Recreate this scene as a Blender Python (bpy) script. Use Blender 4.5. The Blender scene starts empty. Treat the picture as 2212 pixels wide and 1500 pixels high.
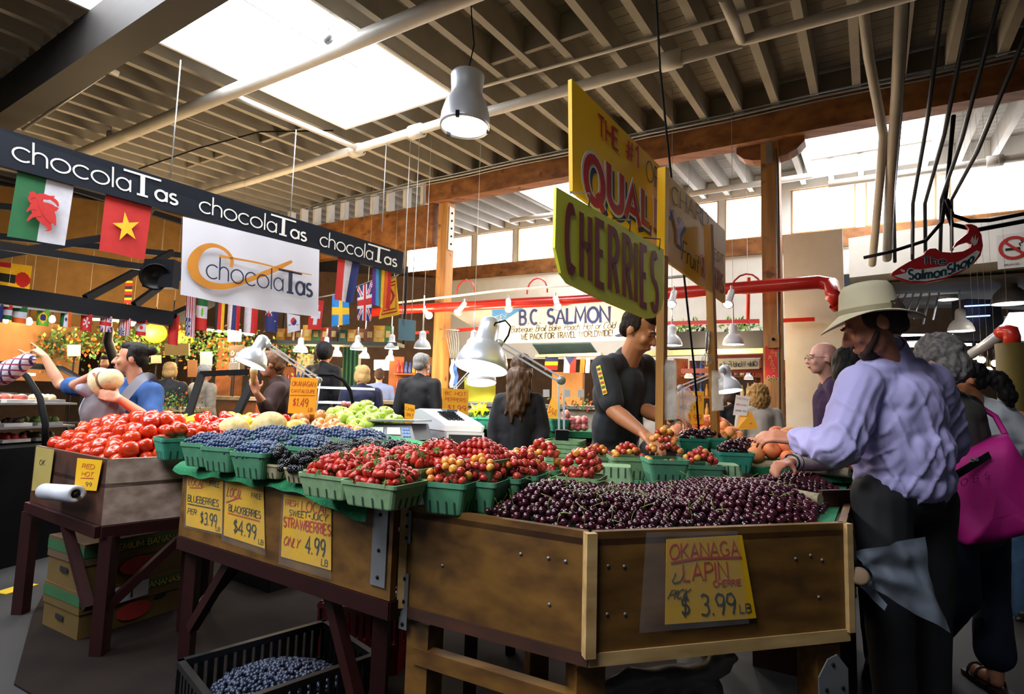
import bpy, bmesh, math, random
import numpy as np
from mathutils import Vector, Matrix, Euler, noise
from mathutils.geometry import tessellate_polygon
V = Vector
PI = math.pi
S = bpy.context.scene
COL = S.collection
RND = random.Random(7)

# ---------------------------------------------------------------- camera
F, CX, CY, CAMH = 1200.0, 1106.0, 750.0, 1.3
_p, _r = math.atan(110/1200), math.radians(1.66)
FW = V((0, math.cos(_p), math.sin(_p)))
_u0, _r0 = V((0, -math.sin(_p), math.cos(_p))), V((1, 0, 0))
UP = math.cos(_r)*_u0-math.sin(_r)*_r0
RT = math.cos(_r)*_r0+math.sin(_r)*_u0
CAM = V((0, 0, CAMH))
cd = bpy.data.cameras.new('camera')
cam = bpy.data.objects.new('camera', cd)
COL.objects.link(cam)
cd.sensor_width = 36
cd.lens = 36*F/2212
cd.clip_start, cd.clip_end = .05, 200
_m = Matrix((RT, UP, -FW)).transposed().to_4x4()
_m.translation = CAM
cam.matrix_world = _m
S.camera = cam
# ---------------------------------------------------------------- light and exposure
S.view_settings.view_transform = 'Standard'
S.view_settings.look = 'None'
S.view_settings.exposure = .9
S.view_settings.gamma = 1
W = bpy.data.worlds.new('overcast_daylight')
S.world = W
W.use_nodes = True
W.node_tree.nodes['Background'].inputs[0].default_value = (.85, .93, 1.0, 1)
W.node_tree.nodes['Background'].inputs[1].default_value = .035
SKY_E = 9.5        # daylight behind the skylight glazing
WIN_E = 6.0        # daylight behind the clerestory glazing
S.cycles.max_bounces = 6
S.cycles.diffuse_bounces = 3
S.cycles.glossy_bounces = 3
S.cycles.transmission_bounces = 4
S.cycles.transparent_max_bounces = 12
S.cycles.caustics_reflective = False
S.cycles.caustics_refractive = False
S.cycles.use_denoising = True
S.cycles.sample_clamp_indirect = 4

# ---------------------------------------------------------------- where a pixel lies in the hall
def ray(x, y): return FW+RT*((x-CX)/F)-UP*((y-CY)/F)
def D(x, y, d): return CAM+ray(x, y)*d
def Zp(x, y, z):
    q = ray(x, y)
    return CAM+q*((z-CAMH)/q.z)
def PL(x, y, p, n):
    q = ray(x, y)
    return CAM+q*((p-CAM).dot(n)/q.dot(n))
# roof frame: RA along the beams, RB along the joists, RN up
RA = -ray(-750, 755).normalized()
RB = ray(1900, 806)
RB = (RB-RA*RA.dot(RB)).normalized()
RN = RA.cross(RB)
RO = D(1665, 235, 6.75)
def RF(a, b, o=0.0): return RO+RA*a+RB*b+RN*o

# ---------------------------------------------------------------- materials
MATS = {}
def lin(h):
    if isinstance(h, str):
        c = [int(h[i:i+2], 16)/255 for i in (0, 2, 4)]
        return tuple(x/12.92 if x <= .04045 else ((x+.055)/1.055)**2.4 for x in c)
    return tuple(h)
def mat(name, col, rough=.6, metal=0.0, emit=0.0, amp=.12, scale=6.0, spec=.5, alpha=1.0, col2=None, stretch=None, rnd=0.0, bump=0.0, ecol=None, coat=0.0, trans=0.0):
    if name in MATS: return MATS[name]
    m = bpy.data.materials.new(name)
    m.use_nodes = True
    nt = m.node_tree
    b = nt.nodes['Principled BSDF']
    c = lin(col)
    lo, hi = [x*(1-amp) for x in c], [min(1, x*(1+amp)) for x in c]
    if col2: lo, hi = c, lin(col2)
    tc = nt.nodes.new('ShaderNodeTexCoord')
    no = nt.nodes.new('ShaderNodeTexNoise')
    no.inputs['Scale'].default_value = scale
    no.inputs['Detail'].default_value = 3
    src = tc.outputs['Object']
    if stretch:
        mp = nt.nodes.new('ShaderNodeMapping')
        mp.inputs['Scale'].default_value = stretch
        nt.links.new(src, mp.inputs[0])
        src = mp.outputs[0]
    nt.links.new(src, no.inputs['Vector'])
    mx = nt.nodes.new('ShaderNodeMix')
    mx.data_type = 'RGBA'
    mx.inputs[6].default_value = (*lo, 1)
    mx.inputs[7].default_value = (*hi, 1)
    rp = nt.nodes.new('ShaderNodeMapRange')
    rp.inputs[1].default_value, rp.inputs[2].default_value = .3, .7
    nt.links.new(no.outputs['Fac'], rp.inputs[0])
    fac = rp.outputs[0]
    if rnd:
        oi = nt.nodes.new('ShaderNodeObjectInfo')
        ma = nt.nodes.new('ShaderNodeMath')
        ma.operation = 'MULTIPLY_ADD'
        nt.links.new(oi.outputs['Random'], ma.inputs[0])
        ma.inputs[1].default_value = rnd
        m2 = nt.nodes.new('ShaderNodeMath')
        m2.operation = 'MULTIPLY'
        nt.links.new(fac, m2.inputs[0])
        m2.inputs[1].default_value = 1-rnd
        nt.links.new(m2.outputs[0], ma.inputs[2])
        fac = ma.outputs[0]
    nt.links.new(fac, mx.inputs[0])
    nt.links.new(mx.outputs[2], b.inputs['Base Color'])
    b.inputs['Roughness'].default_value = rough
    b.inputs['Metallic'].default_value = metal
    b.inputs['Specular IOR Level'].default_value = spec
    if coat: b.inputs['Coat Weight'].default_value = coat
    if emit:
        b.inputs['Emission Color'].default_value = (*lin(ecol or col), 1)
        b.inputs['Emission Strength'].default_value = emit
    if trans: b.inputs['Transmission Weight'].default_value = trans
    if alpha < 1: b.inputs['Alpha'].default_value = alpha
    if bump:
        bp = nt.nodes.new('ShaderNodeBump')
        bp.inputs['Strength'].default_value = bump
        bp.inputs['Distance'].default_value = .01
        nt.links.new(no.outputs['Fac'], bp.inputs['Height'])
        nt.links.new(bp.outputs[0], b.inputs['Normal'])
    MATS[name] = m
    return m
def wood(name, c1, c2, ax=0, s=3.0, rough=.65, knots=True):
    """grain stretched along one axis, with darker knots"""
    if name in MATS: return MATS[name]
    st = [s*6]*3
    st[ax] = s*.5
    m = mat(name, c1, rough, col2=c2, scale=1.0, stretch=st, bump=.15)
    if knots:
        nt = m.node_tree
        b = nt.nodes['Principled BSDF']
        old = b.inputs['Base Color'].links[0].from_socket
        tc = nt.nodes.new('ShaderNodeTexCoord')
        vo = nt.nodes.new('ShaderNodeTexNoise')
        vo.inputs['Scale'].default_value = 5.5
        nt.links.new(tc.outputs['Object'], vo.inputs['Vector'])
        rp = nt.nodes.new('ShaderNodeMapRange')
        rp.inputs[1].default_value, rp.inputs[2].default_value = .62, .74
        rp.inputs[4].default_value = .75
        nt.links.new(vo.outputs['Fac'], rp.inputs[0])
        mx = nt.nodes.new('ShaderNodeMix')
        mx.data_type = 'RGBA'
        nt.links.new(rp.outputs[0], mx.inputs[0])
        nt.links.new(old, mx.inputs[6])
        mx.inputs[7].default_value = (*[x*.25 for x in lin(c1)], 1)
        nt.links.new(mx.outputs[2], b.inputs['Base Color'])
    return m
def clear(name, tint, mixf, rough=.1):
    """thin clear sheet: mostly see-through, some gloss"""
    if name in MATS: return MATS[name]
    m = bpy.data.materials.new(name)
    m.use_nodes = True
    nt = m.node_tree
    b = nt.nodes['Principled BSDF']
    b.inputs['Base Color'].default_value = (*lin(tint), 1)
    b.inputs['Roughness'].default_value = rough
    tr = nt.nodes.new('ShaderNodeBsdfTransparent')
    ms = nt.nodes.new('ShaderNodeMixShader')
    tc = nt.nodes.new('ShaderNodeTexCoord')
    no = nt.nodes.new('ShaderNodeTexNoise')
    no.inputs['Scale'].default_value = 9
    nt.links.new(tc.outputs['Object'], no.inputs['Vector'])
    ml = nt.nodes.new('ShaderNodeMath')
    ml.operation = 'MULTIPLY'
    ml.inputs[1].default_value = mixf*2
    nt.links.new(no.outputs['Fac'], ml.inputs[0])
    nt.links.new(ml.outputs[0], ms.inputs[0])
    nt.links.new(tr.outputs[0], ms.inputs[1])
    nt.links.new(b.outputs[0], ms.inputs[2])
    nt.links.new(ms.outputs[0], nt.nodes['Material Output'].inputs[0])
    MATS[name] = m
    return m

# ---------------------------------------------------------------- objects
INV = {}
def tag(o, label=None, cat=None, group=None, kind=None):
    if label: o['label'] = label
    if cat: o['category'] = cat
    if group: o['group'] = group
    if kind: o['kind'] = kind
    return o
def thing(name, label, cat, loc=(0, 0, 0), rz=0.0, group=None, R=None):
    o = bpy.data.objects.new(name, None)
    o.empty_display_size = .05
    COL.objects.link(o)
    M = (R.to_4x4() if R is not None else Matrix.Rotation(rz, 4, 'Z'))
    M.translation = V(loc)
    o.matrix_world = M
    INV[o.name] = M.inverted()
    return tag(o, label, cat, group)
class G:
    """collects shapes for ONE mesh"""
    def __init__(s, smooth=False): s.v, s.f, s.mi, s.sm, s.smooth = [], [], [], [], smooth
    def add(s, vs, fs, m=0, smooth=None):
        k = len(s.v)
        s.v += [V(p) for p in vs]
        s.f += [tuple(i+k for i in f) for f in fs]
        s.mi += [m]*len(fs)
        s.sm += [s.smooth if smooth is None else smooth]*len(fs)
        return s
    def hexa(s, p, m=0):   # p: 4 bottom (ccw), 4 top
        return s.add(p, [(3, 2, 1, 0), (4, 5, 6, 7), (0, 1, 5, 4), (1, 2, 6, 5), (2, 3, 7, 6), (3, 0, 4, 7)], m, False)
    def box(s, c, d, m=0, X=(1, 0, 0), Y=(0, 1, 0), Zv=(0, 0, 1)):
        c, X, Y, Zv = V(c), V(X)*d[0]/2, V(Y)*d[1]/2, V(Zv)*d[2]/2
        return s.hexa([c-X-Y-Zv, c+X-Y-Zv, c+X+Y-Zv, c-X+Y-Zv, c-X-Y+Zv, c+X-Y+Zv, c+X+Y+Zv, c-X+Y+Zv], m)
    def bar(s, a, b, w, h, m=0, up=(0, 0, 1)):
        a, b = V(a), V(b)
        d = (b-a)
        L = d.length
        d.normalize()
        up = V(up)
        if abs(d.dot(up.normalized())) > .98: up = V((0, 1, 0))
        x = d.cross(up).normalized()
        y = x.cross(d)
        return s.box((a+b)/2, (w, L, h), m, x, d, y)
    def tube(s, pts, r, n=8, m=0, cap=True):
        pts = [V(p) for p in pts]
        rs = r if isinstance(r, (list, tuple)) else [r]*len(pts)
        vs, fs = [], []
        ref = None
        for i, p in enumerate(pts):
            t = (pts[min(i+1, len(pts)-1)]-pts[max(i-1, 0)])
            if t.length < 1e-9: t = V((0, 0, 1))
            t.normalize()
            if ref is None: ref = V((0, 0, 1)) if abs(t.z) < .9 else V((1, 0, 0))
            x = t.cross(ref).normalized()
            y = x.cross(t).normalized()
            ref = y
            vs += [p+(x*math.cos(2*PI*k/n)+y*math.sin(2*PI*k/n))*rs[i] for k in range(n)]
        for i in range(len(pts)-1):
            for k in range(n):
                fs.append((i*n+k, i*n+(k+1) % n, (i+1)*n+(k+1) % n, (i+1)*n+k))
        s.add(vs, fs, m, True)
        if cap:
            k = len(s.v)-len(vs)
            s.f += [tuple(k+i for i in range(n))[::-1], tuple(k+len(vs)-n+i for i in range(n))]
            s.mi += [m, m]
            s.sm += [False, False]
        return s
    def lathe(s, prof, o=(0, 0, 0), ax=(0, 0, 1), n=20, m=0, smooth=True, ph=0.0):
        o, ax = V(o), V(ax).normalized()
        x = ax.orthogonal().normalized()
        y = ax.cross(x)
        vs, fs = [], []
        for r, z in prof:
            vs += [o+ax*z+(x*math.cos(2*PI*k/n+ph)+y*math.sin(2*PI*k/n+ph))*r for k in range(n)]
        for i in range(len(prof)-1):
            mm = m
            for k in range(n): fs.append((i*n+k, i*n+(k+1) % n, (i+1)*n+(k+1) % n, (i+1)*n+k))
        return s.add(vs, fs, m, smooth)
    def ball(s, c, r, m=0, nu=10, nv=7, sc=(1, 1, 1), R=None):
        c = V(c)
        vs = []
        for j in range(nv+1):
            t = PI*j/nv
            for i in range(nu):
                q = V((math.sin(t)*math.cos(2*PI*i/nu)*sc[0], math.sin(t)*math.sin(2*PI*i/nu)*sc[1], math.cos(t)*sc[2]))*r
                vs.append(c+(R@q if R is not None else q))
        fs = [(j*nu+i, (j+1)*nu+i, (j+1)*nu+(i+1) % nu, j*nu+(i+1) % nu) for j in range(nv) for i in range(nu)]
        return s.add(vs, fs, m, True)
    def prism(s, poly, ex, m=0):
        """closed polygon (3D points, any shape) pushed along ex"""
        poly = [V(p) for p in poly]
        ex = V(ex)
        n = len(poly)
        tri = [tuple(t) for t in tessellate_polygon([poly])]
        s.add(poly+[p+ex for p in poly], [t[::-1] for t in tri]+[tuple(i+n for i in t) for t in tri]+[(i, (i+1) % n, n+(i+1) % n, n+i) for i in range(n)], m, False)
        return s
    def grid(s, fn, nu, nv, mf=None, smooth=True):
        vs = [fn(i/nu, j/nv) for j in range(nv+1) for i in range(nu+1)]
        k = len(s.v)
        s.v += [V(p) for p in vs]
        for j in range(nv):
            for i in range(nu):
                a = k+j*(nu+1)+i
                s.f.append((a, a+1, a+nu+2, a+nu+1))
                s.mi.append(mf((i+.5)/nu, (j+.5)/nv) if mf else 0)
                s.sm.append(smooth)
        return s
    def ext(s, o):
        k = len(s.v)
        s.v += o.v
        s.f += [tuple(i+k for i in f) for f in o.f]
        s.mi += o.mi
        s.sm += o.sm
        return s
    def make(s, name, mats, parent=None, local=False, label=None, cat=None, group=None, kind=None, base=True):
        if not isinstance(mats, (list, tuple)): mats = [mats]
        me = bpy.data.meshes.new(name)
        loc = V((0, 0, 0))
        vs = s.v
        if parent is not None:
            if not local:
                im = INV[parent.name]
                vs = [im@p for p in vs]
        elif base and not local and vs:
            lo = V([min(p[i] for p in vs) for i in range(3)])
            hi = V([max(p[i] for p in vs) for i in range(3)])
            loc = V(((lo.x+hi.x)/2, (lo.y+hi.y)/2, lo.z))
            vs = [p-loc for p in vs]
        me.from_pydata([tuple(p) for p in vs], [], s.f)
        me.polygons.foreach_set('material_index', s.mi)
        me.polygons.foreach_set('use_smooth', s.sm)
        for m in mats: me.materials.append(m)
        me.update()
        bm = bmesh.new()
        bm.from_mesh(me)
        bmesh.ops.recalc_face_normals(bm, faces=bm.faces)
        bm.to_mesh(me)
        bm.free()
        o = bpy.data.objects.new(name, me)
        COL.objects.link(o)
        if parent is not None:
            o.parent = parent
            INV[o.name] = INV[parent.name]
        else:
            o.location = loc
            INV[o.name] = Matrix.Translation(-loc)
        return tag(o, label, cat, group, kind)
def put(src, M, label=None, group=None):
    """copy of a thing with copies of its parts and sub-parts, at matrix M"""
    c = src.copy()
    COL.objects.link(c)
    c.parent = None
    c.matrix_world = M
    for ch in src.children:
        p = ch.copy()
        COL.objects.link(p)
        p.parent = c
        for g in ch.children:
            q = g.copy()
            COL.objects.link(q)
            q.parent = p
    if label: c['label'] = label
    if group: c['group'] = group
    return c
def TRS(loc, rot=None, sc=1.0):
    M = rot.to_matrix().to_4x4() if isinstance(rot, Euler) else (rot.to_4x4() if rot is not None else Matrix.Identity(4))
    M = M@Matrix.Diagonal((sc, sc, sc, 1)) if not isinstance(sc, tuple) else M@Matrix.Diagonal((*sc, 1))
    M.translation = V(loc)
    return M
def rrot(): return Euler((RND.uniform(0, 6.3), RND.uniform(0, 6.3), RND.uniform(0, 6.3)))
def roofz(p): return RO.z-((p.x-RO.x)*RN.x+(p.y-RO.y)*RN.y)/RN.z
def cordup(t, p, r=.0016, m=None):
    g = G(True)
    g.tube([V(p), V((p.x, p.y, roofz(p)+.3))], r, 5)
    g.make('cord', m or MATS['cream_paint'], t)
def struct(g, name, m):
    return g.make(name, m, kind='structure')
def lamp_light(kind, loc, power, col=(1, 1, 1), size=.1, aim=None, spot=1.6, parent=None):
    l = bpy.data.lights.new('lamp_light', kind)
    l.energy = power
    l.color = col
    if kind != 'SUN': l.shadow_soft_size = size
    if kind == 'SPOT':
        l.spot_size = spot
        l.spot_blend = .6
    o = bpy.data.objects.new('lamp_light', l)
    COL.objects.link(o)
    o.location = loc
    if aim is not None: o.rotation_euler = V(aim).to_track_quat('-Z', 'Y').to_euler()
    return o

# ---------------------------------------------------------------- flat quads and lettering
class Q:
    """a flat or curved sheet: lower-left, lower-right, upper-right, upper-left"""
    def __init__(s, a, b, c, d):
        s.a, s.b, s.c, s.d = V(a), V(b), V(c), V(d)
        s.L = ((s.b-s.a).length+(s.c-s.d).length)/2
        s.H = ((s.d-s.a).length+(s.c-s.b).length)/2
        s.n = (s.b-s.a).cross(s.d-s.a).normalized()
    def p(s, u, v, o=0.0):
        return s.a*(1-u)*(1-v)+s.b*u*(1-v)+s.c*u*v+s.d*(1-u)*v+s.n*o
    def slab(s, g, t, m=0):
        n = s.n*t
        return g.hexa([s.a-n, s.b-n, s.b, s.a, s.d-n, s.c-n, s.c, s.d], m)
    def poly(s, g, pts, o0, t, m=0):
        return g.prism([s.p(u, v, o0) for u, v in pts], s.n*t, m)
def arc(cx, cy, rx, ry, a0, a1, n=12):
    return [(cx+rx*math.cos(math.radians(a0+(a1-a0)*i/n)), cy+ry*math.sin(math.radians(a0+(a1-a0)*i/n))) for i in range(n+1)]
def _L(*a): return list(a)
GL = {
 'A': (.66, [[(0, 0), (.33, 1), (.66, 0)], [(.11, .34), (.55, .34)]]),
 'B': (.55, [[(0, 0), (0, 1), (.3, 1)]+arc(.3, .77, .2, .23, 90, -90, 8)+[(0, .54)], [(0, .54), (.3, .54)]+arc(.3, .27, .25, .27, 90, -90, 8)+[(0, 0)]]),
 'C': (.62, [arc(.34, .5, .34, .5, 50, 310, 16)]),
 'D': (.62, [[(0, 0), (0, 1), (.2, 1)]+arc(.2, .5, .42, .5, 90, -90, 12)+[(0, 0)]]),
 'E': (.48, [[(.48, 1), (0, 1), (0, 0), (.48, 0)], [(0, .52), (.4, .52)]]),
 'F': (.46, [[(.46, 1), (0, 1), (0, 0)], [(0, .52), (.38, .52)]]),
 'G': (.68, [arc(.36, .5, .36, .5, 50, 330, 16)+[(.66, .45), (.42, .45)]]),
 'H': (.6, [[(0, 0), (0, 1)], [(.6, 0), (.6, 1)], [(0, .52), (.6, .52)]]),
 'I': (.08, [[(.04, 0), (.04, 1)]]),
 'J': (.4, [[(.4, 1), (.4, .2)]+arc(.2, .2, .2, .2, 0, -160, 8)]),
 'K': (.56, [[(0, 0), (0, 1)], [(.54, 1), (0, .42)], [(.16, .56), (.56, 0)]]),
 'L': (.45, [[(0, 1), (0, 0), (.45, 0)]]),
 'M': (.76, [[(0, 0), (.06, 1), (.38, .2), (.7, 1), (.76, 0)]]),
 'N': (.62, [[(0, 0), (0, 1), (.62, 0), (.62, 1)]]),
 'O': (.72, [arc(.36, .5, .36, .5, 0, 360, 20)]),
 'P': (.52, [[(0, 0), (0, 1), (.28, 1)]+arc(.28, .74, .24, .26, 90, -90, 8)+[(0, .48)]]),
 'Q': (.74, [arc(.36, .5, .36, .5, 0, 360, 20), [(.45, .25), (.74, -.08)]]),
 'R': (.55, [[(0, 0), (0, 1), (.28, 1)]+arc(.28, .75, .24, .25, 90, -90, 8)+[(0, .5)], [(.26, .5), (.55, 0)]]),
 'S': (.5, [arc(.25, .75, .23, .25, 40, 270, 10)+arc(.25, .25, .25, .25, 90, -150, 10)]),
 'T': (.58, [[(.29, 0), (.29, 1)], [(0, 1), (.58, 1)]]),
 'U': (.6, [[(0, 1), (0, .3)]+arc(.3, .3, .3, .3, 180, 360, 10)+[(.6, 1)]]),
 'V': (.62, [[(0, 1), (.31, 0), (.62, 1)]]),
 'W': (.9, [[(0, 1), (.22, 0), (.45, .85), (.68, 0), (.9, 1)]]),
 'X': (.56, [[(0, 0), (.56, 1)], [(0, 1), (.56, 0)]]),
 'Y': (.56, [[(0, 1), (.28, .5), (.56, 1)], [(.28, .5), (.28, 0)]]),
 'Z': (.52, [[(0, 1), (.52, 1), (0, 0), (.52, 0)]]),
 '1': (.25, [[(0, .78), (.17, 1), (.17, 0)]]),
 '3': (.5, [arc(.23, .76, .22, .24, 140, -90, 10)+arc(.23, .27, .26, .27, 80, -140, 10)]),
 '4': (.54, [[(.4, 0), (.4, 1), (0, .32), (.54, .32)]]),
 '9': (.48, [arc(.23, .72, .23, .27, 0, 360, 14)+[(.44, .4), (.3, 0)]]),
 '#': (.6, [[(.12, .05), (.24, .95)], [(.36, .05), (.48, .95)], [(0, .35), (.56, .35)], [(.04, .65), (.6, .65)]]),
 '$': (.48, [arc(.24, .72, .2, .18, 40, 270, 8)+arc(.24, .34, .22, .2, 90, -150, 8), [(.24, 0), (.24, 1.05)]]),
 '.': (.12, [[(.02, .05), (.1, .05)]]), '-': (.4, [[(.04, .45), (.36, .45)]]), '!': (.1, [[(.05, 1), (.05, .3)], [(.05, .1), (.05, .0)]]),
 ',': (.14, [[(.1, .06), (.03, -.12)]]), '+': (.4, [[(.0, .45), (.4, .45)], [(.2, .25), (.2, .65)]]), ' ': (.32, []),
 'a': (.52, [arc(.24, .3, .24, .3, 0, 360, 16), [(.48, .6), (.48, 0)]]),
 'b': (.5, [[(0, 1), (0, 0)], arc(.25, .3, .24, .3, 0, 360, 14)]),
 'c': (.48, [arc(.28, .3, .28, .3, 45, 315, 14)]),
 'd': (.52, [arc(.24, .3, .24, .3, 0, 360, 14), [(.48, 1), (.48, 0)]]),
 'e': (.5, [[(.02, .32), (.5, .32)]+arc(.26, .3, .25, .3, 10, 310, 14)]),
 'h': (.42, [[(0, 1), (0, 0)], [(0, .36)]+arc(.2, .38, .2, .22, 180, 0, 8)+[(.4, 0)]]),
 'i': (.08, [[(.04, 0), (.04, .6)], [(.04, .78), (.04, .86)]]),
 'k': (.4, [[(0, 1), (0, 0)], [(.38, .6), (0, .24)], [(.12, .34), (.4, 0)]]),
 'l': (.06, [[(.03, 0), (.03, 1)]]),
 'm': (.74, [[(0, .6), (0, 0)], [(0, .4)]+arc(.18, .42, .18, .18, 180, 0, 7)+[(.36, 0)], [(.36, .4)]+arc(.54, .42, .18, .18, 180, 0, 7)+[(.72, 0)]]),
 'n': (.42, [[(0, .6), (0, 0)], [(0, .38)]+arc(.2, .4, .2, .2, 180, 0, 8)+[(.4, 0)]]),
 'o': (.58, [arc(.29, .3, .29, .3, 0, 360, 18)]),
 'p': (.5, [[(0, .6), (0, -.35)], arc(.25, .3, .24, .3, 0, 360, 14)]),
 'q': (.52, [arc(.24, .3, .24, .3, 0, 360, 14), [(.48, .6), (.48, -.35)]]),
 'r': (.28, [[(0, .6), (0, 0)], [(0, .36)]+arc(.22, .36, .22, .24, 180, 70, 6)]),
 's': (.34, [arc(.17, .45, .15, .15, 40, 270, 8)+arc(.17, .15, .17, .15, 90, -150, 8)]),
 't': (.3, [[(.13, .9), (.13, 0)], [(0, .6), (.28, .6)]]),
 'u': (.44, [[(0, .6), (0, .2)]+arc(.2, .2, .2, .2, 180, 360, 8)+[(.4, .6)], [(.4, .6), (.4, 0)]]),
 'w': (.62, [[(0, .6), (.15, 0), (.31, .55), (.47, 0), (.62, .6)]]),
 'y': (.44, [[(0, .6), (.22, 0)], [(.44, .6), (.14, -.35)]]),
}
def layout(s, gap=.16, serif=0.0):
    """letters -> (strokes, total width) at cap height 1"""
    x, out = 0.0, []
    for ch in s:
        w, st = GL.get(ch, GL[' '])
        for k in st:
            k2 = [(px+x, py) for px, py in k]
            out.append(k2)
            if serif:
                for e in (k2[0], k2[-1]):
                    if min(abs(e[1]), abs(e[1]-1)) < .02 and k[0] != k[-1]: out.append([(e[0]-serif, e[1]), (e[0]+serif, e[1])])
        x += w+gap
    return out, x-gap
def ribbon(pts, w):
    """even stroke along a polyline -> list of quads"""
    n = len(pts)
    closed = n > 3 and abs(pts[0][0]-pts[-1][0])+abs(pts[0][1]-pts[-1][1]) < 1e-4
    P = [V((a, b)) for a, b in pts]
    Ls, Rs = [], []
    for i in range(n):
        a = P[i-1] if i > 0 else (P[-2] if closed else None)
        b = P[i+1] if i < n-1 else (P[1] if closed else None)
        d1 = (P[i]-a) if a is not None else None
        d2 = (b-P[i]) if b is not None else None
        if d1 is None: d1 = d2
        if d2 is None: d2 = d1
        d1 = d1.normalized() if d1.length > 1e-9 else V((1, 0))
        d2 = d2.normalized() if d2.length > 1e-9 else d1
        n1, n2 = V((-d1.y, d1.x)), V((-d2.y, d2.x))
        m = n1+n2
        if m.length < .3: m = n1
        m.normalize()
        k = w/2/max(.5, m.dot(n1))
        Ls.append(P[i]+m*k)
        Rs.append(P[i]-m*k)
    return [(Ls[i], Rs[i], Rs[i+1], Ls[i+1]) for i in range(n-1)]
def write(g, q, s, u0, v0, u1, h, w, m=0, o=.002, t=.0015, gap=.16, serif=0.0, slant=0.0, fn=None, mirror=False, jit=0.0):
    """write s on sheet q: from (u0,v0) to u1 at cap height h (sheet fraction), stroke w (fraction of cap height)"""
    st, tot = layout(s, gap, serif)
    Hc = h*q.H
    sx = (u1-u0)*q.L/tot
    for k in st:
        wd = w*Hc
        thin = .5 if serif and len(k) == 2 and abs(k[0][1]-k[1][1]) < 1e-6 else 1
        pts = [((a+slant*b)*sx, b*Hc) for a, b in k]
        if jit: pts = [(a+RND.uniform(-jit, jit)*Hc, b+RND.uniform(-jit, jit)*Hc) for a, b in pts]
        for quad in ribbon(pts, wd*thin):
            c = []
            for x, y in quad:
                u, v = u0+x/q.L, v0+y/q.H
                if fn: u, v = fn(u, v)
                if mirror: u = u0+u1-u
                c.append(q.p(u, v, o))
            c2 = [p+q.n*t for p in c]
            g.add(c+c2, [(4, 5, 6, 7), (0, 1, 5, 4), (1, 2, 6, 5), (2, 3, 7, 6), (3, 0, 4, 7)], m, False)
def stroke(g, q, uv, w, m=0, o=.002, t=.0015):
    pts = [(u*q.L, v*q.H) for u, v in uv]
    for quad in ribbon(pts, w):
        c = [q.p(x/q.L, y/q.H, o) for x, y in quad]
        c2 = [p+q.n*t for p in c]
        g.add(c+c2, [(4, 5, 6, 7), (0, 1, 5, 4), (1, 2, 6, 5), (2, 3, 7, 6), (3, 0, 4, 7)], m, False)
# ================================================================ the hall
def RPx(x, y, o=0.0): return PL(x, y, RO+RN*o, RN)
def PBx(x, y, b): return PL(x, y, RO+RB*b, RB)
def ab(p): return (p-RO).dot(RA), (p-RO).dot(RB), (p-RO).dot(RN)
cream = mat('cream_paint', '99948a', .8, amp=.1, scale=3)
creamd = mat('old_cream_paint', '827c71', .85, amp=.14, scale=3)
white = mat('white_paint', 'dfdcd4', .7, amp=.04)
pipew = mat('white_pipe_paint', 'cfcac0', .45, amp=.05)
fir = wood('fir_timber', '643a1a', '9c6632', 0, 1.2)
firv = wood('fir_post', '8a5826', 'c48e4c', 2, 1.5)
dark = mat('black_metal', '0d0e12', .65, spec=.15)
steel = mat('galvanised_steel', '9a9c9e', .4, .6)
redp = mat('red_pipe_paint', 'c8281c', .3, amp=.06, coat=.3)
redd = mat('dark_red_paint', '6a1610', .5, amp=.15)
black = mat('black_rubber', '070708', .7, spec=.15)
glow = mat('skylight_glazing', 'ffffff', .5, emit=SKY_E, ecol='f4f8ff', amp=0)
glow2 = mat('clerestory_glazing', 'ffffff', .5, emit=WIN_E, ecol='f6f6ff', amp=0)

def board(g, a0, a1, b0, b1, o0, o1, m=0):
    return g.hexa([RF(a0, b0, o0), RF(a1, b0, o0), RF(a1, b1, o0), RF(a0, b1, o0), RF(a0, b0, o1), RF(a1, b0, o1), RF(a1, b1, o1), RF(a0, b1, o1)], m)
conc = mat('concrete', '191818', .7, col2='282726', scale=1.3, bump=.1)
g = G()
g.box((0, 6, -.05), (60, 60, .1))
struct(g, 'floor', conc)
# painted lines and the mat under the stall
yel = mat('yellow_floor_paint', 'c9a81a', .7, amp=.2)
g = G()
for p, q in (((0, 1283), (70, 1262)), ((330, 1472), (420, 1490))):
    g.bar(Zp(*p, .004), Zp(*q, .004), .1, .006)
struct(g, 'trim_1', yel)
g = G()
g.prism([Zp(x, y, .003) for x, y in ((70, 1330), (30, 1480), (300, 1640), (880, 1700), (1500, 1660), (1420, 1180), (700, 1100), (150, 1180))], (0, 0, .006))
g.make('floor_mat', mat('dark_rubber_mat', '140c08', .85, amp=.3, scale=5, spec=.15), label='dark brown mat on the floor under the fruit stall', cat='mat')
# roof
SK = (-4.97, -3.12, -12.6, -2.27)  # large skylight, lengthened out of view to throw light on the boards
holes = [SK, (.2, 1.78, 1.0, 2.95), (-4.35, -2.75, 1.0, 2.9), (-1.3, .7, -9.4, -7.1)]  # last opening is unseen, added overhead to light the yellow boards
g = G()
b = -13.0
while b < 4.1:
    segs = [(-15.0, 7.0)]
    for a0, a1, b0, b1 in holes:
        if b0 < b+.075 < b1: segs = [s2 for s in segs for s2 in ((s[0], min(s[1], a0)), (max(s[0], a1), s[1])) if s2[1]-s2[0] > .02]
    for a0, a1 in segs: board(g, a0, a1, b, b+.142, .28, .30)
    b += .15
struct(g, 'ceiling', creamd)
g = G()
g.add([RF(-15, -13, .32), RF(SK[0], -13, .32), RF(SK[0], 4.1, .32), RF(-15, 4.1, .32)], [(0, 1, 2, 3)])
g.add([RF(SK[1], -7.05, .32), RF(7, -7.05, .32), RF(7, .95, .32), RF(SK[1], .95, .32)], [(0, 1, 2, 3)])
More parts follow.
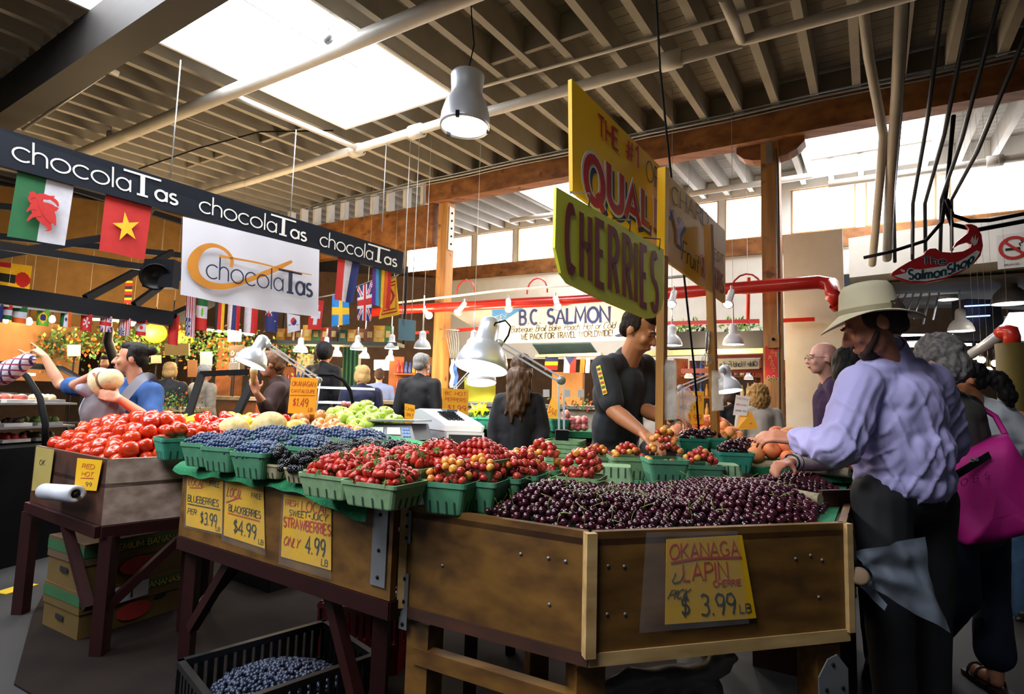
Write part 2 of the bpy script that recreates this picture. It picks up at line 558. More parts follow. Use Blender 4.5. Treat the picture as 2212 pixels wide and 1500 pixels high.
g.add([RF(SK[1], -13, .32), RF(-1.35, -13, .32), RF(-1.35, -7.05, .32), RF(SK[1], -7.05, .32)], [(0, 1, 2, 3)])
g.add([RF(SK[0], SK[3], .32), RF(SK[1], SK[3], .32), RF(SK[1], .95, .32), RF(SK[0], .95, .32)], [(0, 1, 2, 3)])
struct(g, 'ceiling', creamd)
nt = 2
k = -30
while k <= 14:
    a = -.35+k*.412
    spans = [(-13.0, .1), (.12, 3.45)]
    out = []
    for s0, s1 in spans:
        segs = [(s0, s1)]
        for a0, a1, b0, b1 in holes:
            if a0-.03 < a < a1+.03: segs = [t for s in segs for t in ((s[0], min(s[1], b0)), (max(s[0], b1), s[1])) if t[1]-t[0] > .1]
        out += segs
    for s0, s1 in out:
        g = G()
        board(g, a-.04, a+.04, s0, s1, 0, .279)
        struct(g, 'trim_%d' % nt, cream)
        nt += 1
    k += 1
# blocking between the joists above the timber beam
for k in range(-30, 14):
    a = -.35+(k+.5)*.412
    g = G()
    board(g, a-.165, a+.165, -.02, .03, .02, .27)
    if k % 5 < 3: board(g, a-.165, a+.165, -2.55, -2.5, .02, .27) if not (SK[0]-.3 < a < SK[1]+.3) else None
    struct(g, 'trim_%d' % nt, creamd)
    nt += 1
# skylights, the added unseen one included: glazing, curb and glazing bars
for i, (a0, a1, b0, b1) in enumerate(holes):
    g = G()
    g.add([RF(a0, b0, .3), RF(a1, b0, .3), RF(a1, b1, .3), RF(a0, b1, .3)], [(0, 1, 2, 3)])
    w = struct(g, 'window_%d' % (i+1), glow)
    f = G()
    t = .035
    for (c0, c1, e0, e1) in ((a0-t, a0, b0-t, b1+t), (a1, a1+t, b0-t, b1+t), (a0, a1, b1, b1+t)): board(f, c0, c1, e0, e1, -.005, .3, 0)
    f.make('window_frame', [white], w)
    f = G()
    if i == 0:
        for bb in (-3.6, -5.2): f.bar(RF((a0+a1)/2+.25, bb, .26), RF(a1, bb+.02, .26), .012, .012)
        f.bar(RF((a0+a1)/2+.05, -2.9, .26), RF((a0+a1)/2+.05, b0, .26), .018, .018)
        f.make('glazing_bar', [mat('grey_bar', 'a9a9a6', .5)], w)
# timber beams
def off_at(x, y, b): return ab(PBx(x, y, b))[2]
ob = off_at(1605, 309, -.1)
g = G()
board(g, -5.45, 7, -.1, .16, ob, -.03)
struct(g, 'beam_1', fir)
o1, o2 = off_at(935, 440, -.05), off_at(935, 527, -.05)
g = G()
board(g, -12, -5.33, -.05, .18, o2, o1)
struct(g, 'beam_2', fir)
for k in range(11):
    a = -5.62-k*.42
    g = G()
    board(g, a-.03, a+.03, -.02, .14, o1, .02)
    struct(g, 'trim_%d' % nt, white)
    nt += 1
g = G()
board(g, -16, 8, -5.22, -4.96, -.42, -.02)
struct(g, 'beam_3', wood('shaded_timber', '090504', '120a06', 0, 1.2))  # near beam gets no light; that shade is put into its colour
# grey conduit runs along the top of the beam
g = G(True)
for o, bb, r in ((.0, -.13, .012), (-.045, -.13, .018), (-.09, -.125, .01)):
    g.tube([RF(a, bb, o+.008*math.sin(a*3)) for a in np.arange(-8.5, 6, .5)], r, 6)
g.make('conduit', steel, label='grey conduits clipped along the top edge of the timber beam', cat='conduit')
# posts
def post(name, x, y, a0, top_o):
    p = PBx(x, y, 0)
    c = V((p.x, p.y, 0))+V((RB.x, RB.y, 0))*.03
    g = G()
    X, Y = V((RA.x, RA.y, 0)).normalized(), V((RB.x, RB.y, 0)).normalized()
    h = RF(*ab(c)[:2], top_o).z
    g.box(c+V((0, 0, h/2)), (.2, .2, h), 0, X, Y)
    return struct(g, name, firv), c, X, Y, h
post1, pc1, PX, PY, ph1 = post('pillar_1', 957, 600, 0, ob)
post2, pc2, PX, PY, ph2 = post('pillar_2', 1668, 600, 0, ob)
# corbel and steel strap on the near post, drilled plate on the far post
g = G()
zb = RO.z+ob-.02
for s in (1, -1):
    pts = [pc2+PX*(s*x)-PY*.1+V((0, 0, ph2+dz)) for x, dz in ((.1, .01), (.38, .01), (.38, -.06), (.3, -.14), (.2, -.18), (.1, -.2))]
    g.prism(pts, PY*.2)
struct(g, 'trim_%d' % nt, fir); nt += 1
g = G()
g.box(pc2-PY*.13+V((0, 0, ph2-.02)), (.07, .01, .5), 0, PX, PY)
g.box(pc2-PY*.13+V((0, 0, ph2+.12)), (.3, .012, .07), 0, PX, PY)
g.make('bracket', steel, post2)
g = G()
q0 = pc1+PX*.11+V((0, 0, ph1-.45))
g.box(q0, (.015, .13, .75), 0, PX, PY)
for k in range(5): g.lathe([(.018, 0), (.018, .01), (0, .012)], q0+PX*.008+V((0, 0, -.27+k*.135)), PX, 8, 1)
g.make('bracket', [white, black], post1)
g = G()
g.tube([pc2+PX*.07-PY*.11+V((0, 0, z)) for z in (1.0, 3.0, ph2-.1)], .011, 6)
g.make('conduit', steel, post2)
g = G()
g.box(pc2+PX*.02-PY*.13+V((0, 0, 2.05)), (.12, .06, .16), 0, PX, PY)
g.ball(pc2+PX*.02-PY*.17+V((0, 0, 2.07)), .018, 1, 8, 6)
g.make('junction_box', [firv, black], post2)
# clerestory wall and its windows
BW = 3.35
osill = off_at(1700, 508, BW)
ohead = off_at(1780, 403, BW)
panes = []
for x0, x1, y in ((880, 960, 545), (975, 1021, 545), (1031, 1110, 535), (1120, 1200, 525), (1212, 1300, 510), (1312, 1400, 495), (1412, 1488, 485), (1498, 1552, 475), (1567, 1647, 470), (1710, 1848, 452), (1870, 2022, 435), (2050, 2330, 400)):
    panes.append((ab(PBx(x0, y, BW))[0], ab(PBx(x1, y, BW))[0]))
for i, (a0, a1) in enumerate(panes):
    g = G()
    g.add([RF(a0, BW+.03, osill), RF(a1, BW+.03, osill), RF(a1, BW+.03, ohead), RF(a0, BW+.03, ohead)], [(0, 1, 2, 3)])
    w = struct(g, 'window_%d' % (i+4), glow2)
    f = G()
    t = .02
    for (c0, c1, e0, e1) in ((a0, a0+t, osill, ohead), (a1-t, a1, osill, ohead), (a0, a1, ohead-t, ohead), (a0, a1, osill, osill+t)):
        board(f, c0, c1, BW-.03, BW+.02, e0, e1)
    f.make('window_frame', wood('window_wood', 'a8793c', 'cf9e5a', 2, 2), w)
g = G()
prev = -13
for a0, a1 in panes+[(8, 8)]:
    board(g, prev, a0, BW-.02, BW+.05, osill-.02, ohead+.03)
    prev = a1
board(g, -13, 8, BW-.05, BW+.05, ohead, .4)
board(g, -13, ab(PBx(1700, 600, BW))[0], BW-.02, BW+.06, osill-2.2, osill-.28)
board(g, ab(PBx(1700, 600, BW))[0], 8, BW-.02, BW+.06, osill-.75, osill-.28)
struct(g, 'wall_back', white)
g = G()
board(g, -13, 8, BW-.08, BW+.04, osill-.3, osill-.01)
struct(g, 'beam_4', fir)
# white wall end beside the near post
g = G()
wl, wr = PBx(1693, 600, .9), PBx(1822, 600, .9)
zt = PBx(1760, 500, .9).z
for p in (wl, wr): p.z = 0
n = PY*.14
g.hexa([wl, wr, wr+n, wl+n, wl+V((0, 0, zt)), wr+V((0, 0, zt)), wr+n+V((0, 0, zt)), wl+n+V((0, 0, zt))])
struct(g, 'wall_side', mat('off_white_wall', 'd3cec2', .8, amp=.04))
# white soffit over the passage at the far end
g = G()
s0, s1 = D(1835, 600, 8.2), D(2330, 545, 6.6)
zz0, zz1 = D(1835, 600, 8.2).z, D(1835, 520, 8.2).z
d2 = V((.55, .85, 0))*2.2
f0, f1 = V((s0.x, s0.y, zz0)), V((s1.x, s1.y, zz0))
g.hexa([f0, f1, f1+d2, f0+d2, V((f0.x, f0.y, zz1+.05)), V((f1.x, f1.y, zz1+.05)), f1+d2+V((0, 0, .5)), f0+d2+V((0, 0, .5))])
SOF = (f0, f1, zz1-zz0+.05)
struct(g, 'wall_right', white)

# ---------------------------------------------------------------- pipes under the roof
def pipe(pts, r, label, m=None, name='sprinkler_pipe', joints=(), cat='pipe', group=None):
    t = thing(name, label, cat, pts[0], group=group)
    g = G(True)
    g.tube(pts, r, 10)
    g.make('pipe_run', m or pipew, t)
    for j in joints:
        g = G(True)
        a = V(j[0])
        d = V(j[1]).normalized()
        g.lathe([(r*1.05, -r*1.8), (r*1.5, -r*1.6), (r*1.5, r*1.6), (r*1.05, r*1.8)], a, d, 12)
        g.make('coupling', m or pipew, t)
    return t
po = -.2
P = lambda x, y, o=po: RPx(x, y, o)
big = pipe([P(150, 342), P(967, 8), RF(.5, -3.75, po)], .075, 'thick white sprinkler main crossing below the large skylight')
for x, y in ((238, 305), (708, 100)):
    g = G(True)
    q = P(x, y)
    g.tube([q+V((0, 0, .07)), q+V((0, 0, .45))], .008, 6)
    g.lathe([(.03, 0), (.05, .02), (.05, .1), (.02, .12)], q+V((0, 0, .03)), (0, 0, 1), 8)
    g.make('hanger_rod', steel, big)
run = [P(420, 424), P(540, 392), P(951, 267), P(1080, 235), P(1340, 162), P(1603, 90)]
pipe(run, .06, 'long white sprinkler pipe running along in front of the timber beam', joints=[(P(900, 284), RA), (P(1450, 130), RA), (P(770, 325), RA)])
pipe([P(1563, -8), P(1585, 45), P(1601, 88), P(1640, 78), P(1935, -2), RF(2.4, -2.0, po)], .05, 'white sprinkler pipe with an elbow turning back towards the roof')
pipe([P(505, 207, po-.02), P(775, 322, po-.02)], .035, 'short white branch pipe between the two sprinkler mains beside the skylight', joints=[(P(775, 322, po-.02), RB)])
pipe([P(1040, 188, -.03), P(1660, 13, -.03), P(1990, -90, -.03)], .017, 'thin cream conduit fixed below the joists in front of the sign', name='conduit')
pipe([RF(-3.42+.37, -1.9, -.01), RF(-3.42+.37, -3.9, -.01)], .012, 'thin cream conduit running along a joist behind the pendant lamp', name='conduit')
pipe([P(214, 100, -.05), P(213, 132, -.1), P(222, 143, -.1), P(256, 160, -.12)], .03, 'cream elbow pipe dropping beside the dark beam')
pipe([P(226, 160, -.1), P(50, 280, -.1)], .02, 'thin dark conduit below the joists near the dark beam', m=steel, name='conduit')
pipe([P(720, 222+60, -.02), P(560, 285, -.02), P(430, 320, -.02), P(300, 365, -.02)], .01, 'black cable looped under the joists behind the sprinkler mains', m=black, name='cable', cat='cable')
pipe([P(400, 256, -.02), P(620, 335, -.02), P(740, 380, -.02)], .014, 'cream conduit along the joists above the dark fascia sign', name='conduit')
pipe([RF(.5, 1.95, -.45), RF(2.2, 1.95, -.45), RF(5.5, 1.95, -.45)], .05, 'white pipe crossing in front of the clerestory windows', joints=[(RF(2.35, 1.95, -.45), RA)])
pipe([RF(-5.0, 1.9, -.3), RF(-2.5, 1.9, -.3), RF(.3, 1.9, -.3)], .045, 'white pipe behind the timber beam between the two posts')
# the tall pipes and conduits at the end of the hall
pipe([D(1858, -40, 4.6), D(1876, 120, 5.0), D(1908, 290, 5.6), D(1900, 400, 6.0), D(1884, 572, 6.9)], .042, 'tall white drain pipe with a kink, nearer the post', name='drain_pipe')
pipe([D(1950, -40, 4.5), D(1938, 200, 5.2), D(1922, 400, 6.0), D(1916, 560, 6.9)], .05, 'tall straight white drain pipe beside the kinked one', name='drain_pipe')
for i, (pts, lb) in enumerate((([(1962, -30), (1944, 260), (1930, 420), (1933, 566)], 'grey conduit close beside the straight drain pipe'),
                               ([(2040, -30), (2003, 262), (1972, 440), (1971, 560)], 'grey conduit above the dorsal fin end of the fish sign'),
                               ([(2104, -30), (2040, 290), (1998, 440), (1999, 545)], 'grey conduit coming down to the middle of the fish sign'),
                               ([(2166, -30), (2078, 300), (2034, 430), (2031, 545)], 'grey conduit coming down beside the fish tail'),
                               ([(2260, -30), (2110, 330), (2055, 432), (2056, 540)], 'grey conduit outermost of the row over the fish tail'))):
    n = len(pts)
    pipe([D(x, y, (4.5, 5.6, 6.3, 6.9)[k]) for k, (x, y) in enumerate(pts)], .02, lb, m=mat('dark_conduit', '55585c', .4, .5), name='conduit')
pipe([D(1866, 557, 6.7), D(1925, 544, 6.5), D(2000, 520, 6.4), D(2035, 480, 6.3), D(2046, 400, 6.2), D(2060, 250, 5.6)], .02, 'black cable swept up from the soffit to the roof', m=black, name='cable', cat='cable')
pipe([D(2045, 430, 6.2), D(2058, 465, 6.2), D(2095, 478, 6.2), D(2140, 476, 6.2), D(2212, 462, 6.1), D(2300, 440, 6.0)], .022, 'black cable drooping across the clerestory sill, upper one', m=black, name='cable', cat='cable')
pipe([D(2040, 440, 6.3), D(2056, 485, 6.3), D(2110, 497, 6.3), D(2212, 478, 6.2), D(2300, 455, 6.1)], .026, 'black cable drooping across the clerestory sill, lower one', m=black, name='cable', cat='cable')
# red pipes of the stall behind
dp = lambda x, y, b: PBx(x, y, b)
rp = [dp(780, 678, -.42), dp(870, 669, -.42), dp(1250, 648, -.42), dp(1560, 626, -.42), dp(1700, 615, -.42), dp(1768, 610, -.42)]
rend = [rp[-1]+RA*.12+V((0, 0, -.03)), D(1800, 640, 5.6), D(1811, 652, 5.6)]
rt = pipe(rp+rend, .075, 'thick red pipe running past both timber posts with a bend at its end', m=redp, name='red_pipe')
g = G(True)
g.lathe([(.1, 0), (.1, .05), (.02, .06)], rend[-1], (rend[-1]-rend[-2]), 14)
g.make('flange', redp, rt)
for x0 in (1005, 1160, 1612):
    c = dp(x0, 640, -.42)
    g = G(True)
    g.tube([c+PX*.17*math.cos(t)+V((0, 0, .06+.2*math.sin(t))) for t in np.linspace(-.1, PI+.1, 9)], .012, 6)
    g.make('hoop', redp, rt)
g = G(True)
g.tube([dp(855, 655, -.6), dp(1080, 628, -.6), dp(1300, 612, -.6), dp(1560, 590, -.6)], .018, 6)
track = g.make('light_track', mat('white_track', 'e6e4de', .4), label='white lighting track above the thick red pipe', cat='light track')
for p, q, lb in (((985, 714), (1060, 708), 'thin red rail beside the fish counter sign at the far post'), ((1443, 699), (1640, 694), 'thin red rail above the fern planters'), ((1692, 693), (1760, 690), 'short thin red rail on the white wall behind the near post'), ((868, 722), (925, 718), 'short thin red rail behind the far post')):
    g = G()
    bb = .75 if p[0] == 1692 else .25
    g.bar(dp(*p, bb), dp(*q, bb), .04, .05)
    if p[0] == 1443: g.bar(dp(1617, 600, bb), dp(1615, 700, bb), .035, .035)
    g.make('red_rail', redp, label=lb, cat='rail')
# ================================================================ signs, flags, lamps overhead
def quv(q, x, y):
    p = PL(x, y, q.a, q.n)
    d = p-q.a
    e, f = q.b-q.a, q.d-q.a
    ee, ff, ef, de, df = e.dot(e), f.dot(f), e.dot(f), d.dot(e), d.dot(f)
    k = ee*ff-ef*ef
    return (de*ff-df*ef)/k, (df*ee-de*ef)/k
def qpx(bl, br, tr, tl):   # each (x, y, depth)
    return Q(D(*bl), D(*br), D(*tr), D(*tl))
def onplane(q, bl, br, tr, tl, o=0):
    n = q.n*o
    return Q(*[PL(x, y, q.a+n, q.n) for x, y in (bl, br, tr, tl)])
navy = mat('navy_board', '0b111b', .6, spec=.2, amp=.08)
paper = mat('white_lettering', 'd2d0ca', .5, amp=.03)
fas = qpx((-120, 324.5, 4.15), (868, 593, 7.5), (872, 545, 7.5), (-120, 238, 4.15))
t = thing('fascia_sign', 'long dark navy fascia board with white shop name repeated along it', 'sign', fas.p(.5, 0))
g = G()
fas.slab(g, .06)
g.make('board', navy, t)
for xs in (((27, 352), (283, 410), (278, 419), (335, 436), (335, 438), (382, 449)), ((430, 466), (597, 509), (591, 516), (629, 528), (627, 528), (660, 536)), ((690, 541), (804, 572), (799, 573), (832, 582), (829, 582), (855, 589))):
    us = [quv(fas, *p)[0] for p in xs]
    g = G()
    write(g, fas, 'chocola', us[0], .26, us[1], .6, .075, gap=.1)
    write(g, fas, 'T', us[2], .26, us[3], .62, .2, serif=.12)
    write(g, fas, 'as', us[4], .26, us[5], .52, .13, gap=.1)
    g.make('lettering', paper, t)
for x in (368, 825, 625):
    g = G()
    q = PL(x, 500 if x > 500 else 385, fas.a-fas.n*.03, fas.n)
    g.tube([q, V((q.x, q.y, q.z+1.2))], .006, 5)
    g.make('hanging_chain', steel, t)
# banner
cloth = mat('white_cloth', 'c2c2ca', .8, amp=.03, scale=2)
bq = onplane(fas, (388, 637), (687, 684), (690, 540), (395, 468), .05)
t = thing('banner', 'white cloth banner with ochre swash and dark shop name hanging under the fascia', 'banner', bq.p(.5, 0))
def wav(u, v): return .012*math.sin(u*19+v*2)*(1-v)+.02*(1-v)*math.sin(u*5+1)
g = G(True)
g.grid(lambda u, v: bq.p(u, v-.03*math.sin(u*PI)*(1-v), wav(u, v)), 40, 16)
g.make('cloth', cloth, t)
ochre = mat('ochre_print', 'b9781c', .7)
g = G()
def bpt(x, y): return quv(bq, x, y)
def blob(g, q, pxs, o, th=.0015, m=0): g.prism([q.p(*quv(q, x, y), o) for x, y in pxs], q.n*th, m)
def taper(g, q, pts, ws, o, m=0):
    P = []
    for p in pts:
        u, v = quv(q, *p)
        P.append(V((u*q.L, v*q.H)))
    for _ in range(2):   # round the corners
        P2, W2 = [P[0]], [ws[0]]
        for i in range(len(P)-1):
            for k in (.25, .75):
                P2.append(P[i].lerp(P[i+1], k))
                W2.append(ws[i]*(1-k)+ws[i+1]*k)
        P, ws = P2+[P[-1]], W2+[ws[-1]]
    n = len(P)
    Ls, Rs = [], []
    for i in range(n):
        d = (P[min(i+1, n-1)]-P[max(i-1, 0)]).normalized()
        nn = V((-d.y, d.x))
        Ls.append(P[i]+nn*ws[i]/2)
        Rs.append(P[i]-nn*ws[i]/2)
    f = lambda p, z: q.p(p.x/q.L, p.y/q.H, z)
    for i in range(n-1): g.hexa([f(x, o) for x in (Ls[i], Rs[i], Rs[i+1], Ls[i+1])]+[f(x, o+.0015) for x in (Ls[i], Rs[i], Rs[i+1], Ls[i+1])], m)
cpx = [(496, 579), (499, 562), (488, 545), (470, 534), (452, 531), (433, 537), (419, 552), (412, 570), (415, 590), (428, 607), (450, 618), (480, 621), (510, 615), (545, 602), (590, 585), (628, 568)]
taper(g, bq, cpx, [.03, .035, .035, .035, .045, .06, .085, .1, .1, .085, .07, .06, .05, .05, .06, .03], .038)
taper(g, bq, [(470, 555), (500, 560), (560, 571), (610, 586), (670, 597)], [.03, .02, .02, .015, .01], .038)
g.make('swash', ochre, t)
ink = mat('navy_print', '17203a', .6)
g = G()
for s, x0, y0, x1, hh, w, sf in (('chocola', 442, 596, 610, 44, .06, 0), ('T', 605, 628, 641, 40, .2, .12), ('as', 636, 634, 670, 34, .13, 0)):
    u0, v0 = bpt(x0, y0)
    v0 = .27
    u1 = bpt(x1, y0)[0]
    write(g, bq, s, u0, v0, u1, .3, w, o=.04, gap=.1, serif=sf)
g.make('lettering', ink, t)

# flags
FC = {k: mat('flag_'+k, c, .75, amp=.08, scale=20) for k, c in dict(red='a81812', white='b4b3ba', blue='141f58', green='0a5228', yellow='d6a612', orange='c8560f', black='141414', sky='1b74b8', purple='4a1c6a', lime='5a9a28', gold='d8a01c').items()}
FL = list(FC)
def ci(n): return FL.index(n)
def stripes(*cols, vert=False): return lambda u, v: cols[min(len(cols)-1, int((u if vert else 1-v)*len(cols)))]
def uk(u, v):
    x, y = u-.5, v-.5
    if abs(x) < .07 or abs(y) < .1: return 'red'
    if abs(x) < .13 or abs(y) < .18: return 'white'
    for s in (1, -1):
        k = abs(x-s*y)
        if k < .04: return 'red'
        if k < .1: return 'white'
    return 'blue'
def usa(u, v):
    if v > .5 and u < .42: return 'white' if (int(u*20)+int(v*24)) % 3 == 0 else 'blue'
    return 'red' if int(v*11) % 2 == 0 else 'white'
def usav(u, v): return usa(v, 1-u)
def disc(base, col, r, cx=.5, cy=.5): return lambda u, v: col if (u-cx)**2+(v-cy)**2 < r*r else base(u, v)
def brazil(u, v):
    if (u-.5)**2+(v-.5)**2 < .045: return 'blue'
    return 'yellow' if abs(u-.5)+abs(v-.5) < .4 else 'lime'
def cross(b, c, cx=.38, w=.09): return lambda u, v: c if abs(u-cx) < w or abs(v-.5) < w*1.3 else b
def canada(u, v):
    if v > .75 or v < .25: return 'red'
    return 'red' if abs(u-.5)+abs(v-.5)*1.2 < .2 else 'white'
def swiss(u, v): return 'white' if (abs(u-.5) < .12 and abs(v-.5) < .32) or (abs(v-.5) < .11 and abs(u-.5) < .34) else 'red'
def korea(u, v):
    r = (u-.5)**2+(v-.6)**2
    if r < .05: return 'red' if u < .5+.12*math.sin((v-.6)*12) else 'blue'
    if .25 < v < .42 and (.1 < u < .3 or .7 < u < .9) and int(v*40) % 2: return 'black'
    return 'white'
def newz(u, v): return uk(u*2, (v-.55)*2.2) if u < .5 and v > .55 else ('white' if abs(u-.75)+abs(v-.4) < .06 else 'blue')
def mexico(u, v): return 'green' if v > .66 else 'red' if v < .33 else ('lime' if (u-.5)**2+(v-.5)**2 < .015 else 'white')
def india(u, v): return 'blue' if (u-.5)**2+(v-.5)**2 < .01 else ('green', 'white', 'orange')[min(2, int(u*3))]
def hongk(u, v):
    a, r = math.atan2(v-.5, u-.5), math.hypot(u-.5, v-.5)
    return 'white' if r < .3 and math.cos(a*5) > .1+r else 'red'
def royal(u, v):
    e = min(u, 1-u, v, 1-v)
    if .1 < e < .14 or .18 < e < .21: return 'red'
    return 'red' if (abs(u-.5+.2*math.sin(v*9)) < .09 and .3 < v < .75) else 'yellow'
def czech(u, v): return 'blue' if v > .5+abs(u-.5)*1 else ('white' if u < .5 else 'red')
def wales(u, v): return 'green' if u < .5 else 'white'
def flag(px, d, fn, label, nu=30, nv=24, wave=.02, fr=2.0, ph=0.0, group=None, parent=None, rodm=None):
    q = Q(*[D(x, y, dd) for (x, y), dd in zip(px, d)])
    g = G(True)
    L = q.L
    g.grid(lambda u, v: q.p(u, v, wave*L*(1.1-v)*math.sin(u*PI*fr+ph+v)), nu, nv, lambda u, v: ci(fn(u, v)))
    o = g.make('flag', [FC[k] for k in FL], label=label, cat='flag', group=group)
    return o, q
def fpx(bl, br, tr, tl):
    tr, tl = (tr[0], tr[1]-5), (tl[0], tl[1]-5)
    ds = [(PL(x, y, fas.a-fas.n*.03, fas.n)-CAM).dot(FW) for x, y in (bl, br, tr, tl)]
    return (bl, br, tr, tl), ds
o, q = flag(*fpx((15, 511), (140, 531), (160, 405), (38, 373)), wales, 'green and white vertical flag with a red dragon under the fascia')
g = G()
for pts, ws in (([(66, 415), (76, 432), (82, 450), (90, 470), (100, 484), (108, 497), (96, 500)], (.03, .07, .12, .09, .05, .02, .005)), ([(76, 430), (90, 424), (104, 428), (116, 424)], (.06, .05, .04, .01)), ([(82, 445), (100, 444), (114, 452), (124, 449)], (.06, .05, .06, .01)),
                ([(80, 450), (66, 448), (56, 458)], (.05, .03, .01)), ([(84, 462), (68, 466), (57, 478)], (.05, .03, .01)), ([(70, 424), (60, 428), (66, 440)], (.03, .02, .01)), ([(96, 440), (108, 462), (118, 488)], (.04, .07, .01)), ([(92, 452), (104, 470), (110, 484)], (.04, .06, .01)), ([(108, 428), (120, 436), (124, 446)], (.03, .03, .01))):
    taper(g, q, pts, ws, .03+.0006*len(g.v)/200)
g.make('dragon', FC['red'], o)
o, q = flag(*fpx((214, 541), (312, 562), (328, 450), (228, 424)), lambda u, v: 'red', 'red flag with one yellow star under the fascia', wave=.012)
g = G()
g.prism([q.p(.5+(.3 if k % 2 == 0 else .115)*math.sin(k*PI/5-.25), .5+(.27 if k % 2 == 0 else .1)*math.cos(k*PI/5-.25), .014) for k in range(10)], q.n*.002)
g.make('star', FC['yellow'], o)
flag(*fpx((722, 648), (762, 655), (777, 573), (730, 558)), stripes('red', 'white', 'blue', vert=True), 'red, white and blue striped flag hung sideways below the fascia end', wave=.1)
f0 = [7.2]*4
flag(*fpx((802, 658), (842, 669), (845, 590), (805, 578)), stripes('purple', 'sky', 'green', 'yellow', 'orange', 'red', vert=True), 'rainbow striped flag below the fascia end', wave=.08)
flag(((818, 690), (863, 680), (856, 598), (836, 606)), [7.55]*4, royal, 'yellow heraldic flag with red lion behind the rainbow flag', wave=.05)
flag(((772, 692), (802, 694), (805, 606), (772, 620)), [7.8]*4, uk, 'union flag hanging between the striped flag and the rainbow flag', wave=.08)
flag(((716, 706), (755, 700), (754, 645), (718, 638)), [7.9]*4, cross('sky', 'yellow', .5, .1), 'blue flag with a yellow cross below the striped flag', wave=.06)
flag(((664, 712), (693, 713), (700, 650), (672, 646)), [8.0]*4, swiss, 'red flag with a white cross at the banner corner', wave=.05)
flag(((621, 720), (648, 714), (648, 683), (620, 677)), [8.0]*4, korea, 'white flag with a red and blue disc below the banner')
g = G(True)
g.tube([D(612, 674, 8.05), D(646, 660, 8.02), D(672, 646, 8.0), D(718, 637, 7.9), D(754, 630, 7.9), D(772, 619, 7.8), D(805, 606, 7.8), D(836, 605, 7.55), D(856, 596, 7.55), D(868, 588, 7.5)], .008, 6)
g.make('bunting_line', steel, label='pale cord behind the fascia end from which the small flags hang', cat='cord')
row = [(-12, 8, 655, 695, 5.9, stripes('blue', 'blue'), 'plain blue flag at the frame of the black canopy'),
       (6, 28, 658, 690, 5.9, stripes('red', 'white', 'green'), 'small red, white and green banded flag with a crest in the canopy row'),
       (28, 60, 660, 697, 5.95, stripes('green', 'white', 'orange'), 'green, white and orange banded flag in the canopy row'),
       (81, 108, 669, 703, 6.1, brazil, 'green flag with a yellow diamond in the canopy row'),
       (132, 156, 672, 706, 6.2, india, 'upright green, white and orange flag with a small wheel in the canopy row'),
       (176, 200, 675, 714, 6.3, hongk, 'red flag with a white flower in the canopy row'),
       (217, 243, 680, 716, 6.4, uk, 'small union flag in the canopy row'),
       (258, 284, 688, 724, 6.5, usav, 'upright striped and starred flag in the canopy row behind the woman'),
       (295, 318, 693, 724, 6.6, canada, 'red and white flag with a maple leaf in the canopy row')]
for x0, x1, y0, y1, d, fn, lb in row:
    s = .11*(x1-x0)
    d = 1/(.17699-(x0/2+x1/2+60)/426*.0331)
    y0 = 651+(x0+60)/426*47
    flag(((x0-3, y1-s*.3), (x1-3, y1+s), (x1, y0+s), (x0, y0)), [d]*4, fn, lb, 20, 16, .06)
for x0, x1, y0, y1, d, fn, lb in ((366, 388, 680, 745, 7.0, stripes('red', 'red'), 'plain red flag hanging at the canopy corner'),
       (403, 425, 665, 728, 7.1, usav, 'striped and starred flag fluttering below the banner corner'),
       (427, 450, 655, 714, 7.3, mexico, 'green, white and red flag with a crest below the banner'),
       (466, 487, 656, 713, 7.5, stripes('black', 'red', 'yellow', vert=True), 'black, red and yellow upright flag below the banner'),
       (494, 521, 664, 714, 7.6, stripes('white', 'blue', 'red', vert=True), 'white, blue and red upright flag below the banner'),
       (530, 559, 672, 720, 7.7, stripes('white', 'red', vert=True), 'white and red upright flag below the banner'),
       (575, 603, 676, 717, 7.9, newz, 'dark blue ensign flag below the banner beside a bright lamp')):
    if x0 > 380:
        yb, d = 628+(x0-390)*.15, 7.1+(x0-400)*.0043
        flag(((x0-4, y1-2), (x1-4, y1+2), (x1, yb+3), (x0, yb)), [d]*4, fn, lb, 20, 24, .08)
    else: flag(((x0-4, y1-2), (x1-4, y1+2), (x1, y0+2), (x0, y0-2)), [d]*4, fn, lb, 20, 18, .08)
g = G(True)
g.tube([D(398, 629, 7.1), D(500, 645, 7.53), D(610, 661, 8.0)], .01, 6)
g.make('flag_rod', dark, label='dark rod hidden behind the white banner carrying the flags below it', cat='rod')

flag(((-5, 628), (62, 640), (70, 575), (-5, 565)), [8.6]*4, lambda u, v: 'black' if .35 < v < .62 and u < .55 else ('red' if (u-.75)**2+(v-.5)**2 < .06 or v > .85 and u < .4 else 'yellow'), 'yellow cloth with red and black shapes high on the ochre wall')
flag(((268, 655), (284, 655), (287, 600), (272, 600)), [8.9]*4, lambda u, v: ('red', 'yellow', 'black')[int(v*9) % 3], 'narrow yellow, red and black banner on the ochre wall')
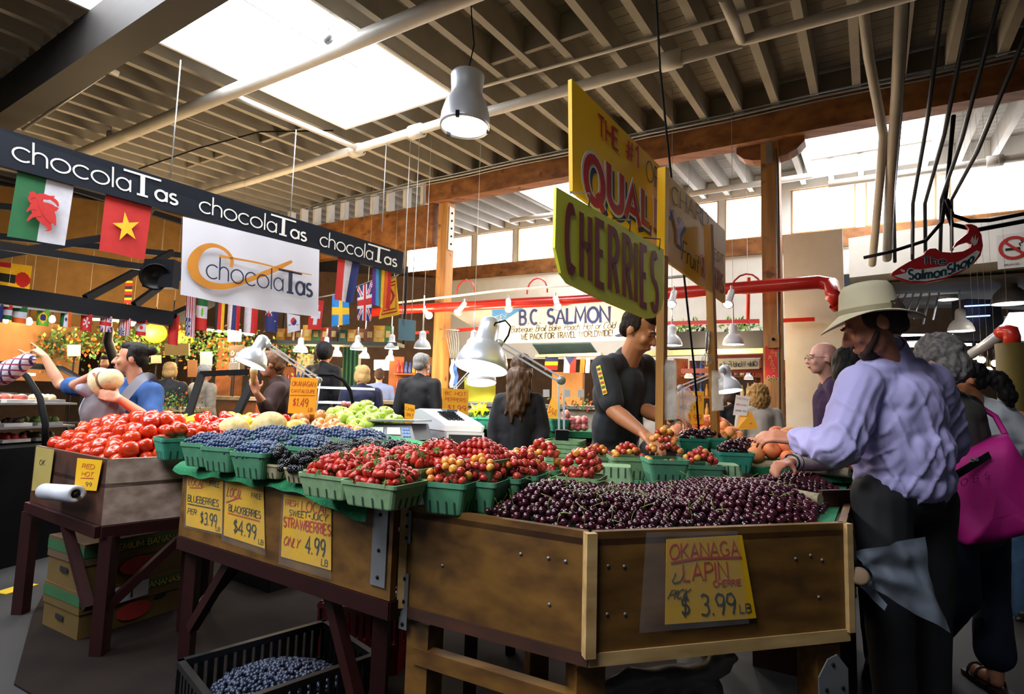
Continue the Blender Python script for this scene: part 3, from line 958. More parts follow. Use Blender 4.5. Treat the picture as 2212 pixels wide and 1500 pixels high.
# black canopy frame of the chocolate shop
t = thing('canopy_frame', 'black metal canopy frame with struts behind the navy fascia', 'frame', D(200, 660, 6.4))
def fr(name, a, b, w, h, m=dark):
    g = G()
    g.bar(a, b, w, h)
    return g.make(name, m, t)
fr('edge_beam', D(-60, 627, 5.7), D(372, 690, 7.0), .14, .18)
fr('edge_beam', D(372, 690, 7.0), D(478, 640, 8.6), .12, .14)
fr('rail', D(-60, 653, 5.65), D(366, 700, 6.95), .02, .02, steel)
for a, b in (((-60, 522, 5.2), (345, 583, 7.2)), ((-60, 560, 5.4), (215, 515, 6.6)), ((-60, 505, 6.8), (390, 552, 8.2)), ((185, 645, 6.4), (372, 545, 7.8)), ((290, 660, 6.9), (392, 585, 7.8)), ((150, 405, 7.2), (395, 480, 8.5)), ((330, 445, 6.4), (305, 480, 6.8)), ((315, 586, 7.2), (392, 602, 7.6)), ((-60, 440, 6.8), (60, 452, 7.2))):
    fr('strut', D(*a), D(*b), .06, .08)
g = G(True)
c = D(335, 597, 6.6)
ax = (CAM-c).normalized()+V((.2, 0, -.3))
g.lathe([(.03, -.12), (.13, -.1), (.165, 0), (.165, .03), (.15, .04), (.14, .02), (.05, -.02), (0, .0)], c, ax, 20)
t2 = thing('speaker', 'round black loudspeaker hanging from the black canopy frame', 'speaker', c)
g.make('cone', mat('speaker_black', '08080a', .4, spec=.2), t2)
g = G()
g.box(c+V((0, .12, .05)), (.36, .14, .34))
g.make('cabinet', dark, t2)

# --------------------------------------------------------------- yellow boards on poles
yb = mat('yellow_board', 'ffbe00', .45, amp=.06, scale=2)
lime = mat('lime_board', 'f4f642', .4, amp=.04)
redl = mat('sign_red', 'b01c22', .4)
mar = mat('maroon_letters', '8a1a1e', .4)
blk = mat('black_letters', '15161a', .5)
bd = qpx((1237, 412, 2.18), (1567, 655, 3.4), (1567, 500, 3.4), (1235, 170, 2.18))
t = thing('signboard', 'long yellow painted board advertising quality fruit growers above the stall', 'sign', bd.p(.5, 0))
g = G()
bd.slab(g, .018)
g.make('board', [yb], t)
g = G()
def wpx(g, q, s, bl, br, h, w, **k):
    u0, v0 = quv(q, *bl)
    u1, v1 = quv(q, *br)
    write(g, q, s, u0, (v0+v1)/2 if abs(v1-v0) < .05 else v0, u1, h, w, fn=(lambda u, v: (u, v+(v1-v0)*(u-u0)/(u1-u0))), **k)
wpx(g, bd, 'THE', (1291, 293), (1334, 328), .195, .11, m=0)
wpx(g, bd, '#1', (1350, 345), (1379, 366), .215, .12, m=0, serif=.05)
wpx(g, bd, 'OR', (1395, 388), (1424, 413), .22, .05, m=1, serif=.05)
wpx(g, bd, 'CHARD', (1450, 437), (1528, 492), .2, .05, m=1, serif=.05)
def qual(g, m, w, du=0, dv=0, o=.002):
    us = [(1262, 425), (1308, 448), (1353, 462), (1388, 478), (1408, 492), (1424, 500), (1447, 520), (1476, 540)]
    for ch, a, b, y in (('Q', 1264, 1302, 424), ('U', 1314, 1342, 442), ('A', 1350, 1380, 468), ('L', 1387, 1402, 478), ('I', 1411, 1419, 492), ('T', 1425, 1446, 502), ('Y', 1452, 1474, 520)):
        u0, v0 = quv(bd, a, y)
        u1, _ = quv(bd, b, y)
        write(g, bd, ch, u0+du, v0+dv, u1+du, .40 if ch in 'QU' else .34, w, m=m, o=o)
qual(g, 2, .34, .012, -.035, .001)
qual(g, 3, .36, 0, 0, .002)
qual(g, 0, .22, 0, 0, .0035)
wpx(g, bd, 'Fruit', (1472, 560), (1508, 590), .24, .06, m=1, slant=.2)
wpx(g, bd, 'GROWERS', (1513, 588), (1562, 632), .25, .1, m=0)
wpx(g, bd, 'EST', (1540, 558), (1562, 575), .13, .06, m=1)
g.make('lettering', [redl, blk, mat('sign_blue', '1b2a55', .5), paper], t)
ch = onplane(bd, (1200, 600), (1433, 703), (1433, 539), (1200, 403), .085)
t = thing('cherries_sign', 'lime yellow board with tall maroon letters hung below the long yellow board', 'sign', ch.p(.5, 0))
g = G()
g.prism([PL(x, y, ch.a, ch.n) for x, y in ((1202, 404), (1434, 540), (1434, 645), (1428, 670), (1414, 687), (1397, 689), (1300, 648), (1228, 612), (1212, 590), (1199, 535))], -ch.n*.012)
g.make('board', lime, t)
g = G()
us = [quv(ch, x, 560)[0] for x in (1218, 1244, 1250, 1278, 1284, 1308, 1312, 1338, 1343, 1366, 1369, 1376, 1381, 1399, 1403, 1422)]
for i, c in enumerate('CHERRIES'):
    u0, u1 = us[2*i], us[2*i+1]
    v0 = .1 if i in (0,) else .09
    st_h = .77
    w = .118
    ins = w/2*ch.H*st_h/ch.L
    write(g, ch, c, u0+ins, .14, u1-ins, .73, w)
g.make('lettering', mar, t)
g = G()
for x, y in ((1272, 446), (1360, 500), (1424, 540)):
    g = G()
    q = PL(x, y, ch.a, ch.n)
    g.tube([q, q+V((.004, -.004, .05)), q-bd.n*.09+V((.0, .0, .07))], .003, 5)
    g.make('hook', blk, t)
pole = wood('pole_wood', '8a5a1e', 'b98236', 2, 2, knots=False)
def stick(a, b, w, label):
    t = thing('wooden_pole', label, 'pole', a)
    g = G()
    g.bar(a, b, w, w, up=(bd.b-bd.a))
    g.make('post', pole, t)
    return t
P1a, P1b = [PL(x, y, bd.a+bd.n*.036, bd.n) for x, y in ((1427, 985), (1433, 364))]
t = stick(P1a, P1b, .04, 'square wooden pole carrying the yellow boards, beside the young man')
g = G()
d = (P1a-P1b).normalized()
g.bar(P1b, P1b+d*.43, .042, .042, up=(bd.b-bd.a))
g.make('painted_end', yb, t)
P2a, P2b = [PL(x, y, bd.a+bd.n*.036, bd.n) for x, y in ((1547, 985), (1530, 486))]
stick(P2a, P2b, .04, 'square wooden pole with a wire whisk hung on it')
g = G(True)
g.tube([D(1416, -30, 3.0), D(1426, 150, 3.0), D(1440, 290, 3.05), D(1452, 400, 3.1), D(1478, 600, 3.15), D(1500, 800, 3.2), D(1512, 962, 3.25)], .006, 6)
g.make('power_cord', black, label='black power cord hanging from the roof past the yellow boards', cat='cord')

# --------------------------------------------------------------- salmon signs
sq = Q(PBx(1064, 743, .3), PBx(1368, 735, .3), PBx(1368, 652, .3), PBx(1064, 668, .3))
sb = mat('cream_sign', 'e6dcc0', .5, amp=.04)
t = thing('salmon_counter_sign', 'cream sign with dark blue serif lettering above the fish counter', 'sign', sq.p(.5, 0))
g = G()
sq.slab(g, .05)
g.make('board', sb, t)
g = G()
wpx(g, sq, 'B.C.', (1123, 701), (1168, 699), .39, .2, m=0, serif=.09)
wpx(g, sq, 'SALMON', (1183, 698), (1316, 693), .39, .2, m=0, serif=.09)
wpx(g, sq, 'Barbeque, Broil, Bake, Poach, Hot or Cold', (1104, 719), (1328, 709), .17, .1, m=1, slant=.3, gap=.1)
wpx(g, sq, 'WE PACK FOR TRAVEL-WORLDWIDE!', (1126, 736), (1323, 727), .155, .17, m=1, serif=.06)
g.prism([sq.p(u, v, .002) for u, v in ((0, .98), (.25, .98), (0, .45))], sq.n*.0015, 2)
wpx(g, sq, 'FRESH', (1070, 697), (1098, 685), .16, .14, m=3)
g.prism([sq.p(u, v, .002) for u, v in ((.88, .13), (.93, .2), (.95, .2), (.93, .14), (.97, .13), (.97, .1), (.9, .09))], sq.n*.0015, 0)
g.make('lettering', [mat('royal_blue', '1b2f66', .5), mat('brown_letters', '2c1a12', .5), mat('sky_blue', '2b7cb8', .5), paper], t)
g = G()
g.prism([PBx(x, y, .35) for x, y in ((972, 676), (1062, 668), (1062, 708), (1020, 706))], RB*.06)
g.make('side_panel', mat('beige_panel', 'b9b09e', .7), t)
# fish shaped sign
fc = D(2025, 560, 5.3)
fn_ = V((-.25, -1, 0)).normalized()
fp = lambda x, y, o=0: PL(1640+x*.2667, 350+y*.2667, fc+fn_*o, fn_)
fish = [(1070, 915), (1085, 890), (1130, 858), (1190, 822), (1250, 790), (1335, 752), (1352, 722), (1382, 703), (1430, 700), (1450, 715), (1462, 728), (1560, 735), (1650, 725), (1715, 692), (1722, 662), (1692, 648), (1625, 668), (1568, 702), (1600, 648), (1690, 577), (1702, 540), (1675, 505), (1720, 503), (1765, 522), (1800, 590), (1813, 680), (1793, 760), (1742, 822), (1640, 893), (1500, 952), (1350, 982), (1200, 972), (1112, 942)]
t = thing('fish_sign', 'hanging red salmon shaped shop sign with curled tail', 'sign', fp(1430, 982))
g = G()
g.prism([fp(*p) for p in fish], -fn_*.03)
g.make('board', redl, t)
g = G()
g.prism([fp(x, y, .002) for x, y in ((1092, 922), (1180, 902), (1232, 868), (1300, 872), (1400, 858), (1520, 840), (1600, 815), (1680, 770), (1762, 716), (1788, 730), (1738, 810), (1640, 878), (1500, 938), (1350, 968), (1200, 957), (1122, 935))], fn_*.003, 0)
g.prism([fp(x, y, .002) for x, y in ((1710, 640), (1730, 600), (1738, 640), (1752, 590), (1756, 640), (1775, 610), (1765, 660), (1740, 680))], fn_*.003, 0)
g.prism([fp(x, y, .002) for x, y in ((1145, 868), (1180, 880), (1176, 896), (1150, 886))], fn_*.003, 0)
g.make('belly', paper, t)
fq = Q(fp(1070, 982), fp(1813, 982), fp(1813, 503), fp(1070, 503))
teal = mat('teal_letters', '123c44', .5)
g = G()
k = lambda x, y: ((x-1070)/743, (982-y)/479)
write(g, fq, 'The', *k(1325, 828), k(1512, 0)[0], .115, .32, m=1, o=.004, serif=.07)
write(g, fq, 'The', *k(1325, 828), k(1512, 0)[0], .115, .2, m=0, o=.006, serif=.07)
cur = lambda u, v: (u, v+.52*max(0, u-.2)**2-.015*math.sin((u-.2)*4)+.35*max(0, u-.62)**1.5)
for w_, m_, o_ in ((.36, 1, .006), (.2, 0, .008)):
    write(g, fq, 'SalmonShop', *k(1212, 952), k(1735, 0)[0], .16, w_, m=m_, o=o_, fn=cur, gap=.2)
g.make('lettering', [teal, paper], t)
for x in (1240, 1560):
    g = G()
    g.tube([fp(x, 750), fp(x-2, 500), fp(x-4, 380)], .006, 5)
    g.make('hanging_rod', steel, t)
# no smoking notice on the soffit
nc = PL(2190, 538, SOF[0]-V((.0, .012, 0)), (SOF[1]-SOF[0]).cross(V((0, 0, 1))).normalized())
nn = (SOF[1]-SOF[0]).cross(V((0, 0, 1))).normalized()
if nn.y > 0: nn = -nn
nx = V((0, 0, 1)).cross(nn).normalized()
nx = nx if nx.x > 0 else -nx
nq = Q(nc-nx*.16+V((0, 0, -.24)), nc+nx*.16+V((0, 0, -.24)), nc+nx*.16+V((0, 0, .2)), nc-nx*.16+V((0, 0, .2)))
if nq.n.dot(nn) < 0: nq.n = -nq.n
t = thing('no_smoking_notice', 'white notice with a red barred circle over a cigarette', 'notice', nq.p(.5, 0))
g = G()
nq.slab(g, .006)
g.make('panel', paper, t)
g = G()
ring = arc(.5, .58, .4, .3, 0, 360, 28)
stroke(g, nq, ring, .035, 0, o=.004)
stroke(g, nq, [(.22, .79), (.78, .37)], .03, 0, o=.006)
stroke(g, nq, [(.25, .55), (.68, .55)], .03, 1, o=.003)
stroke(g, nq, [(.7, .6), (.66, .68), (.76, .72), (.7, .8)], .01, 1, o=.003)
g.make('symbol', [FC['red'], blk], t)
g = G()
write(g, nq, 'BYLAW NO 7586', .2, .08, .8, .05, .12)
g.make('lettering', blk, t)

# --------------------------------------------------------------- bell pendant over the stall
alu = mat('brushed_aluminium', 'cdd2da', .35, .45, amp=.05)
lit = mat('lamp_glass', 'fff6e8', .4, emit=14, ecol='fff4e4', amp=0)
litd = mat('lamp_disc', 'fff6e8', .4, emit=9, ecol='fdf8f0', amp=0)
pb = D(1004, 277, 4.6)
t = thing('pendant_lamp', 'large aluminium bell pendant lamp hanging below the skylight', 'lamp', pb)
g = G(True)
g.lathe([(.19, .01), (.205, 0), (.207, .03), (.198, .12), (.172, .21), (.138, .27), (.128, .3), (.132, .36), (.14, .44), (.138, .46), (.12, .465), (.0, .465)], pb, (.02, 0, 1), 32)
g.make('shade', alu, t)
g = G(True)
g.lathe([(0, .02), (.19, .02)], pb, (.02, 0, 1), 28)
g.make('bulb_disc', litd, t)
for a in (.3, 2.4, 4.5):
    g = G()
    g.box(pb+V((.2*math.cos(a), .2*math.sin(a), .02)), (.03, .03, .05))
    g.make('clip', dark, t)
g = G(True)
g.tube([pb+V((0, 0, .46)), pb+V((.02, 0, .55)), pb+V((.05, .02, .75)), pb+V((.02, .02, 1.0)), pb+V((-.01, 0, 1.35))], .006, 6)
g.make('cord', black, t)
lamp_light('SPOT', pb+V((0, 0, -.03)), 90, (1, .95, .88), .15, aim=(0, 0, -1), spot=2.2)
# ================================================================ the fruit stall
ZT = .94
A0, A1, A2, A3 = Zp(875, 1090, ZT), Zp(1275, 1150, ZT), Zp(1828, 1130, ZT), Zp(1849, 1043, ZT)
B0, B1 = Zp(398, 1000, .965), Zp(852, 1078, .965)
C0, C1, C2 = Zp(77, 963, ZT), Zp(232, 993, ZT), Zp(437, 983, ZT)
ply = wood('varnished_ply', '472b0c', '74501c', 0, 2.6, .5)
plyw = wood('weathered_ply', '8a7060', 'c2ab9c', 0, 2.6, .75)
edgew = wood('ply_edge', '9a7a4a', 'c2a06a', 0, 3, .6, knots=False)
brown = wood('dark_stained_wood', '2c160c', '4a2614', 0, 2, .6)
framer = mat('oxblood_frame', '240706', .55, amp=.2, spec=.25)
turf = mat('green_turf', '0c6a40', .9, amp=.35, scale=160, bump=.4)
def hz(v): return V((v.x, v.y, 0)).normalized()
def perp(a, b):
    d = hz(b-a)
    return V((-d.y, d.x, 0))
def wall_board(p, q, z0, z1, th, inward, m=0):
    g = G()
    n = inward*th
    a, b = V((p.x, p.y, z0)), V((q.x, q.y, z0))
    h = V((0, 0, z1-z0))
    g.hexa([a, b, b+n, a+n, a+h, b+h, b+n+h, a+n+h], m)
    return g
def flatq(p, q, z0, z1, out=0.0):
    n = -perp(p, q)*out
    return Q(V((p.x, p.y, z0))+n, V((q.x, q.y, z0))+n, V((q.x, q.y, z1))+n, V((p.x, p.y, z1))+n)
# --- big cherry bin
binA = thing('cherry_bin', 'big angled plywood bin of dark cherries with a taped price sign', 'bin', (A1.x, A1.y, 0))
for p, q, nm in ((A0, A1, 'side_board'), (A1, A2, 'front_board'), (A2, A3, 'end_board')):
    wall_board(p, q, .622, ZT, .022, perp(p, q)).make(nm, ply, binA)
A4 = A3+hz(A3-A2)*.45
INA = [A0+V((.40, .72, 0)), A3+V((-.55, .35, 0))]
deck = [A0, A1, A2, A3, INA[1], INA[0]]
g = G()
g.prism([V((p.x, p.y, .902)) for p in deck], (0, 0, .018))
g.make('deck', brown, binA)
for p, w in ((A1, .03), (A0, .025), (A2, .022)):
    g = G()
    g.box(V((p.x, p.y, .777))-V((0, .004, 0)), (w, w, .325), 0, hz(A2-A1), perp(A1, A2))
    g.make('corner_strip', edgew, binA)
for p, q in ((A0, A1), (A1, A2), (A2, A3)):
    g = G()
    n = perp(p, q)
    g.bar(V((p.x, p.y, .604))+n*.02, V((q.x, q.y, .604))+n*.02, .05, .035)
    g.make('rail', edgew if p is A1 else brown, binA)
g = G()
for p, q in ((A0, A1),):
    n = perp(p, q)
    g.bar(V((p.x, p.y, .47))+n*.03+hz(q-p)*.05, V((q.x, q.y, .47))+n*.03, .04, .05)
g.make('stretcher', ply, binA)
for p, n in ((A0+hz(A1-A0)*.06, perp(A0, A1)), (A1+V((.02, .03, 0)), perp(A1, A2)), (A2-hz(A2-A1)*.06, perp(A1, A2)), (INA[0]+V((.1, -.1, 0)), perp(A1, A2)), (INA[1]+V((-.05, -.1, 0)), perp(A1, A2))):
    g = G()
    c = V((p.x, p.y, 0))+n*.06
    g.box(c+V((0, 0, .285)), (.085, .085, .57), 0, V((n.y, -n.x, 0)), n)
    g.make('leg', ply, binA)
plate = mat('zinc_plate', '7d7f82', .5, .5, amp=.2)
def plate_on(q, uvs, parent, screws=()):
    g = G()
    q.poly(g, uvs, .002, .004)
    for u, v in screws: g.lathe([(.006, 0), (.006, .003), (0, .004)], q.p(u, v, .006), q.n, 8, 1)
    g.make('bracket', [plate, dark], parent)
qa, qb = flatq(A0, A1, .4, ZT), flatq(A1, A2, .4, ZT)
for x0, y0, x1, y1, q in ((849, 1100, 874, 1172, qa), (849, 1238, 872, 1360, qa)):
    ax_ = -.0
    u0, v0, v1 = .0, quv(q, 875, y1)[1], quv(q, 875, y0)[1]
    plate_on(q, [(.0, v0), (.05, v0), (.05, v1), (.0, v1)], binA, [(.025, v0+.03), (.025, v1-.03), (.025, (v0+v1)/2)])
plate_on(qb, [(.86, .06), (.985, .06), (.985, .2), (.94, .28), (.9, .26), (.86, .17)], binA, [(.89, .1), (.96, .1), (.92, .23)])
qlow = flatq(A0, A1, .3, .8, .01)
plate_on(qlow, [(.84, .1), (.97, .1), (.97, .3), (.93, .4), (.87, .38), (.84, .28)], binA, [(.87, .2), (.93, .2), (.9, .32)])
g = G()
for q, pts in ((qb, [(1313, 1223), (1348, 1224), (1311, 1327), (1350, 1327), (1750, 1200), (1718, 1207), (1775, 1210), (1768, 1290)]), (qa, [(1185, 1206), (1222, 1213), (1187, 1306), (1125, 1197), (956, 1222)])):
    for x, y in pts: g.lathe([(.005, 0), (.005, .002), (0, .003)], q.p(*quv(q, x, y), .001), q.n, 8)
g.make('screw', plate, binA)
# --- green turf in the bin
g = G()
g.prism([V((p.x, p.y, .9205)) for p in (A0+V((.03, .03, 0)), A1+V((0, .03, 0)), A2+V((-.03, .02, 0)), A3+V((-.04, 0, 0)), INA[1], INA[0])], (0, 0, .008))
g.make('turf_mat', turf, label='green artificial turf lining the big cherry bin', cat='turf mat')
# --- berry table
nB = perp(B0, B1)
eB = hz(B1-B0)
SL = .17
def TB(u, s, h=0.0): return B0+eB*u+nB*s+V((0, 0, SL*s+h))
nTB = V((-nB.x*SL, -nB.y*SL, 1)).normalized()
def onB(x, y, h=0.0): return PL(x, y, TB(0, 0, h), nTB)
LB = (B1-B0).length
tabB = thing('berry_table', 'oxblood framed wooden berry table with three yellow price signs', 'table', (B0.x, B0.y, 0))
wall_board(B0, B1, .645, B0.z-.008, .025, nB).make('front_board', ply, tabB)
g = G()
g.hexa([TB(0, 0, -.035), TB(LB, 0, -.035), TB(LB-.04, .6, -.035), TB(0, .88, -.035), TB(0, 0, -.01), TB(LB, 0, -.01), TB(LB-.04, .6, -.01), TB(0, .88, -.01)])
g.make('table_top', brown, tabB)
bz = lambda u, s, z: V((TB(u, s).x, TB(u, s).y, z))
for a, b in (((0, .02), (LB, .02)), ((.02, 0), (.02, .85)), ((LB-.02, 0), (LB-.02, .58)), ((0, .85), (LB, .58))):
    g = G()
    g.bar(bz(*a, .615), bz(*b, .615), .05, .055)
    g.make('frame_rail', framer, tabB)
for u, s in ((.05, .05), (LB-.08, .05), (.05, .82), (LB-.08, .55)):
    g = G()
    g.bar(bz(u, s, .1), bz(u, s, .6), .05, .05)
    lg = g.make('leg', framer, tabB)
    g = G(True)
    g.lathe([(0, -.015), (.045, -.015), (.045, .015), (0, .015)], bz(u, s, .046), (1, 0, 0), 14)
    g.tube([bz(u, s, .05), bz(u, s, .11)], .018, 8)
    g.make('caster', black, lg)
for a, b in (((.36, .05, .6), (.08, .05, .25)), ((LB-.35, .05, .6), (LB-.1, .05, .12)), ((.05, .4, .6), (.05, .08, .3))):
    g = G()
    g.bar(bz(*a), bz(*b), .04, .04)
    g.make('brace', framer, tabB)
plate_on(flatq(B0, B1, .4, B0.z), [(.935, .5), (.985, .5), (.985, .95), (.935, .95)], tabB, [(.96, .55), (.96, .7), (.96, .9)])
# turf laid over it, its front edge hanging down
g = G(True)
def tf(u, v):
    U = -.03+u*(LB*.93+.03)
    if v < .2:
        k = (1-v/.2)
        return TB(U, -.022-.012*k, -.004-k*(.022+.004*math.sin(u*17)+.005*math.sin(u*41)+.05*max(0, u-.8)/.2+.012*max(0, math.sin(u*9-6.2))))
    return TB(U, (v-.2)/.8*(.86-.27*u), .0+.002)
g.grid(tf, 70, 15)
g.make('turf_mat', turf, label='green artificial turf draped over the edge of the berry table', cat='turf mat')
# --- tomato box on an oxblood frame
nC = perp(C0, C1)
boxC = thing('tomato_box', 'weathered plywood box heaped with tomatoes on an oxblood stand', 'box', (C1.x, C1.y, 0))
C3 = C0+(C2-C1)
wall_board(C0, C1, .62, ZT, .022, nC).make('side_board', brown, boxC)
wall_board(C1, C2, .62, ZT, .022, perp(C1, C2)).make('front_board', plyw, boxC)
g = G()
g.prism([V((p.x, p.y, .8)) for p in (C0, C1, C2, C3)], (0, 0, .02))
g.make('deck', brown, boxC)
for p, q in ((C0, C1), (C1, C2), (C2, C3)):
    g = G()
    g.bar(V((p.x, p.y, .59)), V((q.x, q.y, .59)), .05, .055)
    g.make('frame_rail', framer, boxC)
for p, q in ((C1, C2), (C0, C1), (C2, C3)):
    g = G()
    c = V((p.x, p.y, 0))+hz(q-p)*.04
    g.bar(c+V((0, 0, .0)), c+V((0, 0, .57)), .06, .06)
    g.make('leg', framer, boxC)
for a, b in ((C1, C2), (C1, C0)):
    g = G()
    g.bar(V((a.x, a.y, .22))+hz(b-a)*.05, V((a.x, a.y, .57))+hz(b-a)*.42, .04, .04)
    g.make('brace', framer, boxC)

# --------------------------------------------------------------- price signs
ysign = mat('yellow_card', 'd6a404', .6, amp=.06, scale=3)
ysig2 = mat('amber_card', 'e09a12', .6, amp=.06, scale=3)
sleeve = clear('clear_sleeve', '9a9a98', .07, .2)
rmk, gmk = mat('red_marker', 'b8391c', .6), mat('dark_marker', '1e2f22', .6)
sleeve2 = clear('cloudy_sleeve', 'b8b4b4', .08, .2)
def price(q, label, lines, card=ysign, sl=None, name='price_sign', slm=None):
    """q: card sheet; lines: (text, u0, v0, u1, h, marker[, slant])"""
    t = thing(name, label, 'price sign', q.p(.5, 0))
    g = G()
    q.slab(g, .0015)
    g.make('card', card, t)
    g = G()
    for ln in lines:
        if isinstance(ln[0], str): write(g, q, ln[0], ln[1], ln[2], ln[3], ln[4], ln[7] if len(ln) > 7 else .1, m=ln[5], slant=ln[6] if len(ln) > 6 else .08, o=.001, t=.0008, jit=.03)
        else: stroke(g, q, ln[0], .004*ln[1], ln[2], o=.001, t=.0008)
    g.make('lettering', [rmk, gmk], t)
    if sl:
        g = G()
        q2 = Q(*[q.p(u, v, .004) for u, v in sl])
        q2.slab(g, .0006)
        g.make('plastic_sleeve', slm or sleeve, t)
    return t
fqB = flatq(B0, B1, .6, B0.z, .004)
def card_on(fq, bl, br, tr, tl, o=.0): return onplane(fq, bl, br, tr, tl, o)
price(card_on(fqB, (401, 1136), (479, 1154), (482, 1033), (404, 1022)), 'yellow blueberry price sign at the end of the berry table', [('LOCAL', .06, .78, .5, .12, 0), ('FREE', .66, .82, .92, .1, 1), ([(.1, .73), (.45, .76)], 1, 0), ('BLUEBERRIES', .05, .47, .9, .12, 1), ([(.05, .42), (.95, .42)], 1, 1), ('$3.99', .42, .1, .86, .22, 1), ('LB', .85, .04, .95, .07, 1), ('PER', .05, .24, .3, .1, 1, .2)], sl=[(-.03, -.03), (1.05, -.03), (1.05, 1.08), (-.03, 1.08)])
price(card_on(fqB, (483, 1157), (572, 1186), (569, 1051), (487, 1037)), 'yellow blackberry price sign in the middle of the berry table', [('LOCAL', .06, .72, .45, .15, 0, .3), ([(.05, .6), (.4, .74)], 1.2, 0), ('FREE', .7, .78, .95, .08, 1), ('BLACKBERRIES', .12, .46, .92, .12, 1), ([(.1, .42), (.9, .42)], 1, 0), ('$4.99', .25, .1, .8, .24, 1), ('LB', .86, .05, .97, .08, 1)], sl=[(-.03, -.1), (1.03, -.1), (1.03, 1.08), (-.03, 1.08)])
price(card_on(fqB, (607, 1203), (715, 1233), (716, 1081), (613, 1068)), 'yellow strawberry price sign nearest the cherry bin', [('FRESH', .05, .83, .32, .09, 0), ('LOCAL', .4, .78, .95, .15, 0), ('SWEET+JUICY', .14, .68, .92, .09, 1), ('STRAWBERRIES', .03, .49, .99, .15, 0, 0, .15), ('ONLY', .04, .2, .36, .14, 0, .4), ('4.99', .5, .16, .88, .25, 1), ('LB', .82, .04, .94, .09, 1)], sl=[(-.03, -.12), (1.02, -.12), (1.02, 1.1), (-.03, 1.1)])
fqA = flatq(A1, A2, .5, ZT, .012)
price(card_on(fqA, (1437, 1350), (1634, 1336), (1603, 1157), (1440, 1166)), 'yellow cherry price sign in a clear sleeve on the big cherry bin', [('OKANAGA', .04, .77, .92, .17, 0, 0, .1), ([(.05, .72), (.4, .76), (.94, .74)], 1.6, 0), ('LAPIN', .2, .5, .74, .2, 0, 0, .1), ('CHERRIE', .55, .41, .88, .07, 0, 0, .16), ('PICK', .02, .3, .24, .1, 1, .5), ('U', .06, .48, .16, .12, 1, .3), ('$ 3.99', .17, .08, .78, .24, 1, 0, .09), ('LB', .82, .08, .95, .1, 1)], sl=[(-.27, -.07), (.9, -.05), (.93, 1.06), (-.27, 1.1)], slm=sleeve2)
fqC = flatq(C0, C1, .6, ZT, .012)
price(card_on(fqC, (160, 1058), (208, 1061), (221, 995), (167, 990)), 'small yellow price card on the dark side of the tomato box', [('RED', .25, .7, .75, .14, 0), ('HOT', .28, .45, .75, .14, 0), ([(.25, .38), (.8, .4)], 1, 0), ('2.99', .3, .12, .75, .14, 1)])
price(card_on(fqC, (68, 1060), (105, 1062), (117, 972), (78, 965)), 'faded yellow card in a sleeve at the far end of the tomato box', [('OK', .3, .6, .6, .12, 1)], card=mat('faded_card', '9a8a4a', .6))
# bag roll on the tomato box
ra, rb = PL(97, 1062, fqC.a+fqC.n*.06, fqC.n), PL(165, 1068, fqC.a+fqC.n*.06, fqC.n)
t = thing('bag_roll', 'roll of white produce bags fixed to the tomato box', 'bag roll', ra)
d = (rb-ra).normalized()
g = G(True)
L = (rb-ra).length
g.lathe([(.022, 0), (.042, 0), (.042, L), (.022, L), (.02, L-.02), (.02, .02), (.022, 0)], ra, d, 22)
g.make('roll', mat('bag_film', 'b9bcc6', .35, amp=.1), t)
g = G(True)
g.tube([ra-d*.03, rb+d*.02], .012, 8)
g.make('spindle', dark, t)

# --------------------------------------------------------------- baskets
pulp = mat('green_pulp', '4d8c68', .85, amp=.15, scale=30, rnd=.35)
pulpl = mat('light_pulp', '7a9a70', .85, amp=.15, scale=30)
pulpt = mat('teal_pulp', '2f8a70', .85, amp=.15, scale=30)
pulpc = mat('cream_pulp', 'b5aa86', .85, amp=.12, scale=30)
slot = mat('slot_shadow_board', '1c3a2c', .9)
def basket_mesh(w=.165, h=.1, l=None, tp=.78, mats=None):
    l = l or w
    g = G()
    def ringp(k, z, ins=0.0):
        a, b = w/2*k-ins, l/2*k-ins
        r = .016
        out = []
        for cx, cy, a0 in ((a-r, b-r, 0), (-a+r, b-r, 90), (-a+r, -b+r, 180), (a-r, -b+r, 270)):
            for j in range(4):
                t = math.radians(a0+30*j)
                out.append(V((cx+r*math.cos(t), cy+r*math.sin(t), z)))
        return out
    rings = [ringp(tp, 0), ringp(tp+.02, .004), ringp(1, h*.84), ringp(1.03, h*.84), ringp(1.04, h), ringp(.99, h), ringp(.97, h*.84), ringp(tp-.03, .006)]
    n = 16
    vs = [p for r in rings for p in r]
    fs = [(i*n+j, i*n+(j+1) % n, (i+1)*n+(j+1) % n, (i+1)*n+j) for i in range(len(rings)-1) for j in range(n)]
    fs += [tuple(range(n))[::-1], tuple(range((len(rings)-1)*n, len(rings)*n))]
    g.add(vs, fs, 0, False)
    for ax in (0, 1):
        for sg in (1, -1):
            W2 = (w if ax == 0 else l)
            for k in (-.26, -.09, .09, .26):
                y = (l if ax == 0 else w)/2
                f = lambda z: y*(tp+.02+(1-tp)*z/(h*.84))+.0006
                z0, z1 = .002, h*.42
                x0 = W2*k
                pts = [(x0-.003, f(z0), z0), (x0+.003, f(z0), z0), (x0+.003, f(z1), z1), (x0-.003, f(z1), z1)]
                pts = [V((a, sg*b, c)) if ax == 0 else V((sg*b, a, c)) for a, b, c in pts]
                g.add(pts, [(0, 1, 2, 3)], 1)
    return g.make('fibre_basket', mats or [pulp, slot], local=True)
PROTO = []
def proto(o):
    PROTO.append(o)
    return o
class Inst:
    """first use moves the built thing itself, later uses copy it"""
    def __init__(s, o): s.o, s.used = o, False
    def at(s, M, label=None, group=None, cat=None):
        if not s.used:
            s.used = True
            s.o.matrix_world = M
            if label: s.o['label'] = label
            if group: s.o['group'] = group
            if cat: s.o['category'] = cat
            return s.o
        c = put(s.o, M, label, group)
        if not group and 'group' in c: del c['group']
        return c
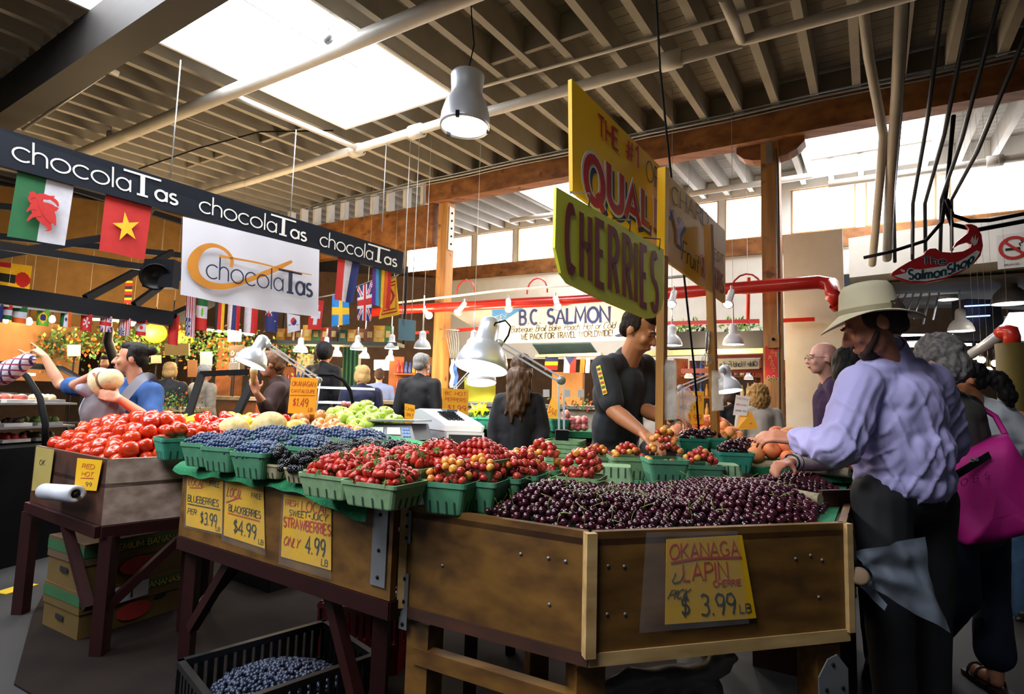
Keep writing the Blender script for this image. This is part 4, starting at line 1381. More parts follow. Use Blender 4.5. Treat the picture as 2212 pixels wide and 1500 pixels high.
bk = Inst(tag(basket_mesh(), 'b', 'basket'))
bkl = Inst(tag(basket_mesh(.165, .1, mats=[pulpl, slot]), 'b', 'basket'))
bkt = Inst(tag(basket_mesh(.165, .1, mats=[pulpt, slot]), 'b', 'basket'))
trayc = Inst(tag(basket_mesh(.135, .055, tp=.82, mats=[pulpc, slot]), 'b', 'basket'))
trayl = Inst(tag(basket_mesh(.215, .075, .165, tp=.85, mats=[pulpl, slot]), 'b', 'basket'))
def rotz(d): return math.atan2(d.y, d.x)
def setb(inst, p, ang, label, group=None, flip=False, sc=1.0, h=.1):
    M = Matrix.Translation(p)@Matrix.Rotation(ang, 4, 'Z')@Matrix.Diagonal((sc, sc, sc, 1))
    if flip: M = Matrix.Translation(p+V((0, 0, h*sc)))@Matrix.Rotation(ang, 4, 'Z')@Matrix.Rotation(PI, 4, 'X')@Matrix.Diagonal((sc, sc, sc, 1))
    return inst.at(M, label, group)

# --------------------------------------------------------------- fruit
cher = mat('dark_cherry_skin', '12040c', .2, col2='44101f', scale=14, rnd=.6, spec=.6)
blush = mat('blush_cherry_skin', '840c20', .2, col2='d4523a', scale=34, rnd=.5)
blushy = mat('golden_cherry_skin', 'c8502a', .22, col2='e6b04a', scale=34, rnd=.5)
stemg = mat('green_stem', '6b8a2c', .6)
bluem = mat('blueberry_skin', '121c3c', .4, col2='4a648c', scale=60, rnd=.4)
blkb = mat('blackberry_skin', '0b0a12', .28, amp=.4, scale=60)
straw = mat('strawberry_skin', '840c12', .35, col2='cc3c28', scale=18, rnd=.5, bump=.1)
leafg = mat('calyx_green', '55752a', .7, amp=.3)
tomm = mat('tomato_skin', 'a81c0a', .22, col2='d84a1e', scale=9, rnd=.5)
appg = mat('green_apple_skin', '8fb52a', .3, col2='c8d95c', scale=12, rnd=.5)
appr = mat('red_apple_skin', 'c23a30', .3, col2='e8b05a', scale=9, rnd=.4)
peach = mat('peach_skin', 'd8643c', .6, col2='eda05a', scale=14, rnd=.5)
melon = mat('melon_rind', 'b59a5c', .7, col2='d9c48a', scale=30, bump=.3)
mango = mat('mango_skin', 'b3a32c', .4, col2='d9b53c', scale=8)
lemon = mat('lemon_skin', 'd8c414', .4, amp=.15, rnd=.3)
pepr = mat('red_pepper_skin', 'b5120c', .15, col2='d8301c', scale=8, rnd=.4)
def single(name, g, m, label, cat, group):
    return Inst(tag(g.make(name, m, local=True), label, cat, group))
def cherry_g(stem=False, r=.0135, nu=10, nv=7):
    g = G(True)
    g.lathe([(0, -.9*r), (.55*r, -.82*r), (.93*r, -.35*r), (r, .1*r), (.85*r, .62*r), (.45*r, .84*r), (.12*r, .74*r), (0, .7*r)], n=nu)
    return g
def stemmed(name, g, m, label, cat, group, r):
    o = tag(g.make(name, m, local=True), label, cat, group)
    s = G(True)
    s.tube([(0, 0, .7*r), (.1*r, 0, 1.6*r), (.6*r, .1*r, 2.7*r), (1.3*r, .2*r, 3.4*r)], .0009, 4)
    s.make('stem', stemg, o, local=True)
    return Inst(o)
for o_ in (): pass
CL = 'dark red cherry heaped behind the front board of the big plywood bin'
cherI = single('cherry', cherry_g(), cher, CL, 'cherry', 'dark cherries in the big bin')
cherS = stemmed('cherry', cherry_g(), cher, CL, 'cherry', 'dark cherries in the big bin', .0135)
BL = 'red and yellow blush cherry heaped in a green fibre basket'
bluI = single('blush_cherry', cherry_g(r=.0145), blush, BL, 'cherry', 'blush cherries in baskets')
bluY = single('blush_cherry', cherry_g(r=.0145), blushy, BL, 'cherry', 'blush cherries in baskets')
def inpoly(x, y, P):
    ins = False
    for i in range(len(P)):
        (x1, y1), (x2, y2) = P[i], P[i-1]
        if (y1 > y) != (y2 > y) and x < (x2-x1)*(y-y1)/(y2-y1)+x1: ins = not ins
    return ins
def edge_d(x, y, P):
    best = 9
    for i in range(len(P)):
        a, b = V(P[i]), V(P[i-1])
        d = b-a
        t = max(0, min(1, (V((x, y))-a).dot(d)/d.dot(d)))
        best = min(best, (a+d*t-V((x, y))).length)
    return best
def hexgrid(P, sp, jit=.13):
    xs, ys = [p[0] for p in P], [p[1] for p in P]
    out, row = [], 0
    y = min(ys)
    while y < max(ys):
        x = min(xs)+(sp/2 if row % 2 else 0)
        while x < max(xs):
            px, py = x+RND.uniform(-jit, jit)*sp, y+RND.uniform(-jit, jit)*sp
            if inpoly(px, py, P): out.append((px, py))
            x += sp
        y += sp*.87
        row += 1
    return out
def bulk(name, pts, r, m, label, cat, shape=None, nu=7, nv=5, squash=1.0):
    """the rest of a heap: one object"""
    g = G(True)
    for p in pts:
        if shape: g.ext(shape(p))
        else: g.ball(p, r*RND.uniform(.92, 1.06), 0, nu, nv, (1, 1, squash), rrot().to_matrix() if squash != 1 else None)
    return g.make(name, m, label=label, cat=cat, kind='stuff')
# dark cherries in the big bin
regA = [(p.x, p.y) for p in (Zp(1056, 1112, .93), Zp(1110, 1082, .93), Zp(1190, 1056, .93), Zp(1320, 1062, .93), Zp(1470, 1066, .93), Zp(1590, 1048, .93), Zp(1700, 1075, .93), Zp(1785, 1095, .93))]+[(p.x, p.y) for p in (A2+V((-.1, .02, 0)), A1+V((.0, .035, 0)), A0+(A1-A0)*.42+V((.01, .03, 0)))]
pk1, pk2 = Zp(1205, 1062, 1.0), Zp(1610, 1055, 1.0)
def hA(x, y):
    e = min(1, edge_d(x, y, regA)/.12)
    m1 = math.exp(-((x-pk1.x)**2+(y-pk1.y)**2)/.05)
    m2 = math.exp(-((x-pk2.x)**2+(y-pk2.y)**2)/.07)
    return .926+.038*e+.055*m1*e**.3+.055*m2*e**.3+.012*noise.noise(V((x*9, y*9, 0)))
top = [V((x, y, hA(x, y)+RND.uniform(-.004, .006))) for x, y in hexgrid(regA, .0262, .26)]
low = [V((x, y, hA(x, y)-.017)) for x, y in hexgrid(regA, .027)]
top.sort(key=lambda p: (p-CAM).length)
for i, p in enumerate(top[:300]):
    (cherS if i % 5 == 0 else cherI).at(TRS(p, rrot() if i % 5 else Euler((RND.uniform(-.7, .7), RND.uniform(-.7, .7), RND.uniform(0, 6.3))), RND.uniform(.88, .99)), CL, 'dark cherries in the big bin')
bulk('cherry_heap', top[300:]+low, .0132, cher, 'mass of dark cherries filling the back of the big plywood bin', 'cherries', nu=8, nv=6)
g = G(True)
for i in range(70):
    p = top[int(RND.random()**1.0*len(top))]+V((0, 0, .012))
    a = RND.uniform(0, 6.3)
    d = V((math.cos(a), math.sin(a), RND.uniform(0, .5)))
    s = V((-d.y, d.x, .2))
    g.tube([p, p+d*.014+s*.003, p+d*.028+s*.002, p+d*.042-s*.003], .0011, 4)
g.make('cherry_stalks', stemg, label='loose green stalks lying on the dark cherries', cat='stalks', kind='stuff')
# side bin of cherries beyond the burlap roll
burl = mat('burlap', 'a89a7a', .9, amp=.2, scale=80)
g = G(True)
g.tube([Zp(1480, 1048, .97), Zp(1600, 1057, .97), Zp(1700, 1068, .97), Zp(1772, 1080, .97)], [.02, .026, .024, .022], 10)
g.make('burlap_roll', burl, label='burlap covered divider between the two heaps of dark cherries', cat='divider')
g = G()
g.bar(Zp(1772, 1080, .955), Zp(1838, 1078, .955), .02, .07)
g.make('divider_board', brown, label='short dark board between the burlap roll and the bin end', cat='divider')
g = G(True)
g.tube([Zp(1600, 1001, 1.0), Zp(1700, 1008, 1.0), Zp(1835, 1022, 1.0)], .024, 10)
g.make('burlap_roll', burl, label='burlap covered divider below the peaches', cat='divider')
regS = [(p.x, p.y) for p in (Zp(1610, 1050, .96), Zp(1600, 1035, .96), Zp(1690, 1026, .96), Zp(1800, 1036, .96), Zp(1838, 1060, .96), Zp(1830, 1072, .96), Zp(1770, 1072, .96))]
hs = lambda x, y: .92+.06*min(1, edge_d(x, y, regS)/.1)
bulk('cherry_heap', [V((x, y, hs(x, y)+RND.uniform(0, .01))) for x, y in hexgrid(regS, .026)], .0132, cher, 'flat heap of dark cherries between the two burlap dividers', 'cherries')
g = G()
g.prism([V((x, y, .88)) for x, y in [(p.x, p.y) for p in (Zp(1590, 1052, .96), Zp(1585, 1004, 1.0), Zp(1850, 1020, .96), Zp(1846, 1075, .96))]], (0, 0, .035))
g.make('turf_mat', turf, label='green turf under the flat cherry heap by the bin end', cat='turf mat')

# baskets of blush cherries
def dome(c, w, hgt, r, sp=None, full=.42, ang=0.0, asp=1.0):
    sp = sp or r*1.85
    out = []
    P = [(-w*full, -w*full), (w*full, -w*full), (w*full, w*full), (-w*full, w*full)]
    for x, y in hexgrid(P, sp, .12):
        k = max(abs(x), abs(y))/(w*full)
        z = hgt*(1-k**2.2)
        y *= asp
        out.append(V((c.x+x*math.cos(ang)-y*math.sin(ang), c.y+x*math.sin(ang)+y*math.cos(ang), c.z+z+RND.uniform(-.003, .004))))
    return out
dirA = rotz(A1-A0)
allb = []
blow = []
for i, (x, y, inst, hg, lb) in enumerate(((957, 1047, bk, .045, 'green basket of blush cherries at the corner of the big bin'), (1022, 1044, bk, .045, 'second basket of blush cherries in the row from the bin corner'), (1076, 1036, bk, .05, 'third basket of blush cherries in the row from the bin corner'), (1130, 1026, bk, .055, 'fourth basket of blush cherries in the row, heaped high'), (1172, 1015, bk, .075, 'last basket of blush cherries in the row, behind the heaped one'), (1257, 1030, bkl, .06, 'single basket of blush cherries in front of the basket stack'))):
    p = Zp(x, y, 1.02)+perp(A0, A1)*(.055 if i < 3 else 0)
    setb(inst, V((p.x, p.y, .93)), dirA+.15, lb, sc=1.0 if i != 5 else .95)
    q = V((p.x, p.y, 1.034))
    allb += dome(q, .165, hg+.02, .0145, ang=dirA+.15, full=.43)
    blow.append(q)
for i, (x, y, d, inst, hg, lb) in enumerate(((1290, 984, 2.7, bkl, .05, 'basket of blush cherries at the end of the raised row before the young man'), (1355, 985, 2.55, bkl, .055, 'basket of blush cherries second in the raised row'), (1435, 990, 2.33, bk, .13, 'basket with the tallest pile of blush cherries'), (1513, 1002, 2.5, bk, .065, 'basket of blush cherries beside the tallest pile, towards the lavender shirt'))):
    p = D(x, y, d)
    setb(inst, V((p.x, p.y, p.z-.1)), dirA+.5, lb)
    setb(bk, V((p.x, p.y, p.z-.2)), dirA+.45, 'upturned green basket under the ' + ('end of the raised cherry row', 'second raised basket', 'tallest cherry pile', 'basket beside the tallest pile')[i], flip=True)
    g = G()
    g.box((p.x, p.y, (p.z-.2+.913)/2), (.2, .2, max(.004, p.z-.2-.913)), 0, hz(A1-A0), perp(A0, A1))
    if p.z-.2 > .92: g.make('riser_block', brown, label='dark wooden riser under the ' + ('end of the raised cherry row', 'second raised basket', 'tallest cherry pile', 'basket beside the tallest pile')[i], cat='riser')
    allb += dome(p-V((0, 0, .015)), .165, hg+.01, .0145, ang=dirA+.5, full=.4)
allb.sort(key=lambda p: (p-CAM).length)
for p in allb[:300]: (bluI if RND.random() < .74 else bluY).at(TRS(p, rrot(), RND.uniform(.88, 1.05)), BL, 'blush cherries in baskets')
if allb[300:]: bulk('blush_cherry_heap', allb[300:], .0143, blush, 'rest of the blush cherries in the rear baskets', 'cherries')
bulk('blush_cherry_fill', [q+V((RND.uniform(-.045, .045), RND.uniform(-.045, .045), RND.uniform(-.015, .01))) for q in blow for k in range(14)], .0143, blush, 'blush cherries lying low inside the row of baskets', 'cherries')
for x, y, lb in ((1328, 1042, 'empty upturned basket between the cherry heap and raised row'), (1560, 1036, 'empty upturned basket at the burlap roll')):
    p = Zp(x, y, .96)
    setb(bkl, V((p.x, p.y, .93)), dirA+.3, lb, flip=True)
# dark cherry baskets further back
dcl = []
for x, y, d, lb in ((1582, 975, 2.75, 'basket of dark cherries in front of the peaches'), (1608, 968, 2.95, 'basket of dark cherries tucked behind another near the peaches'), (1495, 946, 3.15, 'basket of dark cherries behind the whisk pole'), (1530, 944, 3.2, 'basket of dark cherries close beside the power cord')):
    p = D(x, y, d)
    setb(bkt, V((p.x, p.y, p.z-.1)), dirA+.4, lb)
    g = G()
    g.box((p.x, p.y, (p.z-.1+.913)/2), (.14, .14, p.z-.1-.913))
    g.make('riser_block', brown, label='dark riser under the ' + lb, cat='riser')
    dcl += dome(p-V((0, 0, .015)), .165, .06, .0135, ang=dirA+.4, full=.4)
bulk('cherry_heap', dcl, .0135, cher, 'dark cherries piled in the rear green baskets', 'cherries')
# nested stack of empty baskets
p = D(1222, 950, 2.62)
nst = 9
g = G()
g.box((p.x, p.y, (p.z-.1-.02*(nst-1)+.913)/2), (.15, .15, max(.01, p.z-.1-.02*(nst-1)-.913)), 0, hz(A1-A0), perp(A0, A1))
g.make('riser_block', brown, label='dark riser under the stack of empty baskets', cat='riser')
for k in range(nst): setb(bkl, V((p.x, p.y, p.z-.1-.02*(nst-1-k))), dirA+.2, 'empty fibre basket nested in the tall stack beside the lamp arm', 'nested empty baskets')

# berry table: blueberries
dB = rotz(eB)
bb = []
pos = []
for x, y, h, lb in ((455, 955, .105, 'green basket of blueberries at the outer end of the berry table'), (500, 963, .105, 'second green basket of blueberries along the table edge'), (567, 974, .105, 'third green basket of blueberries, beside the cream trays'), (520, 946, .105, 'blueberry basket in the second row, at the tomato end'), (590, 951, .105, 'blueberry basket in the second row, behind the third one'), (672, 962, .105, 'blueberry basket in the second row, behind the blackberries'), (590, 938, .105, 'blueberry basket in the back row below the pale melon'), (660, 938, .105, 'blueberry basket in the back row below the mango'), (730, 942, .105, 'blueberry basket in the back row below the red apples'), (790, 948, .105, 'blueberry basket in the back row beside the scale')):
    pos.append((onB(x, y, h), lb))
for p, lb in pos:
    b0 = p-V((0, 0, .1))
    setb(bk if RND.random() < .7 else bkl, b0, dB+.25, lb)
    bb += [q for q in dome(p-V((0, 0, .006)), .165, .04, .0085, .0155, .47, dB+.25)]
blI = None
gb = G(True)
r = .0085
gb.lathe([(0, -r), (.7*r, -.7*r), (r, 0), (.78*r, .62*r), (.45*r, .9*r), (.36*r, 1.02*r), (.26*r, .86*r), (0, .82*r)], n=9)
blI = single('blueberry', gb, bluem, 'x', 'blueberry', None)
bb.sort(key=lambda p: (p-CAM).length)
for p in bb[:300]: blI.at(TRS(p, rrot(), RND.uniform(.85, 1.15)), 'small blue berry heaped in the blueberry baskets', 'blueberries in baskets')
bulk('blueberry_heap', bb[300:]+[q-V((0, 0, .012)) for q in bb], .0085, bluem, 'mass of blueberries filling the baskets on the berry table', 'blueberries', nu=6, nv=4)
# blackberries in cream trays
def blackb():
    g = G(True)
    for j in range(5):
        t = -1+.5*j
        rr = math.sqrt(max(0, 1-(t*.85)**2))
        n = (4, 7, 8, 7, 4)[j]
        for k in range(n):
            a = 2*PI*k/n+j*.4
            g.ball((math.cos(a)*rr*.0095, math.sin(a)*rr*.0095, t*.0105), .0052, 0, 6, 4)
    return g
bkI = single('blackberry', blackb(), blkb, 'black bramble berry heaped in the cream trays and baskets', 'blackberry', 'blackberries')
bp = []
for x, y, inst, h, lb in ((603, 998, trayc, .06, 'cream tray of blackberries beside the blueberry baskets'), (668, 1007, trayc, .06, 'cream tray of blackberries beside the strawberries'), (735, 985, trayl, .075, 'tray of blackberries behind the cream trays'), (790, 978, trayl, .075, 'tray of blackberries in front of the scale'), (860, 982, trayl, .075, 'tray of blackberries behind the strawberries'), (925, 985, trayl, .075, 'tray of blackberries in front of the cash drawer')):
    p = onB(x, y, h)
    setb(inst, p-V((0, 0, h-.004)), dB+.15, lb)
    bp += dome(p-V((0, 0, .008)), .15 if inst is trayc else .2, .06 if inst is trayc else .05, .0135, .0235, .45, dB+.15, 1.0 if inst is trayc else .8)
for p in bp[:260]: bkI.at(TRS(p, rrot(), RND.uniform(.9, 1.15)), None, 'blackberries')
# strawberries
gs = G(True)
gs.lathe([(0, -.022), (.006, -.019), (.0125, -.006), (.0155, .006), (.0125, .014), (.005, .0165), (0, .016)], n=11)
so = tag(gs.make('strawberry', straw, local=True), 'x', 'strawberry')
gl = G()
for k in range(7):
    a = k*2*PI/7
    d = V((math.cos(a), math.sin(a), 0))
    s = V((-d.y, d.x, 0))
    gl.add([V((0, 0, .0165)), d*.009+s*.004+V((0, 0, .0175)), d*.017+V((0, 0, .015+.004*(k % 2))), d*.009-s*.004+V((0, 0, .0175))], [(0, 1, 2, 3)])
gl.tube([(0, 0, .016), (.001, 0, .026)], .0011, 5)
gl.make('calyx', leafg, so, local=True)
stI = Inst(so)
sp_, sp_c = [], []
for x, y, lb in ((735, 1020, 'wide green tray of strawberries beside the blackberries'), (832, 1036, 'wide green tray of strawberries nearest the cherry bin'), (800, 1003, 'tray of strawberries in the second row'), (885, 1003, 'tray of strawberries behind the corner basket of cherries'), (955, 990, 'tray of strawberries in the back, below the cash drawer'), (1035, 986, 'tray of strawberries in the back, in front of the long-haired woman')):
    p = onB(x, y, .08)
    sp_c.append(p)
    setb(trayl, p-V((0, 0, .076)), dB+.1, lb)
    for q in dome(V((0, 0, 0)), .205, .055, .0135, .0228, .43):
        sp_.append(Matrix.Rotation(dB+.1, 3, 'Z')@V((q.x, q.y*.78, 0))+p+V((0, 0, q.z-.002)))
for p in sp_[:300]: stI.at(TRS(p, rrot(), RND.uniform(.78, 1.08)), 'red strawberry with a green calyx heaped in the green trays', 'strawberries')
if sp_[300:]: bulk('strawberry_heap', sp_[300:], .013, straw, 'more strawberries at the back of the green trays', 'strawberries')
bulk('strawberry_fill', [p-V((0, 0, .024)) for p in sp_ if min((p-q).length for q in sp_c) < .066], .0155, straw, 'strawberries lying low inside the green trays', 'strawberries')

# tomatoes
gt = G(True)
n_ = 20
pr = [(0, -.036), (.018, -.038), (.036, -.026), (.045, -.002), (.042, .02), (.028, .034), (.012, .035), (.004, .03), (0, .029)]
vs, fs = [], []
for rr, z in pr:
    for k in range(n_):
        a = 2*PI*k/n_
        q = rr*(1+.04*math.cos(5*a)*(1 if z > 0 else .4))
        vs.append(V((q*math.cos(a), q*math.sin(a), z)))
for i in range(len(pr)-1):
    for k in range(n_): fs.append((i*n_+k, i*n_+(k+1) % n_, (i+1)*n_+(k+1) % n_, (i+1)*n_+k))
gt.add(vs, fs, 0, True)
tI = single('tomato', gt, tomm, 'x', 'tomato', None)
regT = [(p.x, p.y) for p in (C0+V((.06, .04, 0)), C1+V((0, .06, 0)), C1+(C2-C1)*.55+V((0, .05, 0)), C1+(C2-C1)*.6+nC*.45, C0+nC*.5)]
cT = V((sum(p[0] for p in regT)/5, sum(p[1] for p in regT)/5))
hT = lambda x, y: .93+.2*min(1, edge_d(x, y, regT)/.26)**.8
for x, y in hexgrid(regT, .08, .14):
    tI.at(TRS((x, y, hT(x, y)+RND.uniform(-.012, .012)), Euler((RND.uniform(-.6, .6), RND.uniform(-.6, .6), RND.uniform(0, 6))), RND.uniform(.9, 1.1)), 'ripe red tomato heaped in the weathered plywood box', 'tomatoes in the box')
bulk('tomato_fill', [V((x, y, hT(x, y)-.055)) for x, y in hexgrid(regT, .075)], .043, tomm, 'tomatoes packed under the top layer in the plywood box', 'tomatoes', nu=12, nv=8)
g = G()
g.prism([V((cT.x+(x-cT.x)*.8, cT.y+(y-cT.y)*.8, .82)) for x, y in regT], (0, 0, .06))
g.make('false_bottom', brown, boxC)
dC = rotz(C2-C1)
for i, (x, y, z, fl, lb) in enumerate(((352, 985, .94, True, 'upturned teal tray at the bottom beside the tomatoes'), (362, 957, 1.03, False, 'teal tray of small tomatoes on top of another'), (428, 985, .94, True, 'upturned teal tray beside the blueberries'), (432, 957, 1.03, False, 'teal tray beside the blueberry baskets'))):
    p = Zp(x, y, z)
    setb(bkt, V((p.x-.03, p.y+.13, z-.09+.0)), dC, lb, flip=fl, sc=1.08 if i < 2 else .9)
    if not fl:
        for q in dome(V((p.x-.03, p.y+.13, z+.015)), .165, .05, .03, .056, .36): tI.at(TRS(q, rrot(), .68), 'small red tomato in the teal trays beside the box', 'small tomatoes in trays')

# --------------------------------------------------------------- raised rack with melons, apples, peppers
K0, K1 = D(430, 957, 3.2), D(905, 946, 2.85)
K2, K3 = D(900, 905, 3.55), D(385, 905, 3.9)
rack = thing('produce_rack', 'dark sloping rack holding melons, apples and peppers behind the berries', 'rack', (K0.x, K0.y, 0))
Kn = (K1-K0).cross(K3-K0).normalized()
if Kn.z < 0: Kn = -Kn
g = G()
g.hexa([K0-Kn*.03, K1-Kn*.03, K2-Kn*.03, K3-Kn*.03, K0, K1, K2, K3])
g.make('shelf', brown, rack)
for p in (K0+V((.05, .1, 0)), K1+V((-.05, .1, 0)), K2, K3):
    g = G()
    g.bar(V((p.x, p.y, 0)), V((p.x, p.y, p.z-.04)), .05, .05)
    g.make('leg', framer, rack)
def on_rack(x, y, r): return PL(x, y, K0+Kn*r, Kn)
def fruit(inst, x, y, d, rot, sc, label, group=None): return inst.at(TRS(D(x, y, d), rot, sc), label, group)
gm = G(True)
gm.ball((0, 0, 0), .095, 0, 24, 16, (1, 1, .94))
mI = single('melon', gm, melon, 'x', 'melon', None)
for x, y, rr, lb in ((583, 925, 1.0, 'large pale netted melon upright behind the blueberries'), (505, 932, .9, 'pale melon beside the red peppers')):
    mI.at(TRS(on_rack(x, y, .09*rr), None, rr), lb)
gm = G(True)
gm.ball((0, 0, 0), .06, 0, 20, 14, (1.15, .9, .98))
aI = single('mango', gm, mango, 'x', 'mango', None)
for x, y, s, lb in ((640, 930, 1.0, 'yellow green mango beside the large melon'), (672, 937, .75, 'yellow mango in front of the red apples')): aI.at(TRS(on_rack(x, y, .058*s), Euler((0, .2, .4)), s), lb)
ga = G(True)
r = .04
ga.lathe([(0, -.72*r), (.25*r, -.84*r), (.62*r, -.72*r), (.93*r, -.2*r), (r, .2*r), (.86*r, .66*r), (.5*r, .86*r), (.2*r, .78*r), (0, .55*r)], n=18)
def apple_proto(m, nm):
    o = tag(ga.make(nm, m, local=True), 'x', 'apple')
    s = G(True)
    s.tube([(0, 0, .55*r), (.05*r, 0, 1.1*r)], .0018, 5)
    s.make('stem', mat('apple_stem', '4a3a1c', .7), o, local=True)
    return Inst(o)
gaI, raI = apple_proto(appg, 'green_apple'), apple_proto(appr, 'red_apple')
for x, y, d in ((735, 908, 3.25), (765, 915, 3.15), (795, 918, 3.05), (770, 925, 2.95), (785, 905, 3.2), (720, 897, 3.45), (737, 893, 3.5), (770, 888, 3.45), (800, 893, 3.35), (832, 895, 3.3), (760, 905, 3.3), (790, 880, 3.5), (765, 893, 3.6), (793, 898, 3.45), (820, 905, 3.25), (838, 905, 3.3), (848, 913, 3.2), (858, 915, 3.3), (743, 900, 3.4), (805, 912, 3.15)):
    fruit(gaI, x, y, d-.05, Euler((RND.uniform(-.8, .8), RND.uniform(-.8, .8), 0)), 1.2, 'green apple piled on the rack beside the scale', 'green apples')
for x, y, d in ((690, 918, 3.1), (705, 930, 3.0), (722, 920, 3.0), (735, 930, 2.9), (752, 935, 2.85), (770, 938, 2.8), (693, 900, 3.3), (655, 905, 3.5), (670, 900, 3.55), (655, 918, 3.3), (700, 940, 2.85), (735, 943, 2.8), (760, 944, 2.78), (683, 928, 3.05), (716, 908, 3.2), (640, 907, 3.6), (715, 935, 2.9)):
    fruit(raI, x, y, d-.03, Euler((RND.uniform(-.8, .8), RND.uniform(-.8, .8), 0)), .98, 'red and yellow apple piled between the mango and the green apples', 'red apples')
gp = G(True)
gp.lathe([(0, -.045), (.018, -.042), (.027, -.02), (.03, .012), (.024, .034), (.01, .04), (0, .036)], n=14)
pI = single('plum_tomato', gp, pepr, 'x', 'tomato', None)
for x, y, d in ((432, 925, 3.35), (445, 918, 3.35), (460, 910, 3.4), (470, 925, 3.2), (480, 915, 3.3), (452, 935, 3.15), (440, 942, 3.1), (468, 940, 3.08), (482, 932, 3.12), (492, 905, 3.45), (435, 905, 3.55), (445, 902, 3.6), (418, 925, 3.4), (455, 925, 3.25), (425, 940, 3.15), (487, 900, 3.6), (552, 903, 3.6), (612, 907, 3.6)):
    fruit(pI, x, y, d, Euler((RND.uniform(.8, 2.2), RND.uniform(-.4, .4), RND.uniform(0, 3))), 1.1, 'glossy red plum tomato piled between the trays and the pale melon', 'plum tomatoes')
gl_ = G(True)
gl_.lathe([(0, -.05), (.01, -.044), (.027, -.025), (.032, 0), (.027, .025), (.01, .044), (0, .05)], n=14)
lI = single('lemon', gl_, lemon, 'x', 'lemon', None)
for x, y, d in ((512, 905, 3.6), (528, 907, 3.55), (545, 915, 3.4), (555, 925, 3.25), (530, 918, 3.4), (545, 932, 3.2), (505, 915, 3.5), (540, 903, 3.65), (500, 900, 3.7), (556, 912, 3.5)):
    fruit(lI, x, y, d, rrot(), 1.0, 'yellow lemon between the two pale melons', 'lemons')
gbn = G(True)
gbn.tube([(-.09, 0, .03), (-.06, 0, .008), (0, 0, 0), (.06, 0, .012), (.095, 0, .04)], [.006, .017, .02, .017, .006], 9)
bnI = single('banana', gbn, mat('banana_skin', 'd8bf1e', .5, amp=.1), 'x', 'banana', None)
for x, y, a in ((372, 906, .2), (390, 908, .1), (405, 911, -.1), (385, 916, .3), (400, 920, 0)):
    fruit(bnI, x, y, 3.75, Euler((RND.uniform(-.5, .5), 0, a)), 1.0, 'yellow banana lying behind the tomatoes', 'bananas')
# ================================================================ people
def cap(g, a, b, r0, r1=None, n=12):
    a, b = V(a), V(b)
    r1 = r0 if r1 is None else r1
    d = b-a
    L = max(d.length, 1e-5)
    k = 5
    pr = [(r0*math.sin(PI/2*i/k), -r0*math.cos(PI/2*i/k)) for i in range(k+1)]+[(r1*math.cos(PI/2*i/k), L+r1*math.sin(PI/2*i/k)) for i in range(k+1)]
    pr[0], pr[-1] = (1e-4, pr[0][1]), (1e-4, pr[-1][1])
    g.lathe(pr, a, d if d.length > 1e-6 else V((0, 0, 1)), n)
    k0 = len(g.v)-len(pr)*n
    g.f += [tuple(k0+i for i in range(n))[::-1], tuple(k0+len(pr)*n-n+i for i in range(n))]
    g.mi += [0, 0]
    g.sm += [True, True]
def ell(g, c, r, R=None):
    n0 = len(g.v)
    g.ball(c, 1, 0, 14, 10, r, R)
def chain(g, pts, rs):
    for i in range(len(pts)-1): cap(g, pts[i], pts[i+1], rs[i], rs[i+1])
def fuse(g, name, mats, parent, vox=.01, it=4, disp=None, mf=None, label=None):
    """one continuous surface out of overlapping shapes"""
    me = bpy.data.meshes.new('tmp')
    me.from_pydata([tuple(p) for p in g.v], [], g.f)
    o = bpy.data.objects.new('tmp', me)
    COL.objects.link(o)
    md = o.modifiers.new('r', 'REMESH')
    md.mode = 'VOXEL'
    md.voxel_size = vox
    if it:
        ms = o.modifiers.new('s', 'SMOOTH')
        ms.factor, ms.iterations = .5, it
    dg = bpy.context.evaluated_depsgraph_get()
    dg.update()
    m2 = bpy.data.meshes.new_from_object(o.evaluated_get(dg))
    bpy.data.objects.remove(o)
    bpy.data.meshes.remove(me)
    m2.name = name
    n = len(m2.vertices)
    co = np.empty(n*3)
    m2.vertices.foreach_get('co', co)
    co = co.reshape(-1, 3)
    if disp:
        nr = np.empty(n*3)
        m2.vertices.foreach_get('normal', nr)
        nr = nr.reshape(-1, 3)
        co = co+nr*np.array([disp(V(p)) for p in co])[:, None]
    if not isinstance(mats, (list, tuple)): mats = [mats]
    for m in mats: m2.materials.append(m)
    if mf:
        idx = [mf(p.center) for p in m2.polygons]
        m2.polygons.foreach_set('material_index', idx)
    im = np.array(INV[parent.name])
    co = co@im[:3, :3].T+im[:3, 3]
    m2.vertices.foreach_set('co', co.ravel())
    m2.polygons.foreach_set('use_smooth', [True]*len(m2.polygons))
    m2.update()
    ob = bpy.data.objects.new(name, m2)
    COL.objects.link(ob)
    ob.parent = parent
    INV[ob.name] = INV[parent.name]
    return tag(ob, label)
def frame3(f, up=V((0, 0, 1))):
    f = V(f).normalized()
    r = f.cross(up).normalized()
    u = r.cross(f)
    return Matrix((r, f, u)).transposed()   # columns: right, forward, up
def folds(sx=9, sy=9, sz=3, a=.006, seed=0):
    return lambda v: a*(noise.noise(V((v.x*sx+seed, v.y*sy, v.z*sz)))+.5*noise.noise(V((v.x*sx*2.3, v.y*sy*2.3+seed, v.z*sz*2.5))))
skin1 = mat('fair_skin', 'c98a6a', .5, amp=.08, scale=12)
skin2 = mat('tan_skin', 'b5764e', .5, amp=.08, scale=12)
skin3 = mat('pink_skin', 'd39a88', .5, amp=.08, scale=12)
skind = mat('ruddy_skin', 'bd7a5c', .5, amp=.08, scale=12)
lipm = mat('lip_colour', 'a0504a', .5)
eyew = mat('eye_white', 'd8d0c8', .3)
eyed = mat('eye_dark', '1a120e', .2)
